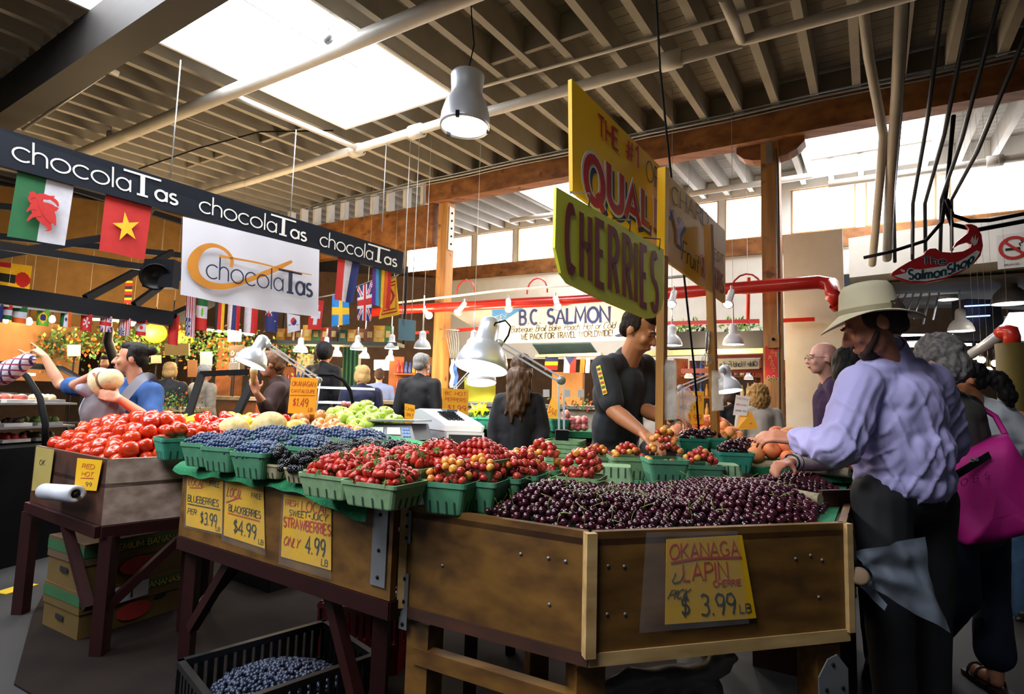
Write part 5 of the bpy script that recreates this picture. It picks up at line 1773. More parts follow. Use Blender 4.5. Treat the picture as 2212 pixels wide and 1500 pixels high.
def stand(x, y, face, H, lean=0.0, sw=.185, hw=.09):
    s = H/1.75
    f = hz(V(face))
    r = V((f.y, -f.x, 0))
    o = V((x, y, 0))
    J = dict(f=f, r=r, s=s, H=H, o=o)
    for k, sg in (('L', -1), ('R', 1)):
        J['hip'+k] = o+r*sg*hw*s+V((0, 0, .9*s))
        J['kn'+k] = o+r*sg*hw*1.05*s+f*.02+V((0, 0, .48*s))
        J['an'+k] = o+r*sg*hw*1.1*s-f*.03+V((0, 0, .08*s))
        J['sh'+k] = o+r*sg*sw*s+f*lean*.8+V((0, 0, 1.42*s))
        J['el'+k] = J['sh'+k]+r*sg*.05*s-f*.02+V((0, 0, -.29*s))
        J['wr'+k] = J['el'+k]+f*.07*s+V((0, 0, -.25*s))
        J['hd'+k] = V((0, 0, -1))+f*.2
    J['neck'] = o+f*lean*.9+V((0, 0, 1.49*s))
    J['head'] = o+f*(lean*1.1+.03)+V((0, 0, 1.635*s))
    J['hdir'] = f
    return J
def hand(g, w, d, pn, side, curl=.5, s=1.0, point=False):
    """palm, four unequal fingers with two bends, thumb from the side of the palm. pn: palm normal"""
    d = V(d).normalized()
    pn = (V(pn)-d*V(pn).dot(d)).normalized()
    x = d.cross(pn)*side      # towards the thumb
    for i, off in enumerate((.03, .01, -.01, -.028)):
        k = w+d*(.085-.004*abs(i-1))*s+x*off*s
        cap(g, w+x*off*.6*s+d*.01, k, .015*s, .0125*s, 8)
        ln = (.042, .047, .044, .034)[i]*s
        c = curl*(.75+.12*i)
        if point: c = .03 if i == 0 else 1.35
        p, a = k, 0.0
        for j, q in enumerate((1.0, .65, .55)):
            a += c*(.75 if j == 0 else .8)
            p2 = p+(d*math.cos(a)+pn*math.sin(a))*ln*q
            cap(g, p, p2, .0095*s-.0008*j, .0085*s-.0008*j, 8)
            p = p2
    t0 = w+d*.025*s+x*.026*s+pn*.006
    t1 = t0+(d*.6+x*.75+pn*.35)*.042*s
    t2 = t1+(d*.85+x*.2+pn*(.3+curl*.3))*.034*s
    cap(g, t0, t1, .0135*s, .0105*s, 8)
    cap(g, t1, t2, .0105*s, .0085*s, 8)
def headg(g, c, R, s=1.0, jaw=1.0, nose=1.0):
    P = lambda x, y, z: c+R@V((x, y, z))*s
    ell(g, P(0, -.012, .03), (.074*s, .094*s, .088*s), R)
    ell(g, P(0, .03, -.02), (.062*s, .066*s, .08*s), R)
    ell(g, P(0, .04, -.068), (.046*s*jaw, .05*s, .042*s), R)
    ell(g, P(0, .06, -.092), (.022*s*jaw, .022*s, .018*s), R)
    cap(g, P(0, .094, .008), P(0, .113*nose, -.028), .009*s, .0135*s, 8)
    for sg in (-1, 1):
        cap(g, P(sg*.012, .098, -.03), P(sg*.013, .094, -.032), .009*s, .009*s, 8)
        ell(g, P(sg*.03, .083, .024), (.024*s, .012*s, .008*s), R)
        ell(g, P(sg*.038, .068, -.025), (.024*s, .022*s, .024*s), R)
        ell(g, P(sg*.076, -.012, -.008), (.009*s, .021*s, .031*s), R)
    ell(g, P(0, .094, -.058), (.022*s, .009*s, .006*s), R)
    ell(g, P(0, .09, -.069), (.018*s, .01*s, .007*s), R)
def face_parts(t, c, R, s=1.0, brow='2a1a10', lips=True, eyes=True):
    P = lambda x, y, z: c+R@V((x, y, z))*s
    bm_ = mat('brow_'+brow, brow, .8)
    for sg in (-1, 1):
        if eyes:
            g = G(True)
            dn = eyes == 'down'
            ell(g, P(sg*.031, .0805, .003), (.0135*s, .0105*s, (.001 if dn else .0062)*s), R)
            ell(g, P(sg*.031, .0865 if not dn else .0815, .002), ((.0065 if not dn else .014)*s, (.005 if not dn else .0105)*s, (.0058 if not dn else .0028)*s), R)
            n0 = 11*14
            g.mi = [0]*140+[1]*140
            g.make('eye', [eyew, eyed], t)
        g = G(True)
        g.tube([P(sg*.012, .097, .022), P(sg*.03, .097, .028), P(sg*.048, .083, .022)], [.003, .0042, .002], 6)
        g.make('eyebrow', bm_, t)
    if lips:
        g = G(True)
        ell(g, P(0, .0985, -.0585), (.02*s, .0065*s, .0042*s), R)
        ell(g, P(0, .0965, -.0665), (.016*s, .0065*s, .0048*s), R)
        g.make('mouth', lipm, t)
def body(t, J, skin, vox=.009, hands=('L', 'R'), curl=.6, point=None, jaw=1.0, hs=1.0, it=3, pnL=None, pnR=None, arms=True, thin=1.0):
    g = G(True)
    s, f, r = J['s'], J['f'], J['r']
    Rb = frame3(f)
    hip = (J['hipL']+J['hipR'])/2
    chest = (J['shL']+J['shR'])/2
    ell(g, hip+V((0, 0, .02*s)), (.135*s, .09*s, .11*s), Rb)
    cap(g, hip, chest-V((0, 0, .12*s)), .085*s, .085*s)
    ell(g, chest-V((0, 0, .14*s)), (.135*s, .08*s, .16*s), Rb)
    cap(g, J['shL'], J['shR'], .05*s, .05*s)
    cap(g, J['neck']-V((0, 0, .05*s)), J['head']-V((0, 0, .03*s)), .058*s*thin, .052*s*thin)
    cap(g, (J['shL']+J['neck'])/2, (J['shR']+J['neck'])/2, .045*s)
    for k in 'LR':
        chain(g, [J['hip'+k], J['kn'+k], J['an'+k]], [.08*s, .052*s, .036*s])
        cap(g, J['an'+k]-V((0, 0, .03*s)), J['an'+k]+f*.14*s-V((0, 0, .045*s)), .034*s, .03*s)
        if arms:
            a, e, w = J['sh'+k], J['el'+k], J['wr'+k]
            chain(g, [a, a.lerp(e, .5), e], [.05*s*thin, .046*s*thin, .038*s*thin])
            chain(g, [e, e.lerp(w, .3), w], [.038*s*thin, .04*s*thin, .026*s])
            if k in hands:
                d = J['hd'+k]
                pn = J.get('pn'+k, -r*(1 if k == 'R' else -1))
                hand(g, w, d, pn, J.get('sd'+k, 1 if k == 'R' else -1), curl, s, point == k)
    headg(g, J['head'], frame3(J['hdir'], J.get('hup', V((0, 0, 1)))), s*hs, jaw)
    return fuse(g, 'body', skin, t, vox, it)
def trousers(t, J, m, vox=.012, ex=.014, name='trousers', hem=None, flare=0.0):
    g = G(True)
    s, f, r = J['s'], J['f'], J['r']
    Rb = frame3(f)
    hip = (J['hipL']+J['hipR'])/2
    ell(g, hip+V((0, 0, .03*s)), ((.155+ex)*s, (.115+ex)*s, .13*s), Rb)
    for k in 'LR':
        an = J['an'+k]-V((0, 0, .03*s)) if hem is None else J['kn'+k].lerp(J['an'+k], hem)
        chain(g, [J['hip'+k], J['kn'+k], an], [(.088+ex)*s, (.06+ex)*s, (.046+ex+flare)*s])
    return fuse(g, name, m, t, vox, 3, folds(10, 10, 5, .005))
def shirt(t, J, m, vox=.01, ex=.016, sleeve=1.0, disp=None, name='shirt', low=-.02, sl=('L', 'R'), belly=0.0, mats=None, mf=None, wide=0.0, up=.0, sr=1.0):
    g = G(True)
    s, f, r = J['s'], J['f'], J['r']
    Rb = frame3(f)
    hip = (J['hipL']+J['hipR'])/2
    chest = (J['shL']+J['shR'])/2
    ax = (chest-hip).normalized()
    Rt = frame3(f-ax*f.dot(ax), ax)
    ell(g, hip+ax*(.06+low)*s, ((.15+ex+wide)*s, (.112+ex+belly*.5)*s, .1*s), Rt)
    ell(g, hip.lerp(chest, .42), ((.138+ex+wide)*s, (.108+ex+belly)*s, .18*s), Rt)
    ell(g, chest-ax*.15*s, ((.162+ex+wide)*s, (.112+ex)*s, .17*s), Rt)
    ell(g, chest-ax*.05*s-f*.02, ((.15+ex)*s, (.085+ex)*s, .1*s), Rt)
    cap(g, hip+ax*.08*s, chest-ax*.1*s, (.112+ex)*s, (.118+ex)*s)
    cap(g, J['shL'], J['shR'], (.052+ex)*s)
    cap(g, (J['shL']+J['neck'])/2-ax*.01, (J['shR']+J['neck'])/2-ax*.01, (.05+ex)*s)
    cap(g, J['neck']-ax*.05*s, J['neck']+ax*up*s, (.062+ex*.6)*s, (.06+ex*.2)*s)
    for k in sl:
        a, e, w = J['sh'+k], J['el'+k], J['wr'+k]
        if sleeve <= .5:
            b = a.lerp(e, sleeve*2)
            cap(g, a, b, (.054+ex)*s*sr, (.05+ex)*s*sr)
        else:
            chain(g, [a, a.lerp(e, .5), e], [(.055+ex)*s*sr, (.052+ex)*s*sr, (.045+ex)*s*sr])
            if sleeve > .55:
                b = e.lerp(w, (sleeve-.5)*2)
                chain(g, [e, e.lerp(b, .4), b], [(.045+ex)*s*sr, (.044+ex)*s*sr, (.03+ex*.8)*s])
    return fuse(g, name, mats or m, t, vox, 3, disp or folds(seed=RND.uniform(0, 9)), mf)
def shoes(t, J, m):
    for k in 'LR':
        g = G(True)
        a = J['an'+k]
        cap(g, V((a.x, a.y, .045))-J['f']*.03, V((a.x, a.y, .038))+J['f']*.16, .042, .037)
        g.box(V((a.x, a.y, .008))+J['f']*.065, (.085, .27, .016), 0, J['r'], J['f'])
        fuse(g, 'shoe', m, t, .01, 2)
def hair(t, J, m, prims, vox=.007, amp=.004, fr=60, hs=1.0, name='hair', it=2, st=(1, 1, .35)):
    """prims in head space: ('e', centre, radii) or ('c', a, b, r0, r1)"""
    g = G(True)
    R = frame3(J['hdir'], J.get('hup', V((0, 0, 1))))
    s = J['s']*hs
    P = lambda p: J['head']+R@V(p)*s
    for q in prims:
        if q[0] == 'e': ell(g, P(q[1]), tuple(x*s for x in q[2]), R)
        else: cap(g, P(q[1]), P(q[2]), q[3]*s, q[4]*s)
    return fuse(g, name, m, t, vox, it, lambda v: amp*noise.noise(V((v.x*fr*st[0], v.y*fr*st[1], v.z*fr*st[2]))))
def person(label, J):
    return thing('person', label, 'person', J['o'])
short_hair = [('e', (0, -.03, .045), (.082, .088, .085)), ('e', (0, .03, .085), (.066, .055, .045)), ('e', (0, -.06, -.01), (.07, .05, .06)), ('e', (.07, -.005, .03), (.014, .045, .05)), ('e', (-.07, -.005, .03), (.014, .045, .05))]
bob = short_hair+[('e', (0, -.05, -.03), (.085, .06, .075)), ('e', (.072, 0, -.02), (.02, .05, .075)), ('e', (-.072, 0, -.02), (.02, .05, .075))]
def to(a): return a
denim = mat('dark_denim', '1b2740', .8, amp=.2, scale=40)
blackc = mat('black_cloth', '0c0c11', .75, amp=.2)
shoe_b = mat('black_leather', '120f0e', .4)

# --- man in the hat, lavender shirt, seen from behind
J = stand(D(1955, 1060, 2.05).x, D(1955, 1060, 2.05).y, (-.42, .9, 0), 1.74)
J.update(hipL=D(1902, 1075, 2.0), hipR=D(2003, 1075, 2.08), shL=D(1858, 832, 1.98), shR=D(2008, 826, 2.1), neck=D(1918, 772, 2.05), head=D(1888, 700, 2.0), hdir=V((-.78, .38, -.42)),
         elL=D(1812, 966, 1.92), wrL=D(1722, 950, 2.14), elR=D(2052, 948, 2.18), wrR=D(2030, 985, 2.4))
for k in 'LR':
    J['kn'+k] = V((J['hip'+k].x*.5+J['o'].x*.5, J['hip'+k].y, .5))+J['r']*(.07 if k == 'R' else -.07)
    J['an'+k] = V((J['o'].x, J['o'].y, .08))+J['r']*(.1 if k == 'R' else -.08)
J['hdL'] = D(1660, 940, 2.2)-J['wrL']
J['pnL'] = V((.2, .5, -.8))
J['hup'] = V((-.1, 0, 1))
t = person('man in a tan brimmed hat and lavender shirt reaching over the stall', J)
body(t, J, skind, .007, curl=.55, hs=1.02)
lav = mat('lavender_cotton', 'b4aee0', .75, amp=.05, scale=3)
def lavf(v):
    q = v-J['neck']
    n1 = noise.noise(V((v.x*15+v.z*5, v.y*10, v.z*1.6)))
    n2 = noise.noise(V((v.x*17-v.z*10+7, v.y*10, v.z*2.0)))
    n3 = noise.noise(V((v.x*7, v.y*7, v.z*4)))
    a = .012*max(0, 1-abs(n1)*4.5)+.008*max(0, 1-abs(n2)*5)+.008*n3-.004
    return a*min(1, max(.12, -q.z*3.4))
shirt(t, J, lav, .008, .02, .97, lavf, belly=.03, low=.015, wide=.012, up=.02, sr=1.03)
trousers(t, J, blackc, .012, .012)
shoes(t, J, shoe_b)
g = G(True)
R_ = frame3(J['head']-J['neck']+V((0, 0, .1)), V((0, 1, 0)))
nk = J['neck']+V((0, 0, .02))
axn = (J['head']-J['neck']).normalized()
g.lathe([(.073, -.045), (.07, -.01), (.066, .028), (.0625, .03), (.064, -.005)], nk, axn, 28)
g.make('collar', lav, t)
R = frame3(J['hdir'], J['hup'])
hair(t, J, mat('brown_hair', '35241a', .85, amp=.3, scale=60), [('e', (0, -.04, .02), (.079, .07, .08)), ('e', (.068, -.01, .02), (.014, .05, .05)), ('e', (-.068, -.01, .02), (.014, .05, .05)), ('e', (0, -.065, -.035), (.062, .035, .035))], .006)
hair(t, J, mat('beard_brown', '2e1c12', .85, amp=.3, scale=60), [('e', (0, .06, -.088), (.038, .038, .03)), ('c', (.066, .015, -.03), (.036, .07, -.082), .009, .016), ('c', (-.066, .015, -.03), (-.036, .07, -.082), .009, .016), ('c', (.02, .1, -.048), (-.02, .1, -.048), .006, .006)], .006, name='beard')
face_parts(t, J['head'], R, J['s'], lips=False, eyes=False)
ht = J['head']+R@V((0, -.004, .042))
hm = mat('tan_canvas', 'bdb294', .85, amp=.12, scale=6)
hatax = (V((0.02, -.05, 1))+(R@V((0, 0, 1)))*.5).normalized()
HS = .93
hat = thing('hat', 'tan canvas brimmed hat worn by the man in lavender', 'hat', ht)
Xh = hatax.cross(V((0, 1, 0))).normalized()
fhat = hz(J['hdir'])
fhat = (fhat-hatax*fhat.dot(hatax)).normalized()
rhat = fhat.cross(hatax)
g = G(True)
prof = [(.0, .118), (.045, .12), (.072, .112), (.083, .09), (.09, .04), (.094, .006), (.097, 0), (.125, -.012), (.158, -.026), (.159, -.03), (.125, -.018), (.092, -.006)]
vs, fs = [], []
N_ = 40
for i, (rr, z) in enumerate(prof):
    for k in range(N_):
        a = 2*PI*k/N_
        ca, sa = math.cos(a), math.sin(a)
        zz = z
        rf = rr*1.1
        if rr > .1: zz += (rr-.097)*(-.28*ca*ca+.35*sa*sa)-(rr-.097)*.25*(ca > 0)*ca
        if rr < .085: zz -= .022*max(0, 1-abs(sa)*rr/.03)*(1 if rr < .06 else .4)
        vs.append(ht+(fhat*(rf*ca)+rhat*(rr*sa)+hatax*zz)*HS)
for i in range(len(prof)-1):
    for k in range(N_): fs.append((i*N_+k, i*N_+(k+1) % N_, (i+1)*N_+(k+1) % N_, (i+1)*N_+k))
g.add(vs, fs, 0, True)
g.make('crown_and_brim', hm, hat)
g = G(True)
vs = []
for z, e in ((.004, .0965), (.022, .0945)):
    vs += [ht+(fhat*(e*1.1*math.cos(2*PI*k/N_))+rhat*(e*math.sin(2*PI*k/N_))+hatax*z)*HS for k in range(N_)]
g.add(vs, [(k, (k+1) % N_, N_+(k+1) % N_, N_+k) for k in range(N_)])
g.make('hat_band', mat('tan_band', '8f8668', .85), hat)
g = G()
q1, q2, q3, q4 = [D(*p)-V((0, .0, 0)) for p in ((1850, 800, 1.9), (1908, 778, 1.93), (1995, 775, 1.97), (2040, 800, 2.0))]

# --- young man in the charcoal t-shirt
J = stand(D(1310, 1000, 3.2).x, D(1310, 1000, 3.2).y, (.6, -.75, 0), 1.78)
J.update(hipL=D(1355, 1010, 3.2), hipR=D(1285, 1010, 3.15), shR=D(1303, 795, 3.0), shL=D(1392, 790, 3.22), neck=D(1352, 772, 3.1), head=D(1379, 716, 3.05), hdir=V((.72, -.5, -.42)),
         elR=D(1326, 888, 2.86), wrR=D(1392, 938, 2.68), elL=D(1392, 885, 3.1), wrL=D(1440, 908, 2.86))
J['hdR'] = D(1420, 958, 2.55)-J['wrR']
J['hdL'] = D(1472, 902, 2.78)-J['wrL']
J['pnR'] = V((.1, .1, -1))
J['pnL'] = V((-.3, .4, -.8))
t = person('young man in a charcoal t-shirt leaning over the cherries', J)
body(t, J, skin2, .007, curl=.6, thin=1.08)
char = mat('charcoal_cotton', '2b2d33', .85, amp=.12, scale=5)
shirt(t, J, char, .009, .014, .4, folds(11, 11, 4, .009, 3), low=.0, up=.0, wide=.014)
g = G()
a, e = J['shR'], J['elR']
c = a.lerp(e, .42)
out = ((CAM-c).normalized()+V((-.35, 0, 0))).normalized()
dd = (e-a).normalized()
sd = dd.cross(out).normalized()
out = sd.cross(dd)*(1 if (sd.cross(dd)).dot(out) > 0 else -1)
pr = Q(c+dd*.08-sd*.012+out*.071, c+dd*.08+sd*.012+out*.071, c-dd*.09+sd*.012+out*.073, c-dd*.09-sd*.012+out*.073)
pr.n = out
pr.slab(g, .008)
g2 = G()
for i in range(6): g2.add([pr.p(.1, .04+i*.16, .002), pr.p(.9, .04+i*.16, .002), pr.p(.9, .12+i*.16, .002), pr.p(.1, .12+i*.16, .002)], [(0, 1, 2, 3)], i % 2)
p_ = g.make('sleeve_print', mat('yellow_print', 'd8c81e', .6), t)
g2.make('lettering', [mat('red_print', 'b8281e', .6), mat('dark_print', '3a3a1e', .6)], p_)
trousers(t, J, denim, .014)
shoes(t, J, shoe_b)
hair(t, J, mat('dark_brown_hair', '20160f', .85, amp=.4, scale=90, spec=.3), [('e', (0, -.032, .045), (.079, .085, .082)), ('e', (0, .035, .09), (.062, .05, .036)), ('e', (0, -.062, -.005), (.066, .046, .055)), ('e', (.07, -.012, .03), (.011, .042, .045)), ('e', (-.07, -.012, .03), (.011, .042, .045))], .005, .004, 150)
face_parts(t, J['head'], frame3(J['hdir']), J['s'], '1c130d', eyes='down')
# bag he is filling
gb = G(True)
c = D(1462, 880, 2.8)
ell(gb, c, (.07, .05, .07))
ell(gb, c+V((.05, 0, .05)), (.05, .03, .05))
cap(gb, c+V((.02, 0, -.05)), c+V((0, 0, -.12)), .04, .02)
tb = thing('plastic_bag', 'clear produce bag held open by the young man', 'bag', c-V((0, 0, .12)))
fuse(gb, 'film', clear('thin_film', 'e6e6ea', .3, .2), tb, .012, 2, lambda v: .012*noise.noise(v*30))

# --- long-haired woman behind the stall
J = stand(D(1117, 1000, 3.95).x, D(1117, 1000, 3.95).y, (-.1, 1, 0), 1.66)
J.update(head=D(1128, 800, 3.98), hdir=V((.25, 1, -.1)), shL=D(1084, 868, 3.95), shR=D(1158, 868, 3.95), neck=D(1122, 848, 3.95))
J['elR'] = D(1172, 930, 3.93)
J['wrR'] = D(1166, 968, 3.85)
J['elL'] = D(1066, 930, 3.95)
J['wrL'] = D(1070, 985, 3.9)
t = person('woman with long brown hair and dark grey top, back turned', J)
body(t, J, skin1, .01)
shirt(t, J, mat('dark_grey_knit', '26262a', .9, amp=.15, scale=30), .011, .012, .9, folds(10, 10, 4, .007), low=-.08)
trousers(t, J, blackc, .014)
shoes(t, J, shoe_b)
hair(t, J, mat('long_brown_hair', '1e130c', .6, col2='6e4a26', scale=20, stretch=(6, 6, .6)), [('e', (0, -.02, .04), (.085, .1, .085)), ('e', (0, -.05, -.05), (.085, .07, .1)), ('c', (0, -.08, -.05), (.01, -.1, -.3), .07, .05), ('c', (-.05, -.08, -.05), (-.05, -.1, -.26), .05, .035), ('c', (.05, -.08, -.05), (.05, -.09, -.24), .05, .035), ('c', (-.03, -.1, -.28), (-.04, -.1, -.4), .035, .01), ('c', (.02, -.1, -.28), (.03, -.1, -.38), .03, .01), ('c', (-.06, -.1, -.24), (-.09, -.1, -.34), .03, .008)], .008, .012, 50)

# --- mother with a baby
J = stand(D(292, 960, 3.85).x, D(292, 960, 3.85).y, (-.85, -.35, 0), 1.64)
J.update(head=D(284, 776, 3.85), hdir=V((-.92, -.42, -.02)), neck=D(300, 822, 3.87), shR=D(240, 842, 4.0), shL=D(328, 850, 3.78), elR=D(130, 832, 4.05), wrR=D(96, 770, 4.05), elL=D(322, 908, 3.66), wrL=D(258, 862, 3.5))
J['hdR'] = D(44, 728, 4.05)-J['wrR']
J['pnR'] = V((-.1, .2, -1))
J['sdR'] = -1
J['hdL'] = D(205, 848, 3.48)-J['wrL']
J['pnL'] = V((-.1, .9, -.2))
t = person('woman in a blue shirt pointing, with a baby strapped to her chest', J)
g0 = body(t, J, skin1, .0075, curl=.35, point='R')
blue = mat('blue_cotton', '1d4a86', .8, amp=.15, scale=5)
shirt(t, J, blue, .01, .018, .38, folds(11, 11, 5, .009, 2), low=0, sr=1.12)
trousers(t, J, denim, .014)
shoes(t, J, shoe_b)
hair(t, J, mat('black_hair', '100c0c', .7, amp=.4, scale=90, spec=.3), [('e', (0, -.03, .05), (.08, .085, .08)), ('e', (0, .02, .09), (.06, .05, .035)), ('e', (0, -.06, .0), (.07, .05, .06)), ('e', (0, -.125, .065), (.03, .035, .035)), ('e', (.068, -.012, .015), (.012, .035, .045)), ('e', (-.068, -.012, .015), (.012, .035, .045))], .006, .003, 100)
face_parts(t, J['head'], frame3(J['hdir']), J['s'], '15100e')
strap = mat('grey_webbing', '7d8390', .8, amp=.1)
g = G(True)
q = [D(262, 868, 3.55), D(285, 838, 3.62), D(308, 815, 3.7), D(326, 812, 3.82), D(335, 830, 3.95)]
for _ in range(2): q = [q[0]]+[q[i].lerp(q[i+1], k) for i in range(len(q)-1) for k in (.25, .75)]+[q[-1]]
for dz in (0, .012):
    def sf(u, v, dz=dz):
        i = min(len(q)-2, int(u*(len(q)-1)))
        p = q[i].lerp(q[i+1], u*(len(q)-1)-i)
        d = (q[min(i+1, len(q)-1)]-q[max(i-1, 0)]).normalized()
        w = d.cross((CAM-p).normalized()).normalized()
        return p+w*(v-.5)*.055+(CAM-p).normalized()*dz
    g.grid(sf, 30, 2)
g.make('carrier_strap', strap, t)
gc = G(True)
ell(gc, D(222, 890, 3.58), (.13, .1, .15))
ell(gc, D(225, 935, 3.6), (.14, .11, .12))
fuse(gc, 'baby_carrier', mat('grey_carrier', '70686c', .85, amp=.12, scale=14), t, .012, 3, folds(14, 14, 8, .008))
# the baby
Jb = dict(o=D(215, 870, 3.58))
tb = thing('person', 'baby in a straw hat held against the woman in blue', 'person', D(212, 880, 3.58))
g = G(True)
hb = D(228, 826, 3.56)
ell(g, hb, (.062, .07, .07))
ell(g, hb+V((-.03, -.03, -.02)), (.04, .04, .045))
cap(g, hb, D(205, 862, 3.6), .035, .05)
ell(g, D(208, 888, 3.62), (.075, .07, .11))
chain(g, [D(190, 850, 3.55), D(160, 832, 3.52), D(196, 812, 3.53)], [.034, .03, .022])
for k in range(4): cap(g, D(196, 812, 3.53), D(203+2*k, 806+4*k, 3.5), .011, .008, 8)
cap(g, D(196, 812, 3.53), D(194, 803, 3.52), .01, .008, 8)
fuse(g, 'body', skin1, tb, .008, 3)
g = G(True)
ell(g, D(206, 886, 3.61), (.088, .082, .12))
cap(g, D(196, 848, 3.56), D(178, 838, 3.53), .043, .042)
fuse(g, 'vest', mat('white_jersey', 'b9b6c4', .8), tb, .01, 3, folds(18, 18, 12, .004))
th = thing('hat', 'straw hat with a brown band on the baby', 'hat', hb)
ax = V((.86, -.25, .36)).normalized()
o = hb+ax*.01
g = G(True)
g.lathe([(.104, -.026), (.106, -.022), (.08, -.006), (.072, 0), (.071, .03), (.069, .05), (.06, .074), (.04, .088), (.0, .092)], o, ax, 28)
g.make('crown_and_brim', mat('straw', 'd9c89a', .8, amp=.12, scale=60, bump=.2), th)
g = G(True)
g.lathe([(.0745, .002), (.0735, .02)], o, ax, 28)
g.make('hat_band', mat('brown_band', '6e4a2c', .8), th)

# --- woman with ice cream
J = stand(D(590, 950, 4.8).x, D(590, 950, 4.8).y, (-.95, -.1, 0), 1.68)
J.update(head=D(587, 788, 4.75), hdir=V((-.97, -.1, -.12)), shL=D(600, 842, 4.65), elL=D(580, 888, 4.55), wrL=D(553, 848, 4.4))
J['hdL'] = D(546, 818, 4.38)-J['wrL']
J['pnL'] = V((-.3, .9, 0))
t = person('woman in a brown shirt eating an ice cream cone', J)
body(t, J, skin1, .01, curl=.8)
shirt(t, J, mat('brown_cotton', '35201c', .85, amp=.12), .011, .018, .75, folds(10, 10, 5, .008), low=0)
trousers(t, J, blackc, .014)
shoes(t, J, shoe_b)
hair(t, J, mat('light_brown_hair', '6e4a2c', .7, amp=.3, scale=60), short_hair+[('e', (0, -.09, .03), (.04, .04, .045)), ('c', (0, -.07, -.03), (0, -.07, -.07), .05, .03)], .008, .005, 90)
face_parts(t, J['head'], frame3(J['hdir']), J['s'], '5a3a22')
ti = thing('ice_cream_cone', 'ice cream cone in the hand of the woman in brown', 'ice cream', D(547, 830, 4.37))
g = G(True)
g.lathe([(.0, 0), (.012, .01), (.03, .1), (.03, .102), (0, .09)], D(546, 832, 4.36), (0, 0, 1), 14)
g.make('cone', mat('wafer', 'b98a4a', .8), ti)
g = G(True)
g.ball(D(546, 832, 4.36)+V((0, 0, .115)), .03, 0, 12, 9)
g.make('scoop', mat('cream_scoop', 'd8c8a0', .5), ti)

# --- background shoppers
def shopper(label, x, yc, d, face, H, topm, hairm, hp, skin=skin1, hdir=None, ycr=None, legs=blackc, vox=.014, sleeve=1.0, upd=None, amp=.004, low=-.04, ex=.018):
    p = D(x, 900, d)
    J = stand(p.x, p.y, face, H)
    if upd: J.update(upd)
    if hdir: J['hdir'] = V(hdir)
    t = person(label, J)
    body(t, J, skin, vox)
    shirt(t, J, topm, vox, ex, sleeve, low=low)
    trousers(t, J, legs, .018)
    shoes(t, J, shoe_b)
    if hp: hair(t, J, hairm, hp, min(vox, .01), amp, 80)
    return t, J
def Hof(x, y, d): return D(x, y, d).z
greyh = mat('silver_hair', '8c8a88', .7, amp=.25, scale=60)
shopper('silver-haired man in a black jacket before the far timber post', 903, 765, 5.9, (.35, 1, 0), Hof(905, 764, 5.9), blackc, greyh, short_hair, skin3, hdir=(.5, 1, -.1))
shopper('blonde woman with bobbed hair in a navy jacket', 778, 790, 6.2, (-.5, .9, 0), Hof(776, 790, 6.2), mat('navy_cloth', '141a38', .8), mat('blonde_hair', 'b58f56', .7, amp=.2, scale=50), bob, hdir=(-.8, .6, -.05))
shopper('man in a light blue shirt at the far counter', 815, 797, 9.0, (-.3, .9, 0), Hof(815, 797, 9), mat('pale_blue_cotton', '6a7fb5', .8), mat('brown_hair', '23170f', .8), short_hair, vox=.02)
shopper('blonde woman in black at the lit counter behind the woman in blue', 357, 783, 7.2, (-.2, 1, 0), Hof(357, 783, 7.2), blackc, mat('blonde_hair', 'b58f56', .7), bob, vox=.02)
shopper('man in a white shirt bending at the lit counter', 432, 788, 7.4, (.4, .9, 0), Hof(440, 788, 7.4), mat('white_shirt', 'b5aa9c', .8), greyh, short_hair, vox=.02)
t, J = shopper('person in black with one arm raised among the flowers', 220, 745, 8.2, (.3, -1, 0), 1.75, blackc, mat('brown_hair', '23170f', .8), bob, vox=.02, upd=dict(elL=D(232, 735, 8.0), wrL=D(238, 710, 7.9), hdL=V((.1, 0, 1))))
shopper('person in a black hooded jacket behind the glass case', 692, 745, 7.6, (.3, .9, 0), Hof(692, 742, 7.6), blackc, blackc, [('e', (0, -.03, .03), (.11, .12, .12))], vox=.02)
# bald man with glasses
t, J = shopper('bald man with glasses in a purple sweater', 1800, 740, 4.1, (-.9, .35, 0), Hof(1780, 740, 4.1), mat('purple_wool', '2e1238', .9, amp=.12, scale=30), None, None, skin3, hdir=(-.98, .15, -.03), vox=.009, upd=dict(head=D(1777, 775, 4.1), neck=D(1795, 822, 4.12)), low=-.05)
R = frame3(J['hdir'])
face_parts(t, J['head'], R, J['s'], 'a07a66')
P = lambda x, y, z: J['head']+R@V((x, y, z))*J['s']
g = G(True)
for sg in (-1, 1):
    g.tube([P(sg*.033+.019*math.cos(a), .104, .0+.014*math.sin(a)) for a in np.linspace(0, 2*PI, 14)], .0018, 5)
    g.tube([P(sg*.052, .102, .004), P(sg*.07, .07, .006), P(sg*.079, -.01, .004)], .0018, 5)
g.tube([P(-.014, .106, .003), P(.014, .106, .003)], .0018, 5)
g.make('spectacles', mat('dark_wire', '2a2622', .4), t)
hair(t, J, mat('grey_stubble', '9c8a80', .8), [('e', (0, -.075, -.005), (.055, .026, .035)), ('e', (.069, -.03, .0), (.008, .03, .03)), ('e', (-.069, -.03, .0), (.008, .03, .03))], .008, .002)
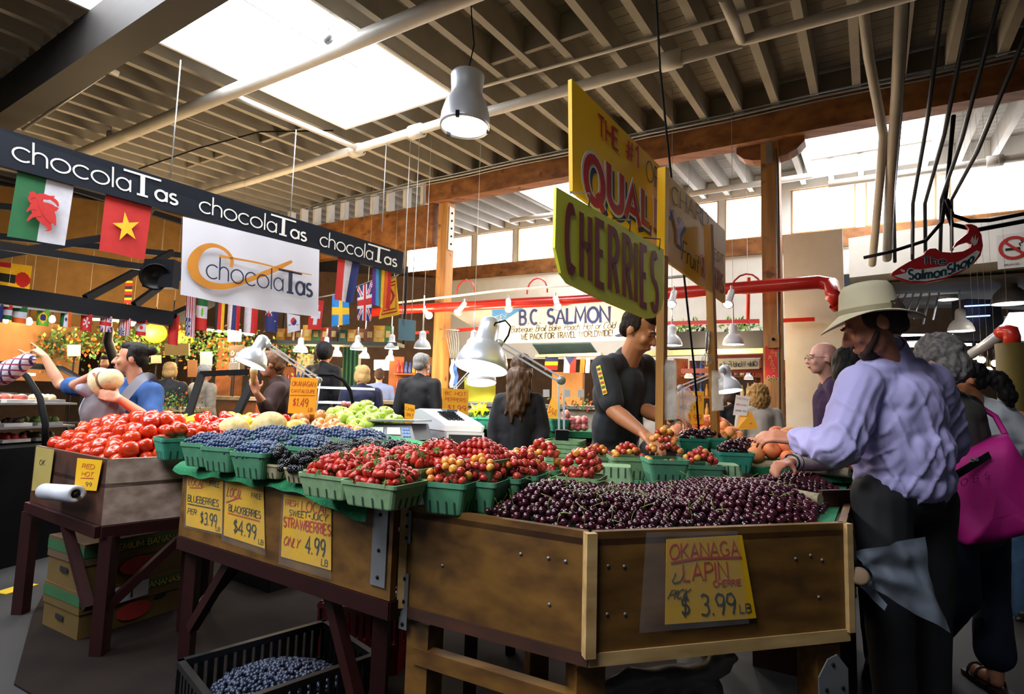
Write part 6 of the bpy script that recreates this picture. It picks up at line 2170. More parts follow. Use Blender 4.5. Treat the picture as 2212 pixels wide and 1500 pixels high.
# black-haired person reaching into the cherries
p = D(1832, 900, 2.95)
J = stand(p.x, p.y, (-.6, -.75, 0), 1.58)
J.update(head=D(1834, 795, 2.9), hdir=V((.3, 1, -.2)), shR=D(1815, 885, 2.85), elR=D(1800, 990, 2.62), wrR=D(1704, 1000, 2.42))
J['hdR'] = D(1662, 1006, 2.32)-J['wrR']
J['pnR'] = V((0, .1, -1))
t = person('black-haired person with a striped cuff reaching into the flat cherries', J)
body(t, J, skind, .009, curl=.6)
shirt(t, J, mat('cream_stripe_cloth', 'a89c94', .85, col2='c9bfb2', scale=1, stretch=(60, 60, 60)), .011, .018, .93, low=-.04)
trousers(t, J, blackc, .018)
shoes(t, J, shoe_b)
hair(t, J, mat('black_hair', '100c0c', .7), bob, .008, .008, 60)
g = G(True)
for k, rr in ((.0, .031), (.09, .03), (.17, .029)):
    c = J['wrR'].lerp(J['elR'], .06+k)
    ax = (J['elR']-J['wrR']).normalized()
    x = ax.orthogonal().normalized()
    y = ax.cross(x)
    g.tube([c+(x*math.cos(a)+y*math.sin(a))*(rr+.004) for a in np.linspace(0, 2*PI, 16)], .004, 6)
g.make('bracelet', mat('dark_bead', '14100e', .4), t)
# curly-haired shoppers
curl_ = [('e', (0, -.02, .04), (.11, .11, .1)), ('e', (.08, 0, -.05), (.06, .07, .1)), ('e', (-.08, 0, -.05), (.06, .07, .1)), ('e', (0, -.06, -.06), (.11, .08, .12))]
goldh = mat('golden_curls', '8a6230', .7, col2='c99a56', scale=40)
shopper('smiling woman with golden curls half hidden behind the wooden pole', 1422, 786, 5.2, (-.15, -1, 0), Hof(1422, 786, 5.2), mat('white_shirt', 'b5aa9c', .8), goldh, curl_, skin3, amp=.02, vox=.012)
shopper('person with golden curls beside the near timber post', 1640, 838, 5.6, (.1, 1, 0), Hof(1640, 832, 5.6), mat('white_shirt', 'b5aa9c', .8), goldh, curl_, skin3, amp=.02, vox=.014)
shopper('person with dark hair in black behind the small desk lamp', 1583, 838, 6.2, (-.2, 1, 0), Hof(1583, 836, 6.2), blackc, mat('brown_hair', '23170f', .8), bob, vox=.018)
# grey-haired woman with the pink tote
p = D(2100, 1300, 2.62)
J = stand(p.x, p.y, (.1, 1, 0), 1.66)
J.update(head=D(2022, 782, 2.62), hdir=V((-.5, .9, -.1)), neck=D(2040, 850, 2.62), shL=D(1992, 880, 2.6), shR=D(2085, 880, 2.66), hipL=D(2055, 1130, 2.6), hipR=D(2125, 1130, 2.66), knL=D(2080, 1290, 2.6), knR=D(2142, 1290, 2.66), anL=V((D(2052, 1440, 2.7).x, D(2052, 1440, 2.9).y, .08)), anR=V((D(2150, 1440, 2.6).x, D(2150, 1440, 2.6).y, .08)))
J['elR'], J['wrR'] = D(2120, 985, 2.75), D(2130, 1060, 2.62)
t = person('grey-haired woman in cropped navy trousers carrying a pink tote', J)
body(t, J, skin1, .01)
shirt(t, J, mat('olive_cloth', '3a3a34', .85), .012, .018, .9, low=-.1)
trousers(t, J, mat('navy_twill', '101a30', .85, amp=.15), .013, .016, hem=.72, flare=.025)
hair(t, J, mat('grey_curls', '4a4644', .75, col2='8c8682', scale=50), [('e', (0, -.02, .045), (.1, .11, .1)), ('e', (0, -.06, -.03), (.09, .08, .09))], .009, .014, 60)
for k in 'LR':
    g = G(True)
    a = J['an'+k]
    g.box(V((a.x, a.y, .012))+J['f']*.05, (.08, .25, .024), 0, J['r'], J['f'])
    for q in (.0, .08, .13): g.tube([V((a.x, a.y, .02))+J['f']*q+J['r']*.04*math.cos(b)+V((0, 0, .055*math.sin(b))) for b in np.linspace(0, PI, 8)], .006, 6)
    g.make('sandal', mat('brown_leather', '3a2416', .5), t)
# the tote
pink = mat('magenta_canvas', 'b50a7a', .7, amp=.1, scale=4)
tq = [(2062, 985, 2.5), (2175, 938, 2.42), (2290, 1115, 2.35), (2240, 1150, 2.3), (2150, 1172, 2.4), (2088, 1178, 2.42), (2062, 1120, 2.48)]
tt = thing('tote_bag', 'magenta canvas tote bag with a dark buckled strap', 'bag', D(2150, 1178, 2.4))
g = G(True)
P_ = [D(*q) for q in tq]
cen = sum(P_, V((0, 0, 0)))/len(P_)
nrm = (P_[2]-P_[0]).cross(P_[4]-P_[0]).normalized()
if nrm.dot(CAM-cen) < 0: nrm = -nrm
rings = []
for off, k in ((0.0, 1.0), (.03, .93), (.05, .7), (.055, .3)): rings.append([cen+(p-cen)*k+nrm*(off+.008*noise.noise(p*9+V((k*5, 0, 0)))) for p in [P_[i//6].lerp(P_[(i//6+1) % 7], (i % 6)/6) for i in range(42)]])
back = [[p-nrm*.12 for p in rings[0]]]
allr = [[cen-nrm*.12+(p-cen)*.3 for p in rings[0]]]+back+rings
vs = [p for r_ in allr for p in r_]
n = 42
fs = [(i*n+k, i*n+(k+1) % n, (i+1)*n+(k+1) % n, (i+1)*n+k) for i in range(len(allr)-1) for k in range(n)]+[tuple(range(n)), tuple(range((len(allr)-1)*n, len(allr)*n))]
g.add(vs, fs, 0, True)
g.make('bag_body', pink, tt)
bq2 = Q(D(2060, 1045, 2.4), D(2132, 985, 2.34), D(2139, 978, 2.34), D(2066, 1000, 2.4))
def onbag(x, y): return PL(x, y, cen+nrm*.066, nrm)
g = G()
g.prism([onbag(x, y) for x, y in ((2056, 1022), (2066, 1036), (2140, 990), (2134, 976))], nrm*.008)
st = g.make('strap', dark, tt)
g = G()
for x, y in ((2096, 995), (2106, 993)): g.box(onbag(x, y)+nrm*.01, (.012, .012, .014), 0)
g.make('stud', steel, tt)
oq = Q(onbag(2072, 1052), onbag(2140, 1032), onbag(2140, 1014), onbag(2072, 1034))
g = G()
write(g, oq, 'OBS', .05, 0, .95, .8, .08, gap=.7, o=.001)
g.make('lettering', mat('purple_ink', '5a0640', .7), tt)
g = G(True)
g.tube([D(2070, 985, 2.5), D(2074, 930, 2.55), D(2085, 880, 2.6), D(2100, 868, 2.66), D(2150, 900, 2.6), D(2172, 940, 2.45)], .012, 6)
g.make('handle', pink, tt)
# dark-haired woman with a ponytail
p = D(2130, 900, 3.7)
J = stand(p.x+.08, p.y, (.75, .6, 0), 1.6)
J.update(head=D(2092, 822, 3.65), hdir=V((-.75, .55, -.1)), neck=D(2112, 868, 3.68))
J.update(shL=D(2092, 885, 3.75), shR=D(2165, 885, 3.6))
t = person('woman with a black ponytail in a white blouse', J)
body(t, J, skin2, .011)
shirt(t, J, mat('white_linen', 'b9bec4', .8, amp=.06), .012, .018, .7, low=-.06)
trousers(t, J, mat('blue_denim', '24405c', .85, amp=.2, scale=30), .015, .03)
shoes(t, J, shoe_b)
hair(t, J, mat('black_hair', '100c0c', .7), [('e', (0, -.03, .045), (.085, .09, .085)), ('e', (0, -.06, -.01), (.07, .055, .06)), ('e', (0, -.14, .0), (.06, .05, .06)), ('c', (0, -.16, -.01), (0, -.2, -.13), .06, .05), ('c', (0, -.2, -.12), (0, -.2, -.2), .05, .02)], .009, .014, 60)
# arms reaching in from outside: a shopper at each side of the picture
p = D(-60, 900, 3.35)
J = stand(p.x-.12, p.y, (.5, .8, 0), 1.72)
J.update(elR=D(5, 812, 3.35), wrR=D(62, 776, 3.4))
J['shR'] = D(-70, 815, 3.3)
J['hdR'] = D(20, 764, 3.45)-J['wrR']+V((.08, 0, .02))
J['hdR'] = V((-.3, .4, .1))
t = person('person in a plaid shirt whose arm reaches past the woman in blue', J)
body(t, J, skin2, .01, curl=.5)
plaid = mat('plaid_cotton', 'd3ccd6', .8, amp=.04)
nt_ = plaid.node_tree
b_ = nt_.nodes['Principled BSDF']
old = b_.inputs['Base Color'].links[0].from_socket
tc_ = nt_.nodes.new('ShaderNodeTexCoord')
for dr_, colr in (('X', '26325a'), ('Z', '8a2a4a')):
    wv = nt_.nodes.new('ShaderNodeTexWave')
    wv.bands_direction = dr_
    wv.inputs['Scale'].default_value = 9
    nt_.links.new(tc_.outputs['Object'], wv.inputs['Vector'])
    rp = nt_.nodes.new('ShaderNodeMapRange')
    rp.inputs[1].default_value, rp.inputs[2].default_value = .8, .9
    nt_.links.new(wv.outputs['Fac'], rp.inputs[0])
    mx = nt_.nodes.new('ShaderNodeMix')
    mx.data_type = 'RGBA'
    nt_.links.new(rp.outputs[0], mx.inputs[0])
    nt_.links.new(old, mx.inputs[6])
    mx.inputs[7].default_value = (*lin(colr), 1)
    old = mx.outputs[2]
nt_.links.new(old, b_.inputs['Base Color'])
shirt(t, J, plaid, .01, .02, .97)
trousers(t, J, blackc, .018)
shoes(t, J, shoe_b)
p = D(2290, 900, 3.9)
J = stand(p.x, p.y, (-.8, .4, 0), 1.68)
J.update(elL=D(2222, 905, 3.9), wrL=D(2165, 889, 3.95), shL=D(2262, 850, 3.95))
J['hdL'] = V((-1, .1, .08))
J['pnL'] = V((0, .2, 1))
t = person('person whose bare forearm holds a small white tub', J)
body(t, J, skin1, .01, curl=.5)
shirt(t, J, mat('brown_cotton', '35201c', .85), .013, .016, .3)
trousers(t, J, blackc, .018)
shoes(t, J, shoe_b)
g = G(True)
g.lathe([(0, 0), (.035, 0), (.045, .05), (.047, .052), (.04, .048), (0, .045)], D(2140, 884, 3.93), (0, 0, 1), 18)
g.make('food_tub', paper, label='small white paper tub held out by a bare forearm', cat='tub')
# ================================================================ counter goods, lamps and the stalls behind
aluw = mat('pale_enamel', 'd4d6da', .3, amp=.04)
warm = mat('warm_bulb', 'fff0d0', .4, emit=16, ecol='ffdca0', amp=0)
tubem = mat('warm_tube', 'fff0d0', .4, emit=7, ecol='ffd89a', amp=0)
coolb = mat('white_bulb', 'ffffff', .4, emit=18, ecol='fff4ea', amp=0)
inner = mat('lamp_inside', 'fffaf0', .5, emit=5, ecol='fff2e2', amp=0)
def shade(t, c, ax, r, m=alu, neck=1.0):
    """spun lamp shade opening along ax, c = centre of its mouth"""
    g = G(True)
    g.lathe([(r, 0), (r*1.01, .02*r), (r*.97, .3*r), (r*.82, .68*r), (r*.58, .98*r), (r*.42, 1.1*r), (r*.4, 1.2*r*neck+.5*r), (r*.36, 1.95*r), (r*.2, 2.08*r), (0, 2.1*r)], c, -V(ax), 28)
    g.make('shade', m, t)
    g = G(True)
    g.lathe([(0, -.25*r), (r*.5, -.22*r), (r*.93, -.02*r)][::-1], c, V(ax), 24)
    g.make('bulb', inner, t)
def arm(t, a, b, w=.018, m=None):
    a, b = V(a), V(b)
    d = (b-a).normalized()
    x = d.cross(FW).normalized()
    for sg in (-1, 1):
        g = G()
        g.bar(a+x*sg*w*.6, b+x*sg*w*.6, w*.45, w*.45)
        g.make('arm_rod', m or alu, t)
    for p in (a, b):
        g = G()
        g.lathe([(0, -.012), (w*1.1, -.012), (w*1.1, .012), (0, .012)], p, FW, 12)
        g.make('joint', m or alu, t)
def desk_lamp(label, mouth, ax, r, pts, power, m=alu, foot=True):
    t = thing('desk_lamp', label, 'lamp', pts[-1])
    c = V(mouth)
    shade(t, c, ax, r, m)
    for i in range(len(pts)-1): arm(t, pts[i], pts[i+1], .02 if r > .09 else .016, aluw if m is aluw else alu)
    if foot:
        g = G()
        g.box(V(pts[-1])+V((0, 0, .02)), (.06, .06, .05))
        g.make('clamp', dark, t)
    lamp_light('SPOT', c+V(ax)*.01, power, (1, .92, .82), .06, aim=ax, spot=2.3)
    return t
d1 = D(1039, 796, 2.75)
t = desk_lamp('large silver desk lamp with a sprung arm beside the long-haired woman', d1, V((-.15, -.25, -1)), .132, [D(1078, 742, 2.8), D(1212, 822, 2.72), D(1213, 950, 2.62)], 16)
g = G(True)
g.tube([D(1064, 712, 2.78), D(1070, 698, 2.78), D(1092, 693, 2.78), D(1103, 706, 2.78), D(1098, 725, 2.79), D(1088, 740, 2.8)], .005, 6)
g.make('cord', black, t)
desk_lamp('silver desk lamp shining down by the woman with the ice cream', D(540, 787, 3.6), V((-.3, -.3, -1)), .1, [D(578, 745, 3.65), D(688, 822, 3.62), D(672, 940, 3.5)], 18)
desk_lamp('white desk lamp reaching in from behind the second wooden pole', D(1574, 846, 3.9), V((.08, -.2, -1)), .092, [D(1560, 800, 3.9), D(1470, 838, 3.95), Zp(1478, 957, 1.0)], 8, aluw, False)
t = thing('desk_lamp', 'white desk lamp lighting a yellow card behind the big silver lamp', 'lamp', D(983, 900, 4.3))
shade(t, D(1040, 828, 4.5), V((.05, -.25, -1)), .12, aluw)
arm(t, D(1018, 800, 4.55), D(984, 838, 4.75), .016, aluw)
arm(t, D(984, 838, 4.75), Zp(983, 951, 1.03), .016, aluw)
lamp_light('SPOT', D(1040, 832, 4.5), 14, (1, .93, .8), .06, aim=(0, 0, -1), spot=2.4)
t = thing('desk_lamp', 'white lamp arm leaning behind the young man', 'lamp', D(1415, 905, 4.2))
arm(t, D(1393, 800, 4.2), D(1412, 838, 4.2), .018, aluw)
arm(t, D(1412, 838, 4.2), Zp(1448, 960, 1.0), .018, aluw)
# --- cash drawer and register
cg = mat('register_grey', '8d9094', .45, amp=.06)
cgl = mat('register_pale', 'c3c7cc', .35, amp=.04)
cdk = mat('register_black', '16171a', .4)
dk0, dk1, dk2 = D(963, 984, 2.95), D(1037, 972, 2.95), D(868, 930, 3.4)
z0 = dk0.z
U = V((dk1.x-dk0.x, dk1.y-dk0.y, 0))
Vv = V((dk2.x-dk0.x, dk2.y-dk0.y, 0))
Vv = Vv.normalized()*.42
U = U.normalized()*.2
t = thing('till', 'grey cash drawer with a black slotted front behind the strawberries', 'cash drawer', dk0)
g = G()
b0 = V((dk0.x, dk0.y, z0))
hh = .125
g.hexa([b0, b0+U, b0+U+Vv, b0+Vv]+[p+V((0, 0, hh)) for p in (b0, b0+U, b0+U+Vv, b0+Vv)])
g.make('case', cg, t)
n = -hz(Vv)
g = G()
fq = Q(b0+n*.002, b0+U+n*.002, b0+U+n*.002+V((0, 0, hh)), b0+n*.002+V((0, 0, hh)))
g.hexa([fq.p(.06, .12), fq.p(.94, .12), fq.p(.94, .12)-n*.01, fq.p(.06, .12)-n*.01, fq.p(.06, .88), fq.p(.94, .88), fq.p(.94, .88)-n*.01, fq.p(.06, .88)-n*.01])
g.make('drawer_front', cdk, t)
g = G()
g.bar(fq.p(.1, .22)+n*.006, fq.p(.86, .22)+n*.006, .012, .012)
g.make('handle', steel, t)
t2 = thing('cash_register', 'pale grey cash register with a yellow note on its end, on the cash drawer', 'cash register', b0+V((0, 0, hh)))
c0 = b0+U*.5+Vv*.5+V((0, 0, hh+.002))
fx, fy = Vv.normalized(), U.normalized()
sec = [(-.20, 0), (-.21, .03), (-.16, .05), (-.02, .085), (.08, .11), (.13, .11), (.2, .10), (.215, .05), (.21, 0)]
g = G(True)
rings = []
for k, w in ((-.105, .96), (-.09, 1), (.09, 1), (.105, .96)): rings.append([c0+fx*a*w+fy*k+V((0, 0, b*w)) for a, b in sec])
n_ = len(sec)
g.add([p for r_ in rings for p in r_], [(i*n_+k, i*n_+k+1, (i+1)*n_+k+1, (i+1)*n_+k) for i in range(3) for k in range(n_-1)]+[tuple(range(n_)), tuple(range(3*n_, 4*n_)), (0, n_, n_*2, n_*3, 4*n_-1, 3*n_-1, 2*n_-1, n_-1)], 0, False)
g.make('case', cgl, t2)
g = G()
for i in range(6):
    for j in range(4): g.box(c0+fx*(-.13+.022*i)+fy*(-.05+.024*j)+V((0, 0, .058+.0077*i)), (.016, .017, .008), 0, fx, fy)
g.make('keyboard_tile', cdk, t2)
g = G()
g.box(c0+fx*.03+fy*.03+V((0, 0, .105)), (.07, .06, .012), 0, fx, fy)
g.make('display', mat('lcd_glass', '5a6068', .2), t2)
g = G()
rq = Q(c0+fx*.218-fy*.11+V((0, 0, .0)), c0+fx*.07-fy*.112+V((0, 0, .0)), c0+fx*.07-fy*.112+V((0, 0, .1)), c0+fx*.216-fy*.11+V((0, 0, .1)))
price(Q(D(874, 918, 3.33), D(896, 922, 3.27), D(896, 876, 3.27), D(874, 872, 3.33)), 'small yellow note taped to the end of the cash register', [('CASH', .1, .7, .9, .14, 0), ('ONLY', .15, .45, .85, .14, 0), ('$2.99', .1, .15, .9, .14, 1)], ysig2)
g = G()
g.box(D(960, 990, 3.05)+V((.02, .05, -.03)), (.9, .5, .03), 0, hz(B1-B0), nB)
tt = thing('serving_shelf', 'cream edged shelf that carries the cash drawer and the scale', 'shelf', D(960, 990, 3.05))
g.make('shelf_board', edgew, tt)
for dx in (-.4, .4):
    g = G()
    p = D(960, 990, 3.05)+hz(B1-B0)*dx+nB*.1
    g.bar(V((p.x, p.y, 0)), V((p.x, p.y, p.z-.05)), .05, .05)
    g.make('leg', framer, tt)
# scale
t = thing('kitchen_scale', 'black and silver weighing scale with a blue keypad beside the apples', 'scale', D(840, 950, 2.95))
sq0, sq1 = D(783, 948, 2.9), D(897, 952, 2.75)
st0, st1 = D(792, 915, 3.0), D(888, 917, 2.88)
g = G()
bk_ = nB*.13
g.hexa([sq0, sq1, sq1+bk_, sq0+bk_, st0, st1, st1+bk_, st0+bk_])
g.make('case', cdk, t)
g = G()
g.hexa([st0+V((-.02, -.02, .012)), st1+V((.02, -.02, .012)), st1+bk_+V((.02, 0, .012)), st0+bk_+V((-.02, 0, .012)), st0+V((-.02, -.02, .022)), st1+V((.02, -.02, .022)), st1+bk_+V((.02, 0, .022)), st0+bk_+V((-.02, 0, .022))])
g.make('pan', steel, t)
sq_ = Q(sq0, sq1, st1, st0)
if sq_.n.dot(CAM-sq0) < 0: sq_.n = -sq_.n
g = G()
for u0, u1, v0, v1, m_ in ((.06, .4, .25, .75, 0), (.48, .75, .3, .75, 0)): g.prism([sq_.p(u, v, .001) for u, v in ((u0, v0), (u1, v0), (u1, v1), (u0, v1))], sq_.n*.002, m_)
g.make('display', mat('scale_label', '8a9a80', .4), t)
g = G()
for i in range(3):
    for j in range(3): g.prism([sq_.p(.79+.05*i+a, .2+.2*j+b, .001) for a, b in ((0, 0), (.04, 0), (.04, .16), (0, .16))], sq_.n*.002)
g.make('keypad_tile', mat('key_blue', '2a5a9a', .5), t)
g = G(True)
ell(g, D(925, 955, 2.95), (.06, .05, .028))
ell(g, D(908, 948, 2.97), (.05, .04, .03))
ell(g, D(935, 963, 2.9), (.05, .04, .025))
tc0 = thing('cleaning_cloth', 'pink checked cloth crumpled beside the cash drawer', 'cloth', D(925, 960, 2.95))
fuse(g, 'cloth', mat('pink_check', 'b06a72', .9, col2='d8a8a8', scale=90), tc0, .008, 2, lambda v: .006*noise.noise(v*40))
# amber card over the melons
price(Q(D(621, 893, 3.5), D(681, 896, 3.42), D(687, 817, 3.42), D(629, 815, 3.5)), 'amber melon price card clipped on the sprung lamp arm', [('OKANAGAN', .06, .76, .92, .13, 0), ('CANTALOUPE', .06, .58, .92, .09, 0), ([(.03, .5), (.95, .52)], 1, 0), ('$1.49', .15, .2, .7, .22, 0), ('LB', .74, .08, .88, .1, 0)], ysig2)
price(Q(D(955, 893, 4.0), D(1011, 897, 3.95), D(1012, 842, 3.95), D(956, 839, 4.0)), 'amber price card beside the long-haired woman', [('BC HOT', .1, .75, .9, .14, 0), ('PEPPERS', .1, .5, .9, .14, 0), ('$1.99', .2, .15, .9, .2, 0)], ysig2)
price(Q(D(1003, 868, 4.75), D(1070, 869, 4.7), D(1071, 815, 4.7), D(1003, 815, 4.75)), 'plain yellow card brightly lit under the white lamp', [('.', .4, .1, .5, .05, 0)], mat('lemon_card', 'e8d83c', .6))
price(Q(D(1462, 916, 4.4), D(1520, 916, 4.35), D(1521, 846, 4.35), D(1463, 843, 4.4)), 'amber price board behind the clear bag', [('APRICOTS', .1, .7, .9, .16, 0), ('ONLY', .15, .42, .7, .14, 1), ('$3.99', .2, .08, .9, .2, 0)], ysig2)
price(Q(D(1398, 905, 4.6), D(1412, 906, 4.6), D(1413, 862, 4.6), D(1398, 862, 4.6)), 'narrow amber card behind the young man', [('2', .2, .2, .8, .5, 0)], ysig2)
price(Q(D(1590, 930, 4.9), D(1638, 926, 4.85), D(1624, 890, 4.9), D(1600, 893, 4.95)), 'pointed amber card standing among the peaches', [('BC', .2, .3, .8, .4, 0)], ysig2)
price(Q(D(1583, 897, 4.95), D(1613, 899, 4.9), D(1621, 858, 4.9), D(1590, 853, 4.95)), 'white leaflet with printed lines above the peaches', [('NOTICE', .1, .8, .9, .08, 0), ('OPEN DAILY', .1, .5, .9, .08, 0), ('THANK YOU', .1, .2, .9, .08, 1)], paper, name='leaflet')
price(Q(D(1176, 905, 5.2), D(1205, 905, 5.15), D(1208, 880, 5.15), D(1192, 857, 5.2)), 'amber tent card on the rear counter beside the brick oven', [('SALE', .1, .3, .8, .3, 0)], ysig2)
# --- rear fruit counters of the ring
def counter(label, p, q, dep, z, m=brown, legm=framer):
    t = thing('fruit_counter', label, 'counter', V((p.x, p.y, 0)))
    n = perp(p, q)
    g = G()
    a, b = V((p.x, p.y, z)), V((q.x, q.y, z))
    g.hexa([a-V((0, 0, .05)), b-V((0, 0, .05)), b+n*dep-V((0, 0, .05)), a+n*dep-V((0, 0, .05)), a, b, b+n*dep, a+n*dep])
    g.make('counter_top', m, t)
    g = G()
    e = (b-a).normalized()
    g.hexa([V((v.x, v.y, 0)) for v in (a+e*.05+n*.05, b-e*.05+n*.05, b-e*.05+n*(dep-.05), a+e*.05+n*(dep-.05))]+[V((v.x, v.y, z-.05)) for v in (a+e*.05+n*.05, b-e*.05+n*.05, b-e*.05+n*(dep-.05), a+e*.05+n*(dep-.05))])
    g.make('cabinet', legm, t)
    return t
counter('rear fruit counter with peaches inside the stall ring', D(1420, 955, 4.3), D(1740, 985, 3.75), .75, 1.0, turf)
counter('rear fruit counter with bright peppers behind the long-haired woman', D(985, 925, 4.75), D(1300, 930, 4.7), .6, 1.03, turf)
gp = G(True)
gp.lathe([(0, -.038), (.02, -.036), (.036, -.015), (.04, .006), (.034, .026), (.016, .034), (.004, .028), (0, .026)], n=14)
pcI = single('peach', gp, peach, 'x', 'peach', None)
PT = 1.0
for k_, (P_, hh_) in enumerate((([D(1455, 950, 4.35), D(1600, 962, 4.2), D(1590, 940, 4.85), D(1452, 935, 4.95)], .12), ([D(1618, 992, 2.82), D(1845, 1014, 2.62), D(1850, 975, 3.1), D(1608, 950, 3.3)], .1))):
    RG = [(p.x, p.y) for p in P_]
    for x, y in hexgrid(RG, .075, .14):
        pcI.at(TRS((x, y, PT+.045+hh_*min(1, edge_d(x, y, RG)/.15)), rrot(), 1.08), 'fuzzy orange peach heaped on the rear counter', 'peaches')
    bulk('peach_fill', [V((x, y, PT+.04+hh_*min(1, edge_d(x, y, RG)/.15)*.5)) for x, y in hexgrid(RG, .08)], .038, peach, 'peaches packed under the top layer, ' + ('by the power cord', 'beside the reaching hand')[k_], 'peaches', nu=10, nv=7)
counter('peach counter at the side of the ring beside the reaching hand', D(1596, 1003, 2.85), D(1868, 1022, 2.58), .62, .995, turf)
# colourful produce on the left rear counter
pk = mat('pink_apple_skin', 'c83a4c', .3, col2='e8b0a0', scale=9, rnd=.5)
pkI = single('pink_apple', ga, pk, 'x', 'apple', None)
for k in range(9): pkI.at(TRS(D(1222+(k % 4)*13, 922-(k//4)*13, 4.75), rrot(), 1.0), 'pink apple beside the young man at the rear counter', 'pink apples')
gst = G()
for k in range(5):
    a = 2*PI*k/5
    d = V((math.cos(a), 0, math.sin(a)))
    g0_ = V((-d.z, 0, d.x))
    gst.add([d*.07, g0_*.018+d*.02+V((0, .022, 0)), -g0_*.018+d*.02+V((0, .022, 0)), g0_*.018+d*.02-V((0, .022, 0)), -g0_*.018+d*.02-V((0, .022, 0)), V((0, .024, 0)), V((0, -.024, 0))], [(0, 1, 5, 2), (0, 3, 6, 4), (0, 1, 3), (0, 2, 4)])
sfI = single('star_fruit', gst, lemon, 'x', 'fruit', None)
for x, y, lb in ((1026, 885, 'yellow star fruit lying on greens behind the cash register'), (1042, 882, 'yellow star fruit beside another on the greens')): sfI.at(TRS(D(x, y, 4.75), Euler((0, .3, .2)), 1.0), lb)
def leafy(name, label, c, rx, ry, rz_, n, m, kind=None, sz=.05, cat='plant'):
    g = G()
    for k in range(n):
        p = c+V((RND.gauss(0, rx*.5), RND.gauss(0, ry*.5), RND.gauss(0, rz_*.5)))
        a, b = rrot().to_matrix()@V((1, 0, 0)), None
        b = a.orthogonal().normalized()
        s = sz*RND.uniform(.6, 1.3)
        g.add([p, p+a*s*.5+b*s*.3, p+a*s, p+a*s*.5-b*s*.3], [(0, 1, 2, 3)], k % max(1, len(m)))
    return g.make(name, m, label=label, cat=cat, kind=kind)
lf1, lf2, lf3 = mat('leaf_green', '3f6a22', .6, amp=.3), mat('leaf_light', '7a9a3c', .6, amp=.3), mat('leaf_dark', '1f3a16', .6, amp=.3)
org = mat('orange_petal', 'd8641c', .6)
leafy('leaf_greens', 'leafy greens heaped under the star fruit', D(1028, 898, 4.8), .09, .05, .03, 60, [lf1, lf2], cat='greens')
for x, y, lb in ((1015, 905, 'teal basket under the leafy greens'), (1050, 905, 'teal basket beside the greens, next to the long-haired woman'), (1205, 935, 'teal basket below the pink apples'), (1010, 925, 'teal basket in front on the rear counter')):
    p = D(x, y, 4.7)
    setb(bkt, V((p.x, p.y, 1.032)), .2, lb)
# --- things on the poles and post
t = thing('wire_whisk', 'wire whisk tied to the second wooden pole', 'whisk', D(1524, 785, 3.1))
g = G(True)
for k in range(6):
    a = k*PI/6
    dx = V((math.cos(a), math.sin(a), 0))*.03
    c = D(1526, 760, 3.12)
    g.tube([c, c+dx*.8-V((0, 0, .03)), c+dx-V((0, 0, .06)), c-V((0, 0, .085)), c-dx-V((0, 0, .06)), c-dx*.8-V((0, 0, .03)), c], .0014, 4)
g.make('wire', steel, t)
g = G(True)
g.tube([D(1526, 760, 3.12), D(1527, 718, 3.12), D(1533, 716, 3.12), D(1532, 756, 3.12)], .006, 6)
g.make('handle', steel, t)
filmw = clear('bundled_film', 'f2ecdc', .3, .2)
for x0, x1, y0, y1, d, lb in ((1427, 1460, 772, 908, 2.66, 'bundle of clear produce bags hung on the first wooden pole'), (1537, 1561, 800, 888, 3.1, 'bundle of clear produce bags hung on the second wooden pole')):
    t = thing('bag_bundle', lb, 'bags', D((x0+x1)/2, y1, d))
    g = G(True)
    q = Q(D(x0, y1, d), D(x1, y1-2, d), D(x1, y0+3, d), D(x0, y0, d))
    for k in range(5):
        g.grid(lambda u, v: q.p(u, v*(1-.03*k), .004*k+.006*noise.noise(V((u*5, v*9, k*3.3)))), 10, 18)
    g.make('film', filmw, t)
# red paper scroll on the near post
pq = Q(PBx(1652, 836, -.135), PBx(1682, 835, -.135), PBx(1684, 748, -.135), PBx(1653, 748, -.135))
t = thing('red_scroll', 'red paper scroll with gold brush characters on the near timber post', 'poster', pq.p(.5, 0))
g = G()
pq.slab(g, .002)
g.make('paper', mat('red_paper', 'd0281c', .6), t)
g = G()
for cx, cy, st in ((.36, .9, [[(0, .05), (.3, .05)], [(.15, .08), (.15, .0)], [(.02, 0), (.28, 0)], [(.06, -.04), (.24, -.04), (.24, -.08), (.06, -.08), (.06, -.04)]]), (.66, .8, [[(0, .04), (.2, .04)], [(.1, .07), (.1, -.05)], [(.02, 0), (.2, -.02)], [(.04, -.05), (.18, -.06)]]), (.22, .72, [[(0, .03), (.3, .03)], [(.12, .07), (.02, -.05)], [(.14, .03), (.3, -.06)], [(.05, -.02), (.22, -.02)]]), (.36, .6, [[(0, .03), (.26, .03)], [(.13, .07), (.13, -.02)], [(.04, -.03), (.24, -.03), (.24, -.07), (.04, -.07), (.04, -.03)]]), (.48, .45, [[(.14, .07), (0, -.01)], [(.14, .07), (.3, -.01)], [(.05, -.01), (.25, -.01)], [(.15, -.01), (.15, -.07)], [(.03, -.07), (.28, -.07)]])):
    for k in st: stroke(g, pq, [(cx+a, cy+b) for a, b in k], .005, 0, o=.0012)
for k in range(7):
    a = k/6
    stroke(g, pq, arc(.15+.7*a, .2+.04*math.sin(k*2), .1, .035, 0, 360, 10), .005, k % 3, o=.0012)
g.make('lettering', [mat('gold_ink', 'c9a24a', .5), paper, lf1], t)
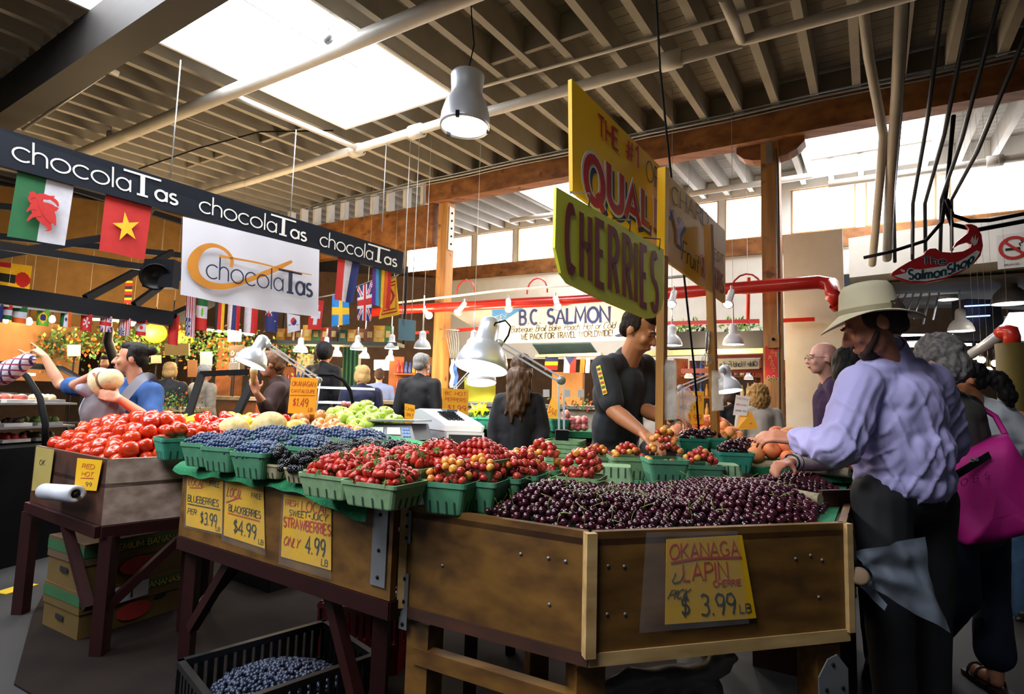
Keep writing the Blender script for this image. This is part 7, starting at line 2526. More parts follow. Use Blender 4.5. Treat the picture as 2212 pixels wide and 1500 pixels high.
# --- the bag roll at the bin end
rc = D(1857, 1245, 1.72)
t = thing('bag_roll', 'bag roll wired to the end of the big bin with one bag pulled out', 'bag roll', rc)
ax = (rc-D(1857, 1245, 2.0)).normalized()
g = G(True)
g.lathe([(0, -.01), (.024, -.01), (.027, 0), (.027, .008), (.02, .012), (0, .012)], rc, ax, 20)
g.make('core_end', mat('wood_plug', '7a6248', .7), t)
g = G(True)
g.tube([D(1820, 1140, 1.75), D(1838, 1190, 1.74), rc-ax*.02], .0015, 5)
g.tube([D(1852, 1180, 1.8), D(1835, 1120, 1.78), D(1832, 1110, 1.76)], .0015, 5)
g.make('wire', dark, t)
film = clear('bag_film_clear', 'c3d0e4', .36, .15)
g = G(True)
q = Q(D(1870, 1262, 1.74), D(2050, 1368, 1.82), D(1995, 1160, 1.84), D(1850, 1192, 1.76))
def bagf(u, v): return q.p(u, v, .02*noise.noise(V((u*4, v*4, 1)))+.012*math.sin(u*9+v*4)*u)
g.grid(bagf, 22, 18)
g.make('film_sheet', film, t)
g = G(True)
q2 = Q(D(1852, 1262, 1.72), D(1908, 1318, 1.74), D(1914, 1305, 1.74), D(1868, 1240, 1.72))
g.grid(lambda u, v: q2.p(u, v, .008*math.sin(u*7)), 8, 4)
g.make('film_tail', film, t)
g = G(True)
g.lathe([(.035, .012), (.036, .26), (.0, .26)], rc, -ax, 18)
g.make('roll', mat('bag_film', 'b9bcc6', .35, amp=.1), t)

# --- under the tables
card = mat('yellow_carton', '4e3a0a', .75, amp=.15, scale=4)
cbrn = mat('brown_carton', '4a3620', .8, amp=.12, scale=4)
cgrn = mat('carton_green', '1d4a26', .7)
cred = mat('carton_red', '8a1e1a', .7)
Bx0, Bx1, Bx2 = Zp(160, 1402, 0), Zp(116, 1382, 0), Zp(420, 1318, 0)
e1, e2 = hz(Bx2-Bx0), hz(Bx1-Bx0)
def carton(z, label, h=.235, sticker=False):
    a = V((Bx0.x, Bx0.y, z))+V((-e1.y, e1.x, 0))*.07+e1*.04
    L1, L2 = .52, .38
    t = thing('banana_box', label, 'box', a)
    E2 = V((-e1.y, e1.x, 0))
    g = G()
    H = V((0, 0, h))
    p = [a, a+e1*L1, a+e1*L1+E2*L2, a+E2*L2]
    g.hexa(p+[v+H for v in p])
    g.make('carton', card, t)
    g = G()
    o = V((0, 0, h*.55))
    ex = .006
    p2 = [a-e1*ex-E2*ex, a+e1*(L1+ex)-E2*ex, a+e1*(L1+ex)+E2*(L2+ex), a-e1*ex+E2*(L2+ex)]
    g.hexa([v+o for v in p2]+[v+H+V((0, 0, .004)) for v in p2])
    g.make('lid', cbrn if not sticker else card, t)
    q = Q(p2[0], p2[1], p2[1]+H, p2[0]+H)
    qs = Q(p2[3], p2[0], p2[0]+H, p2[3]+H)
    g = G()
    for Q_ in (q, qs): g.prism([Q_.p(u, v, .001) for u, v in ((0, .72), (1, .72), (1, .95), (0, .95))], Q_.n*.001, 0)
    g.prism([q.p(.5+.17*math.cos(k*PI/10), .33+.2*math.sin(k*PI/10), .001) for k in range(20)], q.n*.001, 1)
    for u, v in ((.18, .3), (.72, .45)): g.prism([q.p(u+a_, v+b_, .001) for a_, b_ in ((0, 0), (.1, 0), (.1, .09), (0, .09))], q.n*.001, 2)
    g.prism([qs.p(.4+a_, .3+b_, .001) for a_, b_ in ((0, 0), (.2, 0), (.2, .12), (0, .12))], qs.n*.001, 2)
    write(g, q, 'PREMIUM BANANAS', .2, .76, .95, .13, .16, m=3, o=.003)
    g.make('print', [cgrn, cred, cdk, mat('carton_yellow', 'b3962c', .7)], t)
    if sticker:
        g = G()
        s = Q(q.p(.16, .58, .009), q.p(.62, .62, .009), q.p(.62, .98, .009), q.p(.16, .94, .009))
        s.slab(g, .001)
        st = g.make('sticker', mat('sticker_white', 'b4b5be', .6), t)
        g = G()
        write(g, s, 'E- 1', .1, .14, .66, .62, .2, gap=.35, o=.001)
        g.make('lettering', blk, st)
carton(0.002, 'lower banana carton with a white E-1 sticker under the berry stand', sticker=True)
carton(.243, 'upper banana carton stacked on the stickered one')
plas = mat('black_crate_plastic', '0a0a0b', .4)
def crate(label, c, ang, w, l, h, m=plas, name='plastic_crate', tilt=0.0, at=None):
    t = thing(name, label, 'crate', c, R=(Matrix.Rotation(ang, 3, 'Z')@Matrix.Rotation(tilt, 3, 'X')))
    g = G()
    g.box((0, 0, .006), (w, l, .012))
    g.make('base', m, t, local=True)
    for sx, sy, L_, ax in ((0, -l/2, w, 0), (0, l/2, w, 0), (-w/2, 0, l, 1), (w/2, 0, l, 1)):
        g = G()
        X, Y = ((1, 0, 0), (0, 1, 0)) if ax == 0 else ((0, 1, 0), (1, 0, 0))
        g.box((sx, sy, h*.25), (L_, .01, h*.5), 0, X, Y)
        g.box((sx, sy, h-.012), (L_+.02, .024, .024), 0, X, Y)
        nb = int(L_/.035)
        for k in range(nb+1): g.box(V((sx, sy, h*.7))+V(X)*(-L_/2+L_*k/nb), (.022, .01, h*.5), 0, X, Y)
        g.make('slatted_side', m, t, local=True)
    return t
cc = Zp(640, 1480, 0.0)
c1, c2, c3 = Zp(432, 1408, .34), Zp(618, 1335, .34), Zp(770, 1385, .34)
cen_ = (c1+c3)/2
crate('black slatted crate of blueberries on the floor below the strawberry sign', V((cen_.x, cen_.y, .002)), rotz(c3-c1)+.55, .56, .42, .3)
pts_ = []
for k in range(800):
    a, rr = RND.uniform(0, 6.3), math.sqrt(RND.random())
    x, y = math.cos(a)*rr*.19, math.sin(a)*rr*.19
    pts_.append(V((cen_.x+x*1.2, cen_.y+y, .2+.05*(1-rr*rr)+RND.uniform(0, .01))))
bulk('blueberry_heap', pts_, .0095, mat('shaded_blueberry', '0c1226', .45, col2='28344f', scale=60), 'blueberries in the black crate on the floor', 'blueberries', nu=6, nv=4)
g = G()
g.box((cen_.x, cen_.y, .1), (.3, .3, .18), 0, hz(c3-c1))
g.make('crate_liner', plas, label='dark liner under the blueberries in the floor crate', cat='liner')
ck = Zp(500, 1290, 0)
crate('black slatted crate of yellow fruit in the shadow behind the table leg', V((ck.x+.1, ck.y+.35, .002)), dB, .5, .36, .3)
for k in range(9): lI.at(TRS(V((ck.x+.0+(k % 5)*.07, ck.y+.3+(k//5)*.08, .29+.01*(k % 2))), rrot(), 1.0), 'yellow fruit in the shaded crate under the berry table', 'yellow fruit in the floor crate')
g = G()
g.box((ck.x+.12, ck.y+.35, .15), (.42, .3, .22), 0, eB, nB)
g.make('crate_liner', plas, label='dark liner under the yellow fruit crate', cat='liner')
cr = Zp(770, 1440, 0)
crate('red plastic crate behind the brace of the berry table', V((cr.x+.05, cr.y+.12, .002)), dB+.3, .42, .32, .28, mat('red_plastic', '5a0c10', .4))
g = G(True)
for k in range(5): ell(g, V((cr.x+RND.uniform(-.08, .15), cr.y+.1+RND.uniform(-.08, .08), .27)), (.06, .05, .04))
tb_ = thing('packing_film', 'pale packing film heaped in the red crate', 'film', V((cr.x, cr.y+.1, .25)))
fuse(g, 'film', mat('pale_film', '8f8482', .5, amp=.2), tb_, .014, 2, lambda v: .01*noise.noise(v*30))
g = G()
g.bar(V((cr.x+.28, cr.y-.02, 0)), V((cr.x+.28, cr.y-.02, .36)), .06, .02)
g.make('carton_flap', cbrn, label='standing brown carton flap beside the red crate', cat='carton')
g = G(True)
q0_ = D(1300, 1500, 1.75)
chain(g, [D(1290, 1495, 1.7), D(1350, 1470, 1.75), D(1420, 1462, 1.8), D(1500, 1465, 1.8), D(1560, 1435, 1.75), D(1580, 1418, 1.72)], [.02, .035, .04, .045, .035, .015])
chain(g, [D(1500, 1465, 1.8), D(1510, 1500, 1.8), D(1500, 1600, 1.8)], [.045, .08, .12])
chain(g, [D(1350, 1470, 1.75), D(1400, 1520, 1.8), D(1450, 1640, 1.8)], [.035, .09, .14])
tb_ = thing('plastic_bag', 'grey plastic bag bulging out below the big cherry bin', 'bag', D(1450, 1640, 1.8))
fuse(g, 'film', mat('grey_film', '6a6664', .35, amp=.2), tb_, .012, 2, lambda v: .014*noise.noise(V((v.x*14, v.y*14, v.z*30))))

# ================================================================ stalls behind
ocw = mat('ochre_wall', '6e4e1e', .85, amp=.15)
dkw = mat('dim_brown_wall', '5e4630', .9, amp=.2)
def panel(name, pts, th, m, label=None, cat=None, kind=None):
    g = G()
    P_ = [V(p) for p in pts]
    n = (P_[1]-P_[0]).cross(P_[2]-P_[0]).normalized()
    if n.dot(CAM-P_[0]) > 0: n = -n
    g.prism(P_, n*th)
    return g.make(name, m, label=label, cat=cat, kind=kind)
def vwall(a, b, z0, z1): return [V((a.x, a.y, z0)), V((b.x, b.y, z0)), V((b.x, b.y, z1)), V((a.x, a.y, z1))]
panel('wall_left', vwall(D(-900, 800, 9.0), D(150, 800, 12.5), 0, 5.6), .1, dkw, kind='structure')
panel('wall_far', vwall(D(140, 800, 12.5), D(2500, 900, 16.0), 0, 4.2), .1, dkw, kind='structure')
panel('wall_far', vwall(D(2180, 900, 12.0), D(3400, 900, 7.0), 0, 3.4), .1, mat('grey_wall', '8f8c88', .9), kind='structure')
panel('wall_panel', vwall(D(-150, 690, 8.8), D(400, 690, 10.5), 1.9, 4.6), .06, ocw, label='ochre panel wall above the flower stall', cat='panel')
panel('wall_panel', vwall(D(-120, 800, 7.8), D(170, 800, 9.5), 1.35, 2.3), .06, mat('tan_wall', '8a5e34', .85), label='tan panel behind the pointing hand', cat='panel')
# lit strips and foliage of the flower and gift shop
def tube_light(a, b, label, m=tubem, r=.02):
    t = thing('strip_light', label, 'light', a)
    g = G(True)
    g.tube([a, b], r, 8)
    g.make('tube', m, t)
    g = G()
    g.bar(V(a)+V((0, 0, r*2)), V(b)+V((0, 0, r*2)), r*3, r*1.6)
    g.make('housing', dark, t)
tube_light(D(200, 690, 9.0), D(372, 700, 9.6), 'warm strip light behind the small canopy flags')
tube_light(D(447, 713, 9.2), D(550, 724, 9.6), 'warm strip light above the chalkboard column')
tube_light(D(345, 838, 8.6), D(400, 842, 8.6), 'warm strip along the lit counter')
for x, y, d, n, lb in ((300, 738, 9.4, 220, 'green garland behind the raised arm'), (478, 752, 9.2, 260, 'bushy green garland beside the chalkboard column'), (130, 745, 9.0, 200, 'dim green garland along the tan panel'), (628, 755, 9.5, 90, 'orange and green flowers under the shelf lamps'), (372, 872, 6.6, 120, 'potted herbs on the lit counter')):
    leafy('garland_foliage', lb, D(x, y, d), .75 if d > 7 else .28, .2, .3 if d > 7 else .14, n*3, [lf1, lf2, lf3, lf1, lf3, org], sz=.065 if d > 7 else .035)
for x, y, d, e, lb in ((335, 720, 9.0, 8, 'glowing orange paper lantern beside the maple leaf flag'), (395, 735, 9.3, 0, 'orange lantern behind the striped flag')):
    t = thing('paper_lantern', lb, 'lantern', D(x, y, d))
    g = G(True)
    g.ball(D(x, y, d), .17, 0, 18, 12, (1, 1, .95))
    g.make('globe', mat('lantern_paper', 'e0941c', .6, emit=1.3, ecol='ff9a20'), t)
    g = G(True)
    cordup(t, D(x, y, d)+V((0, 0, .15)))
for i, (x, y, d) in enumerate(((42, 692, 8.6), (112, 698, 8.7), (187, 710, 8.8), (270, 715, 8.9), (10, 700, 8.5), (62, 703, 8.5), (374, 690, 8.2), (507, 680, 9), (540, 675, 9), (593, 700, 9), (335, 700, 9.2), (285, 705, 9.2))):
    t = thing('spot_bulb', 'bright small spot bulb ' + ('below the first canopy flags', 'beside the green and yellow canopy flag', 'under the flower flag', 'below the starred canopy flag', 'at the edge of the canopy row', 'under the banded canopy flag', 'at the corner of the black canopy', 'over the black, red and yellow flag', 'over the white and red flag', 'in front of the dark blue ensign', 'in front of the first lantern', 'between two canopy flags')[i], 'light', D(x, y, d))
    g = G(True)
    g.lathe([(0, 0), (.03, .01), (.045, .05), (.03, .1), (.012, .12), (0, .12)], D(x, y, d), (0, 0, 1), 12)
    g.make('bulb', warm, t)
    g = G(True)
    g.tube([D(x, y, d)+V((0, 0, .11)), D(x, y, d)+V((0, 0, .28))], .008, 5)
    g.make('stem', dark, t)
    cordup(t, D(x, y, d)+V((0, 0, .2)))
for p, pw, sz in ((D(300, 720, 8.6), 90, .3), (D(480, 720, 8.4), 80, .3), (D(90, 700, 8.2), 35, .3), (D(700, 760, 8.6), 80, .3), (D(1000, 790, 8.5), 60, .3), (D(1250, 760, 8.0), 55, .3), (D(1550, 760, 7.5), 40, .3)):  # warm fill lights without fixtures, added to brighten the back stalls
    lamp_light('POINT', p, pw, (1, .74, .42), sz)
# small panels, cards and the chalkboard column
wd = mat('orange_wood', '8a4a16', .6, amp=.2)
g = G()
c = D(497, 790, 9.3)
g.box((c.x, c.y, 1.1), (.3, .3, 2.1))
t = thing('wooden_column', 'orange wooden column with a chalkboard menu', 'column', V((c.x, c.y, 0)))
g.make('shaft', wd, t)
q = Q(D(495, 815, 8.5), D(527, 812, 8.5), D(527, 745, 8.5), D(495, 747, 8.5))
g = G()
q.slab(g, .02)
s_ = g.make('chalkboard', mat('chalkboard', '4a3a2a', .8), t)
g = G()
write(g, q, 'Organic', .12, .68, .88, .14, .1, slant=.2)
write(g, q, 'BEERS', .12, .45, .8, .14, .12)
g.make('lettering', paper, s_)
for x0, y0, x1, y1, d, m_, lb in ((355, 742, 408, 768, 8.2, mat('buff_paper', 'c9a860', .7), 'buff notice hanging under the red flag'), (432, 760, 457, 790, 8.4, paper, 'white notice on the back wall beside the column'), (492, 712, 520, 738, 8.8, mat('lit_paper', 'e8d8b0', .6, emit=.6), 'pair of lit cards on top of the column'), (145, 745, 172, 770, 8.6, paper, 'white card with red print behind the blue shirt'), (494, 784, 516, 800, 8.3, paper, 'white slip below the chalkboard'), (326, 768, 347, 785, 8.6, mat('pale_card', 'b9a888', .7), 'pale card on the counter behind the woman in blue'), (405, 778, 425, 815, 8.8, mat('kraft_bag', '6e4a2a', .8), 'tall brown printed sack on the back counter')):
    o_ = panel('notice_card', [D(x0, y1, d), D(x1, y1, d), D(x1, y0, d), D(x0, y0, d)], .02, m_, lb, 'card')
    p = D((x0+x1)/2, (y0+y1)/2, d)+V((0, .03, 0))
    g = G(True)
    g.tube([V((p.x, p.y, 0)), p], .012, 6)
    g.make('stake', dark, o_)
counter('lit back counter of the flower shop', D(300, 850, 8.0), D(560, 850, 8.2), .6, 1.2, mat('counter_cream', 'c9b088', .5), wd)
counter('herb counter behind the woman in blue', D(325, 890, 6.6), D(420, 890, 6.6), .4, 1.07, mat('counter_cream', 'c9b088', .5), wd)
# deli cases
gl1 = clear('case_glass', '0c1010', .1, .03)
t = thing('deli_case', 'curved glass deli case with a black base beside the woman in blue', 'display case', Zp(60, 1215, 0))
f0_, f1_ = Zp(-260, 1300, 0), Zp(72, 1212, 0)
e_ = hz(f1_-f0_)
n_ = V((-e_.y, e_.x, 0))
Lr = (f1_-f0_).length
Lc = Lr+.42
def cs(u, s, z): return V((f0_.x, f0_.y, z))+e_*u+n_*s
g = G()
g.hexa([cs(0, 0, 0), cs(Lc, 0, 0), cs(Lc, .9, 0), cs(0, .9, 0), cs(0, 0, .84), cs(Lc, 0, .84), cs(Lc, .9, .84), cs(0, .9, .84)])
g.make('base_cabinet', black, t)
prof = [(0.0, .84), (.02, 1.0), (.1, 1.2), (.25, 1.36), (.45, 1.44), (.62, 1.45)]
g = G(True)
g.grid(lambda u, v: cs(Lc*u, *[prof[min(4, int(v*5))][k]*(1-(v*5-min(4, int(v*5))))+prof[min(5, min(4, int(v*5))+1)][k]*(v*5-min(4, int(v*5))) for k in (0, 1)]), 2, 20)
g.make('curved_glass', gl1, t)
g = G(True)
for u in (Lr, Lc): g.tube([cs(u, a, b) for a, b in prof], .022, 8)
g.make('black_rim', black, t)
g = G(True)
g.tube([cs(0, .62, 1.45), cs(Lc, .62, 1.45)], .025, 8)
g.make('top_rail', black, t)
for z in (.96, 1.14):
    g = G()
    g.hexa([cs(0, .2, z), cs(Lc-.04, .2, z), cs(Lc-.04, .7, z), cs(0, .7, z), cs(0, .2, z+.015), cs(Lc-.04, .2, z+.015), cs(Lc-.04, .7, z+.015), cs(0, .7, z+.015)])
    g.make('shelf', steel, t)
g = G(True)
g.tube([cs(.05, .6, 1.38), cs(Lc-.1, .6, 1.38)], .012, 6)
g.make('strip_light', tubem, t)
lamp_light('POINT', cs(Lc*.85, .45, 1.32), 14, (1, .85, .65), .15)
fc_ = [mat('food_'+k, c_, .6, amp=.3, scale=30) for k, c_ in dict(salad='5a7a2c', meat='a84a3a', cream='c9b48a', red='b8283a', olive='4a4a1c', dark='2c1c16').items()]
for zi, z in enumerate((.855, .976, 1.156)):
    for k in range(int(Lc/.24)):
        u = .12+k*.24
        tr = thing('food_tray', ('tray of %s in the %s tier of the deli case, place %d' % (('leafy salad', 'cold meat', 'pale cheese', 'red peppers', 'olives', 'dark rolls')[(k+zi*2) % 6], ('bottom', 'middle', 'upper')[zi], k+1)), 'tray', cs(u, .42, z), R=Matrix((e_, n_, V((0, 0, 1)))).transposed(), group='trays on the %s tier of the deli case' % ('bottom', 'middle', 'upper')[zi])
        g = G()
        g.box((0, 0, .012), (.2, .34, .024))
        g.make('tray', paper if k % 2 else steel, tr, local=True)
        g = G(True)
        for j in range(16): g.ball((RND.uniform(-.08, .08), RND.uniform(-.14, .14), .035), RND.uniform(.018, .032), 0, 7, 5)
        o_ = g.make('food', fc_[(k+zi*2) % 6], tr, local=True)
        o_['kind'] = 'stuff'
t = thing('glass_display', 'black framed slanted glass display behind the plum tomatoes', 'display case', D(450, 1000, 5.2))
fr_ = [D(402, 912, 5.0), D(506, 908, 4.9), D(556, 803, 5.3), D(436, 808, 5.4)]
for a, b in zip(fr_, fr_[1:]+fr_[:1]):
    g = G()
    g.bar(a, b, .06, .05)
    g.make('frame_bar', black, t)
g = G()
g.add(fr_, [(0, 1, 2, 3)])
g.make('pane', clear('dark_glass', '2a2418', .5, .05), t)
g = G()
bk0 = [p+V((0, .5, -.02)) for p in (fr_[0], fr_[1])]
g.hexa([V((p.x, p.y, 0)) for p in (fr_[0], fr_[1], bk0[1], bk0[0])]+[fr_[0], fr_[1], bk0[1], bk0[0]])
g.make('base_cabinet', black, t)
t = thing('glass_display', 'curved glass display case behind the amber melon card', 'display case', D(740, 980, 5.6))
cv = [(690, 810), (720, 810), (742, 822), (757, 845), (764, 880), (766, 905)]
A_ = [D(x, y, 5.3) for x, y in cv]
B_ = [p+V((-.45, .1, 0)) for p in A_]
g = G(True)
g.tube(A_, .018, 8)
g.make('black_rim', black, t)
g = G(True)
n5 = len(A_)
g.add(A_+B_, [(i, i+1, n5+i+1, n5+i) for i in range(n5-1)], 0, True)
g.make('curved_glass', gl1, t)
g = G()
pA, pB = A_[-1], B_[-1]
g.hexa([V((p.x, p.y, 0)) for p in (pB, pA, pA+V((0, .7, 0)), pB+V((0, .7, 0)))]+[V((p.x, p.y, 1.1)) for p in (pB, pA, pA+V((0, .7, 0)), pB+V((0, .7, 0)))])
g.make('base_cabinet', mat('green_case', '16382c', .6), t)
g = G()
for k, z in enumerate((1.2, 1.35)): g.box((pB.x+.22, pB.y+.35, z), (.5, .4, .02))
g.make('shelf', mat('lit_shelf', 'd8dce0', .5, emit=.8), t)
for k in range(5): pkI.at(TRS(V((pA.x-.08-.07*(k % 3), pA.y+.15, 1.14+.05*(k//3))), rrot(), .9), 'red fruit in the curved glass display case', 'red fruit in the glass case')
# far shelf with gift boxes and its row of bell lamps
sh0, sh1 = D(598, 741, 8.2), D(866, 743, 8.0)
sh1.z = sh0.z
g = G()
g.bar(sh0, sh1, .35, .05)
t = thing('display_shelf', 'dark green shelf carrying a row of gift boxes', 'shelf', sh0)
g.make('shelf_board', mat('green_grey_board', '3c4438', .7), t)
for p in (sh0, sh1):
    g = G()
    g.bar(p+V((0, .2, -.02)), V((p.x, p.y+.2, p.z+1.2)), .03, .03)
    g.make('upright', dark, t)
bc = ['b8801c', '8a4a1c', '6e3a1c', 'c9952c', '3c6a2c', 'a83a1c', '4a2a1c', '2c5a3c']
ds = hz(sh1-sh0)
for k in range(13):
    w, h = RND.uniform(.1, .17), RND.uniform(.17, .25)
    p = sh0.lerp(sh1, .04+k*.072)
    g = G()
    g.box(p+V((0, 0, .027+h/2)), (w, .1, h), 0, ds, V((-ds.y, ds.x, 0)))
    q = p-V((-ds.y, ds.x, 0))*.051+V((0, 0, .03+h*.5))
    g.box(q, (w*.6, .004, h*.4), 1, ds, V((-ds.y, ds.x, 0)))
    g.make('gift_box', [mat('box_%s' % bc[k % 8], bc[k % 8], .5, amp=.3, scale=16), mat('box_label', 'c9a860', .6)], label='printed gift box standing in the row on the dark green shelf', cat='box', group='gift boxes on the green shelf')
def bell(label, x, y, d, r=.12, up=.3, m=aluw, pw=0, group=None, bulbm=None):
    c = D(x, y, d)
    t = thing('bell_lamp', label, 'lamp', c, group=group)
    shade(t, c, V((0, 0, -1)), r, m)
    g = G(True)
    g.tube([c+V((0, 0, 2.05*r)), c+V((0, 0, 2.05*r+up))], .01, 6)
    g.make('stem', m, t)
    if up > .2: cordup(t, c+V((0, 0, 2*r)), .003, pipew)
    if pw: lamp_light('SPOT', c-V((0, 0, .01)), pw, (1, .9, .75), .08, aim=(0, 0, -1), spot=2.3)
for i, (x, y, d) in enumerate(((649, 761, 7.9), (705, 755, 7.9), (772, 756, 7.9), (846, 754, 7.9))): bell('white bell lamp under the green shelf, number %s from the lamp arm' % ('one', 'two', 'three', 'four')[i], x, y, d, .1 if i != 1 else .085, .12)
for i, (x, y, d) in enumerate(((727, 770, 9.2), (787, 774, 9.4), (843, 780, 9.6))): bell('small white bell lamp hung farther back, %s of three' % ('nearest', 'middle', 'last')[i], x, y, d, .092, .8)
bell('white bell lamp hanging beside the far timber post', 912, 753, 7.6, .115, .5)
bell('white bell lamp hanging beside the fish counter sign', 1023, 747, 7.4, .1, .25, aluw, 10)
bell('cream bell lamp between the first wooden pole and the cord', 1451, 747, 6.6, .12, .25, aluw, 10)
bell('cream bell lamp below the fern planters', 1584, 745, 6.6, .12, .25, aluw, 10)
bell('small bell lamp near the mirrored shop sign', 1488, 817, 8.6, .07, .3)
bell('small bell lamp under the mirrored shop sign', 1617, 820, 8.6, .07, .3)
bell('wide grey pendant lamp over the passage', 2182, 657, 8.0, .22, .3, mat('grey_enamel', '6a6c70', .4), 30)
bell('white disc pendant lamp behind the grey-haired woman', 2076, 716, 8.6, .17, .3, aluw)
bell('small disc pendant lamp beside the bright window strip', 2047, 648, 9.5, .15, .2, aluw)
# track spots on the white track
for i, (x, y, dx, dy) in enumerate(((918, 672, 14, 16), (1003, 657, -14, 18), (1098, 650, 1, 22), (1200, 645, 6, 22), (1456, 633, -6, 25), (1580, 632, -8, 26))):
    a, b = PBx(x, y, -.6), PBx(x+dx, y+dy, -.75)
    t = thing('track_spot', 'white track spotlight ' + ('beside the far timber post', 'pointing away from the far post', 'over the corner of the fish counter sign', 'over the fish counter lettering', 'behind the first wooden pole', 'under the far end of the yellow board')[i], 'spotlight', a)
    ax = (b-a).normalized()
    g = G(True)
    g.lathe([(0, -.02), (.035, -.02), (.038, .0), (.038, .17), (.06, .2), (.06, .22), (.045, .21)], a, ax, 14)
    g.make('can', mat('white_track', 'e6e4de', .4), t)
    g = G(True)
    g.ball(a+ax*.215, .04, 0, 12, 8)
    g.make('bulb', coolb if i in (0, 4) else inner, t)
    g = G()
    g.bar(a-ax*.01, V((a.x, a.y, a.z+.08)), .02, .02)
    g.make('bracket', mat('white_track', 'e6e4de', .4), t)
lamp_light('POINT', PBx(935, 690, -.85), 12, (1, .8, .6), .06)
# boards, planters, fish counter and the rest behind
panel('menu_board', [D(860, 735, 7.4), D(894, 737, 7.3), D(896, 693, 7.3), D(861, 688, 7.4)], .03, mat('slate_blue', '3e5a62', .7), 'blank slate blue board hanging beside the far timber post', 'board')
for x in (868, 888): cordup(bpy.data.objects['menu_board'], D(x, 700, 7.33), .006)
g = G()
cq = Q(V((D(742, 830, 9.6).x, D(742, 830, 9.6).y, 0)), V((D(775, 830, 9.6).x, D(775, 830, 9.6).y, 0)), D(775, 742, 9.6), D(742, 742, 9.6))
g = G(True)
g.grid(lambda u, v: cq.p(u, v, .05*math.sin(u*25)), 30, 2)
g.make('curtain', mat('green_velvet', '12402a', .9), label='dark green curtain behind the bell lamps', cat='curtain')
panel('cream_pillar_panel', vwall(D(745, 800, 9.9), D(772, 800, 9.9), 0, 2.0), .2, mat('cream_column', 'c9b98a', .7), 'cream pillar panel beside the green curtain', 'panel')
panel('cream_pillar_panel', vwall(D(640, 800, 10.2), D(668, 800, 10.2), 0, 2.0), .2, mat('cream_column', 'c9b98a', .7), 'cream pillar panel behind the ice cream woman', 'panel')
t = thing('screen', 'bright screen at the far counter above the man in pale blue', 'screen', D(823, 800, 10.4))
panel('screen_panel', [D(808, 800, 10.4), D(840, 800, 10.4), D(840, 778, 10.4), D(808, 778, 10.4)], .05, mat('lit_screen', 'e8f0ff', .4, emit=3.0), None, None).parent = None
p = D(824, 790, 10.43)
g = G(True)
g.tube([V((p.x, p.y, 0)), p], .03, 8)
g.make('stand', dark, t)
o = bpy.data.objects['screen_panel']
o.parent = t
o.location = o.location-t.location if False else V(o.location)-D(823, 800, 10.4)
counter('far dark counter behind the silver-haired man', D(770, 850, 8.4), D(900, 850, 8.4), .6, 1.2, mat('counter_cream', 'c9b088', .5), mat('green_case', '16382c', .6))
g = G(True)
# bottles and jars on the far shelves
botm = [mat('jar_%s' % c_, c_, .25, amp=.1) for c_ in ('8a1c1c', '24408a', 'b8801c', '2c5a2c', '6a6a70', 'c9b48a')]
gbt = G(True)
gbt.lathe([(0, 0), (.035, 0), (.036, .02), (.036, .13), (.02, .17), (.014, .22), (.014, .235), (0, .235)], n=10)
bots = [Inst(tag(gbt.make('bottle', m_, local=True), 'x', 'bottle')) for m_ in botm]
def shelfrow(label, a, b, z, n, glabel, gname, depth=.25):
    t = thing('back_shelf', label, 'shelf', V((a.x, a.y, 0)))
    e = hz(b-a)
    nn_ = V((-e.y, e.x, 0))
    L_ = (V((b.x-a.x, b.y-a.y, 0))).length
    for zz in z:
        g = G()
        g.bar(V((a.x, a.y, zz))+nn_*depth/2, V((b.x, b.y, zz))+nn_*depth/2, depth, .03)
        g.make('shelf_board', wd, t)
        for k in range(n):
            bots[(k//2) % 6].at(TRS(V((a.x, a.y, zz+.016))+e*(L_*(k+.5)/n)+nn_*depth*.5, None, RND.uniform(.8, 1.1)), glabel, gname)
    for p in (a, b):
        g = G()
        g.bar(V((p.x, p.y, 0))+nn_*depth/2, V((p.x, p.y, z[-1]+.3))+nn_*depth/2, depth, .03)
        g.make('side_panel', wd, t)
shelfrow('wooden shelves of bottles behind the silver-haired man', D(848, 850, 9.4), D(925, 850, 9.3), (1.0, 1.35, 1.65), 9, 'bottle on the far shelves behind the silver-haired man', 'bottles behind the silver-haired man')
shelfrow('wooden shelves of jars behind the mirrored shop sign', D(1470, 860, 9.3), D(1650, 860, 8.8), (1.05, 1.4, 1.75), 14, 'jar on the far shelves below the mirrored shop sign', 'jars below the mirrored sign')
shelfrow('wooden shelves of jars behind the ice cream woman', D(610, 850, 10.0), D(735, 850, 10.0), (1.1, 1.45), 12, 'jar on the far shelves behind the ice cream woman', 'jars behind the ice cream woman')
shelfrow('tall shelves of jars beside the white wall', D(1692, 870, 7.8), D(1712, 870, 7.8), (.9, 1.15, 1.4, 1.65), 2, 'jar in the narrow shelf at the edge of the white wall', 'jars at the white wall', .15)
panel('shop_sign', [D(1552, 800, 8.3), D(1640, 797, 8.2), D(1640, 775, 8.2), D(1552, 775, 8.3)], .04, mat('grey_sign', '9a9a94', .6), 'grey shop sign with mirrored script seen from behind', 'sign')
so_ = bpy.data.objects['shop_sign']
q = Q(D(1552, 800, 8.27), D(1640, 797, 8.17), D(1640, 775, 8.17), D(1552, 775, 8.27))
g = G()
write(g, q, 'Olde World Fudge', .04, .25, .96, .5, .12, slant=.2, mirror=True, gap=.1)
g.make('lettering', blk, so_)
for y, z_, lb in ((770, 8.4, 'dark red beam above the mirrored sign'), (802, 8.4, 'dark red beam below the mirrored sign')):
    g = G()
    g.bar(D(1540 if y < 790 else 1470, y, z_), D(1650, y-2, z_-.1), .06, .07)
    p = D(1648, y, z_-.1)
    g.bar(V((p.x, p.y, 0)), p, .05, .05)
    g.make('red_rail', redd, label=lb, cat='rail')
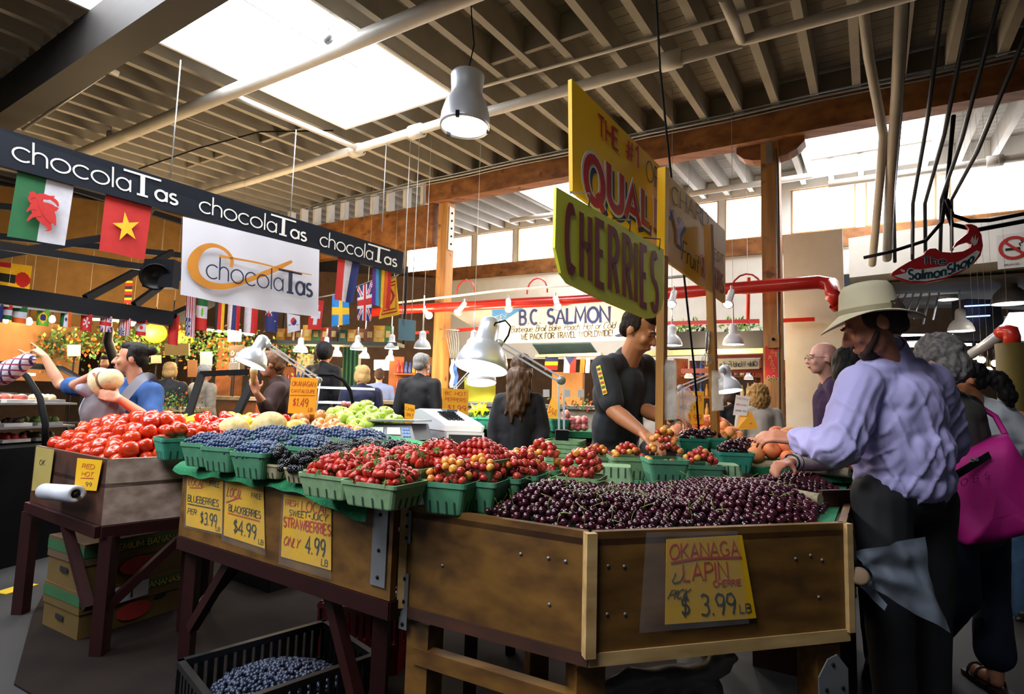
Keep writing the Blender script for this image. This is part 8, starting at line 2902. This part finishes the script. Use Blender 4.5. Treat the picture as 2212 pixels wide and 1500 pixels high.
for k, (x0, x1) in enumerate(((1440, 1545), (1550, 1650))):
    p, q = PBx(x0, 738, 1.0), PBx(x1, 734, 1.0)
    q.z = p.z
    t = thing('planter', 'dark trough planter of ferns ' + ('behind the first wooden pole', 'beside the near timber post')[k], 'planter', p)
    g = G()
    g.bar(p, q, .25, .24)
    g.make('trough', mat('black_trough', '2a2c30', .6), t)
    c = (p+q)/2+V((0, 0, .18))
    g = G()
    for j in range(90):
        p_ = c+V((RND.uniform(-.5, .5)*(q-p).x, RND.uniform(-.1, .1), RND.uniform(-.04, .1)))
        a = rrot().to_matrix()@V((1, 0, 0))
        b = a.orthogonal().normalized()
        s = .09
        g.add([p_, p_+a*s*.5+b*s*.35, p_+a*s, p_+a*s*.5-b*s*.35], [(0, 1, 2, 3)], j % 2)
    g.make('foliage', [lf1, lf2], t)
g = G()
g.bar(PBx(1400, 765, .95), PBx(1650, 758, .95), .15, .08)
g.make('counter_beam', mat('cream_beam', 'b9ac88', .6), label='cream beam under the fern planters', cat='beam')
g = G()
g.bar(PBx(1160, 770, .5), PBx(1300, 766, .5), .1, .045)
g.make('counter_beam', mat('cream_beam', 'b9ac88', .6), label='cream rail under the fish counter sign', cat='beam')
panel('glass_hood', [PBx(1165, 766, 1.4), PBx(1290, 763, 1.4), PBx(1275, 742, 1.0), PBx(1150, 745, 1.0)], .02, mat('blue_grey_glass', '5a7a88', .2), 'blue grey glass hood under the fish counter sign', 'hood')
for x0, x1, y0, y1, fn_2, lb in ((1178, 1206, 771, 800, stripes('blue', 'yellow', 'red'), 'blue, yellow and red banded flag on the fish counter rail'), (1219, 1245, 770, 806, czech, 'white, red and blue wedge flag on the fish counter rail'), (1254, 1264, 775, 806, stripes('orange', 'orange'), 'narrow orange flag on the fish counter rail'), (1266, 1275, 774, 806, stripes('white', 'white'), 'narrow white flag beside the orange one'), (1398, 1412, 775, 790, stripes('red', 'white', 'blue', vert=True), 'small red, white and blue flag behind the young man')):
    flag(((x0-2, y1), (x1-2, y1), (x1, y0), (x0, y0)), [(PBx(x0, y0, .43)-CAM).dot(FW)]*4, fn_2, lb, 16, 14, .06)
br = mat('orange_brick', 'a8703c', .8, col2='c9925a', scale=18, stretch=(3, 3, 12))
panel('brick_oven', vwall(D(1192, 840, 9.2), D(1258, 840, 9.1), 0, 1.75), .5, br, 'orange brick oven face behind the long-haired woman', 'oven')
counter('fish counter under the cream sign', D(1000, 870, 7.8), D(1420, 870, 7.3), .7, 1.22, mat('counter_steel', '8a8e90', .4, .3), mat('beige_panel', 'b9b09e', .7))
leafy('herb_bunch', 'green herbs on the fish counter below the brick oven', D(1245, 872, 7.3), .35, .1, .08, 90, [lf1, lf2, org], cat='herbs')
for x, lb in ((1225, 'white price ticket on the fish counter'), (1255, 'white price ticket nearer the young man'), (1180, 'white price ticket behind the long hair')):
    panel('price_ticket', [D(x-7, 858, 7.2), D(x+7, 858, 7.2), D(x+7, 842, 7.2), D(x-7, 842, 7.2)], .005, paper, lb, 'ticket')
# --- passage at the far end
panel('passage_ceiling', [D(1850, 622, 8.5), D(2330, 590, 7.0), D(2330, 660, 11.0), D(1900, 668, 12.0)], .05, mat('dim_grey', '5a5650', .9), kind='structure')
tube_light(D(1940, 745, 10.2), D(2150, 740, 9.6), 'long white light strip over the far passage', mat('cool_tube', 'ffffff', .4, emit=8, ecol='eef4ff', amp=0), .05)
g = G()
w4 = panel('window_20', [D(1940, 738, 11.2), D(2080, 736, 11.0), D(2080, 722, 11.0), D(1950, 722, 11.2)], .02, mat('passage_glazing', 'ffffff', .5, emit=4.0, ecol='eef4ff', amp=0), kind='structure')
w4 = panel('window_21', [D(2145, 738, 10.6), D(2260, 735, 10.2), D(2260, 672, 10.2), D(2180, 676, 10.6)], .02, mat('passage_glazing', 'ffffff', .5, emit=4.0, ecol='eef4ff', amp=0), kind='structure')
t = thing('menu_cabinet', 'dark hanging cabinet with two blue light strips over the passage', 'cabinet', D(2110, 742, 9.0))
c = D(2110, 695, 9.0)
g = G()
g.box(c, (.55, .3, .68))
g.make('case', mat('dark_case', '3a3c42', .5), t)
for y in (662, 685):
    g = G(True)
    g.tube([D(2084, y, 8.75), D(2138, y-3, 8.75)], .012, 6)
    g.make('light_strip', mat('blue_strip', '8aa8ff', .4, emit=2.0), t)
for i, (x, y1_) in enumerate(((1925, 690), (1940, 680), (1955, 690), (1972, 688), (1990, 700), (2010, 690))):
    g = G(True)
    a, b = D(x+18, 634, 8.6), D(x-4+i*2, y1_, 9.4)
    g.tube([a, b], .014, 6)
    g.make('conduit', steel, label='thin pale conduit slanting into the passage, %s of six beside the hat' % ('first', 'second', 'third', 'fourth', 'fifth', 'last')[i], cat='conduit')
t = thing('handrail', 'silver pipe rail with a red elbow on top of the olive column', 'rail', D(2180, 740, 4.6))
g = G(True)
g.tube([D(2060, 790, 5.6), D(2120, 752, 5.2), D(2162, 722, 4.9)], .045, 12)
g.make('pipe_run', alu, t)
g = G(True)
g.tube([D(2162, 722, 4.9), D(2172, 714, 4.85), D(2183, 716, 4.8), D(2186, 728, 4.8), D(2186, 745, 4.8)], .06, 14)
g.make('elbow', redp, t)
c = D(2184, 800, 4.8)
g = G(True)
g.lathe([(.0, 0), (.1, 0), (.1, D(2184, 742, 4.8).z), (0, D(2184, 742, 4.8).z)], (c.x, c.y, 0), (0, 0, 1), 24)
g.make('column', mat('olive_column', '6a5a26', .7, amp=.2, scale=3), label='round olive column under the red elbow', cat='column')
panel('red_ledge', [D(2150, 975, 5.2), D(2290, 985, 4.9), D(2290, 955, 4.9), D(2160, 948, 5.2)], .3, mat('red_ledge', 'a8242c', .5), 'red edged counter ledge behind the pink tote', 'ledge')
counter('dark counter beyond the pink tote', D(2120, 985, 5.3), D(2330, 1000, 4.9), .5, 1.0, mat('counter_cream', 'c9b088', .5), dkw)
for i, (x, y) in enumerate(((2135, 800), (2150, 785), (2105, 770), (2120, 778), (2180, 760))):
    t = thing('spot_bulb', 'glowing spot bulb hung along the silver rail, %s' % ('beside the ponytail', 'just above another', 'nearest the rail foot', 'second along the rail', 'close to the elbow')[i], 'light', D(x, y, 6.5))
    g = G(True)
    g.ball(D(x, y, 6.5), .04, 0, 12, 8)
    g.make('bulb', warm, t)
    g = G(True)
    g.tube([D(x, y, 6.5)+V((0, 0, .03)), D(x, y, 6.5)+V((0, 0, .16))], .02, 8)
    g.make('holder', dark, t)
    cordup(t, D(x, y, 6.5)+V((0, 0, .1)))
t = thing('bottle', 'clear squeeze bottle on the ledge by the olive column', 'bottle', D(2187, 900, 4.6))
g = G(True)
g.lathe([(0, 0), (.045, 0), (.047, .13), (.026, .17), (.016, .19), (.016, .235), (0, .235)], D(2187, 949, 5.05), (0, 0, 1), 14)
g.make('body', mat('frosted_plastic', 'b9b9c0', .3), t)
# ribbons hung on the far post
rb_ = lambda x, y: PBx(x, y, -.12)
t = thing('ribbon_holder', 'blue and white ribbons and a wire basket hung on the far timber post', 'ribbons', rb_(985, 840))
for x, m_, nm in ((976, mat('white_ribbon', 'd0d4e0', .7), 'white_ribbon'), (984, mat('blue_ribbon', '24509a', .6), 'blue_ribbon')):
    g = G(True)
    q = Q(rb_(x-4, 838), rb_(x+5, 838), rb_(x+4, 775), rb_(x-3, 778))
    g.grid(lambda u, v: q.p(u, v, .02*math.sin(v*12)), 3, 16)
    g.make(nm, m_, t)
g = G(True)
g.tube([rb_(950, 712), rb_(970, 712), rb_(992, 714)], .012, 6)
for k in range(6): g.tube([rb_(962+k*5, 712), rb_(966+k*5, 735), rb_(975+k*3, 778)], .006, 4)
g.make('wire_basket', steel, t)
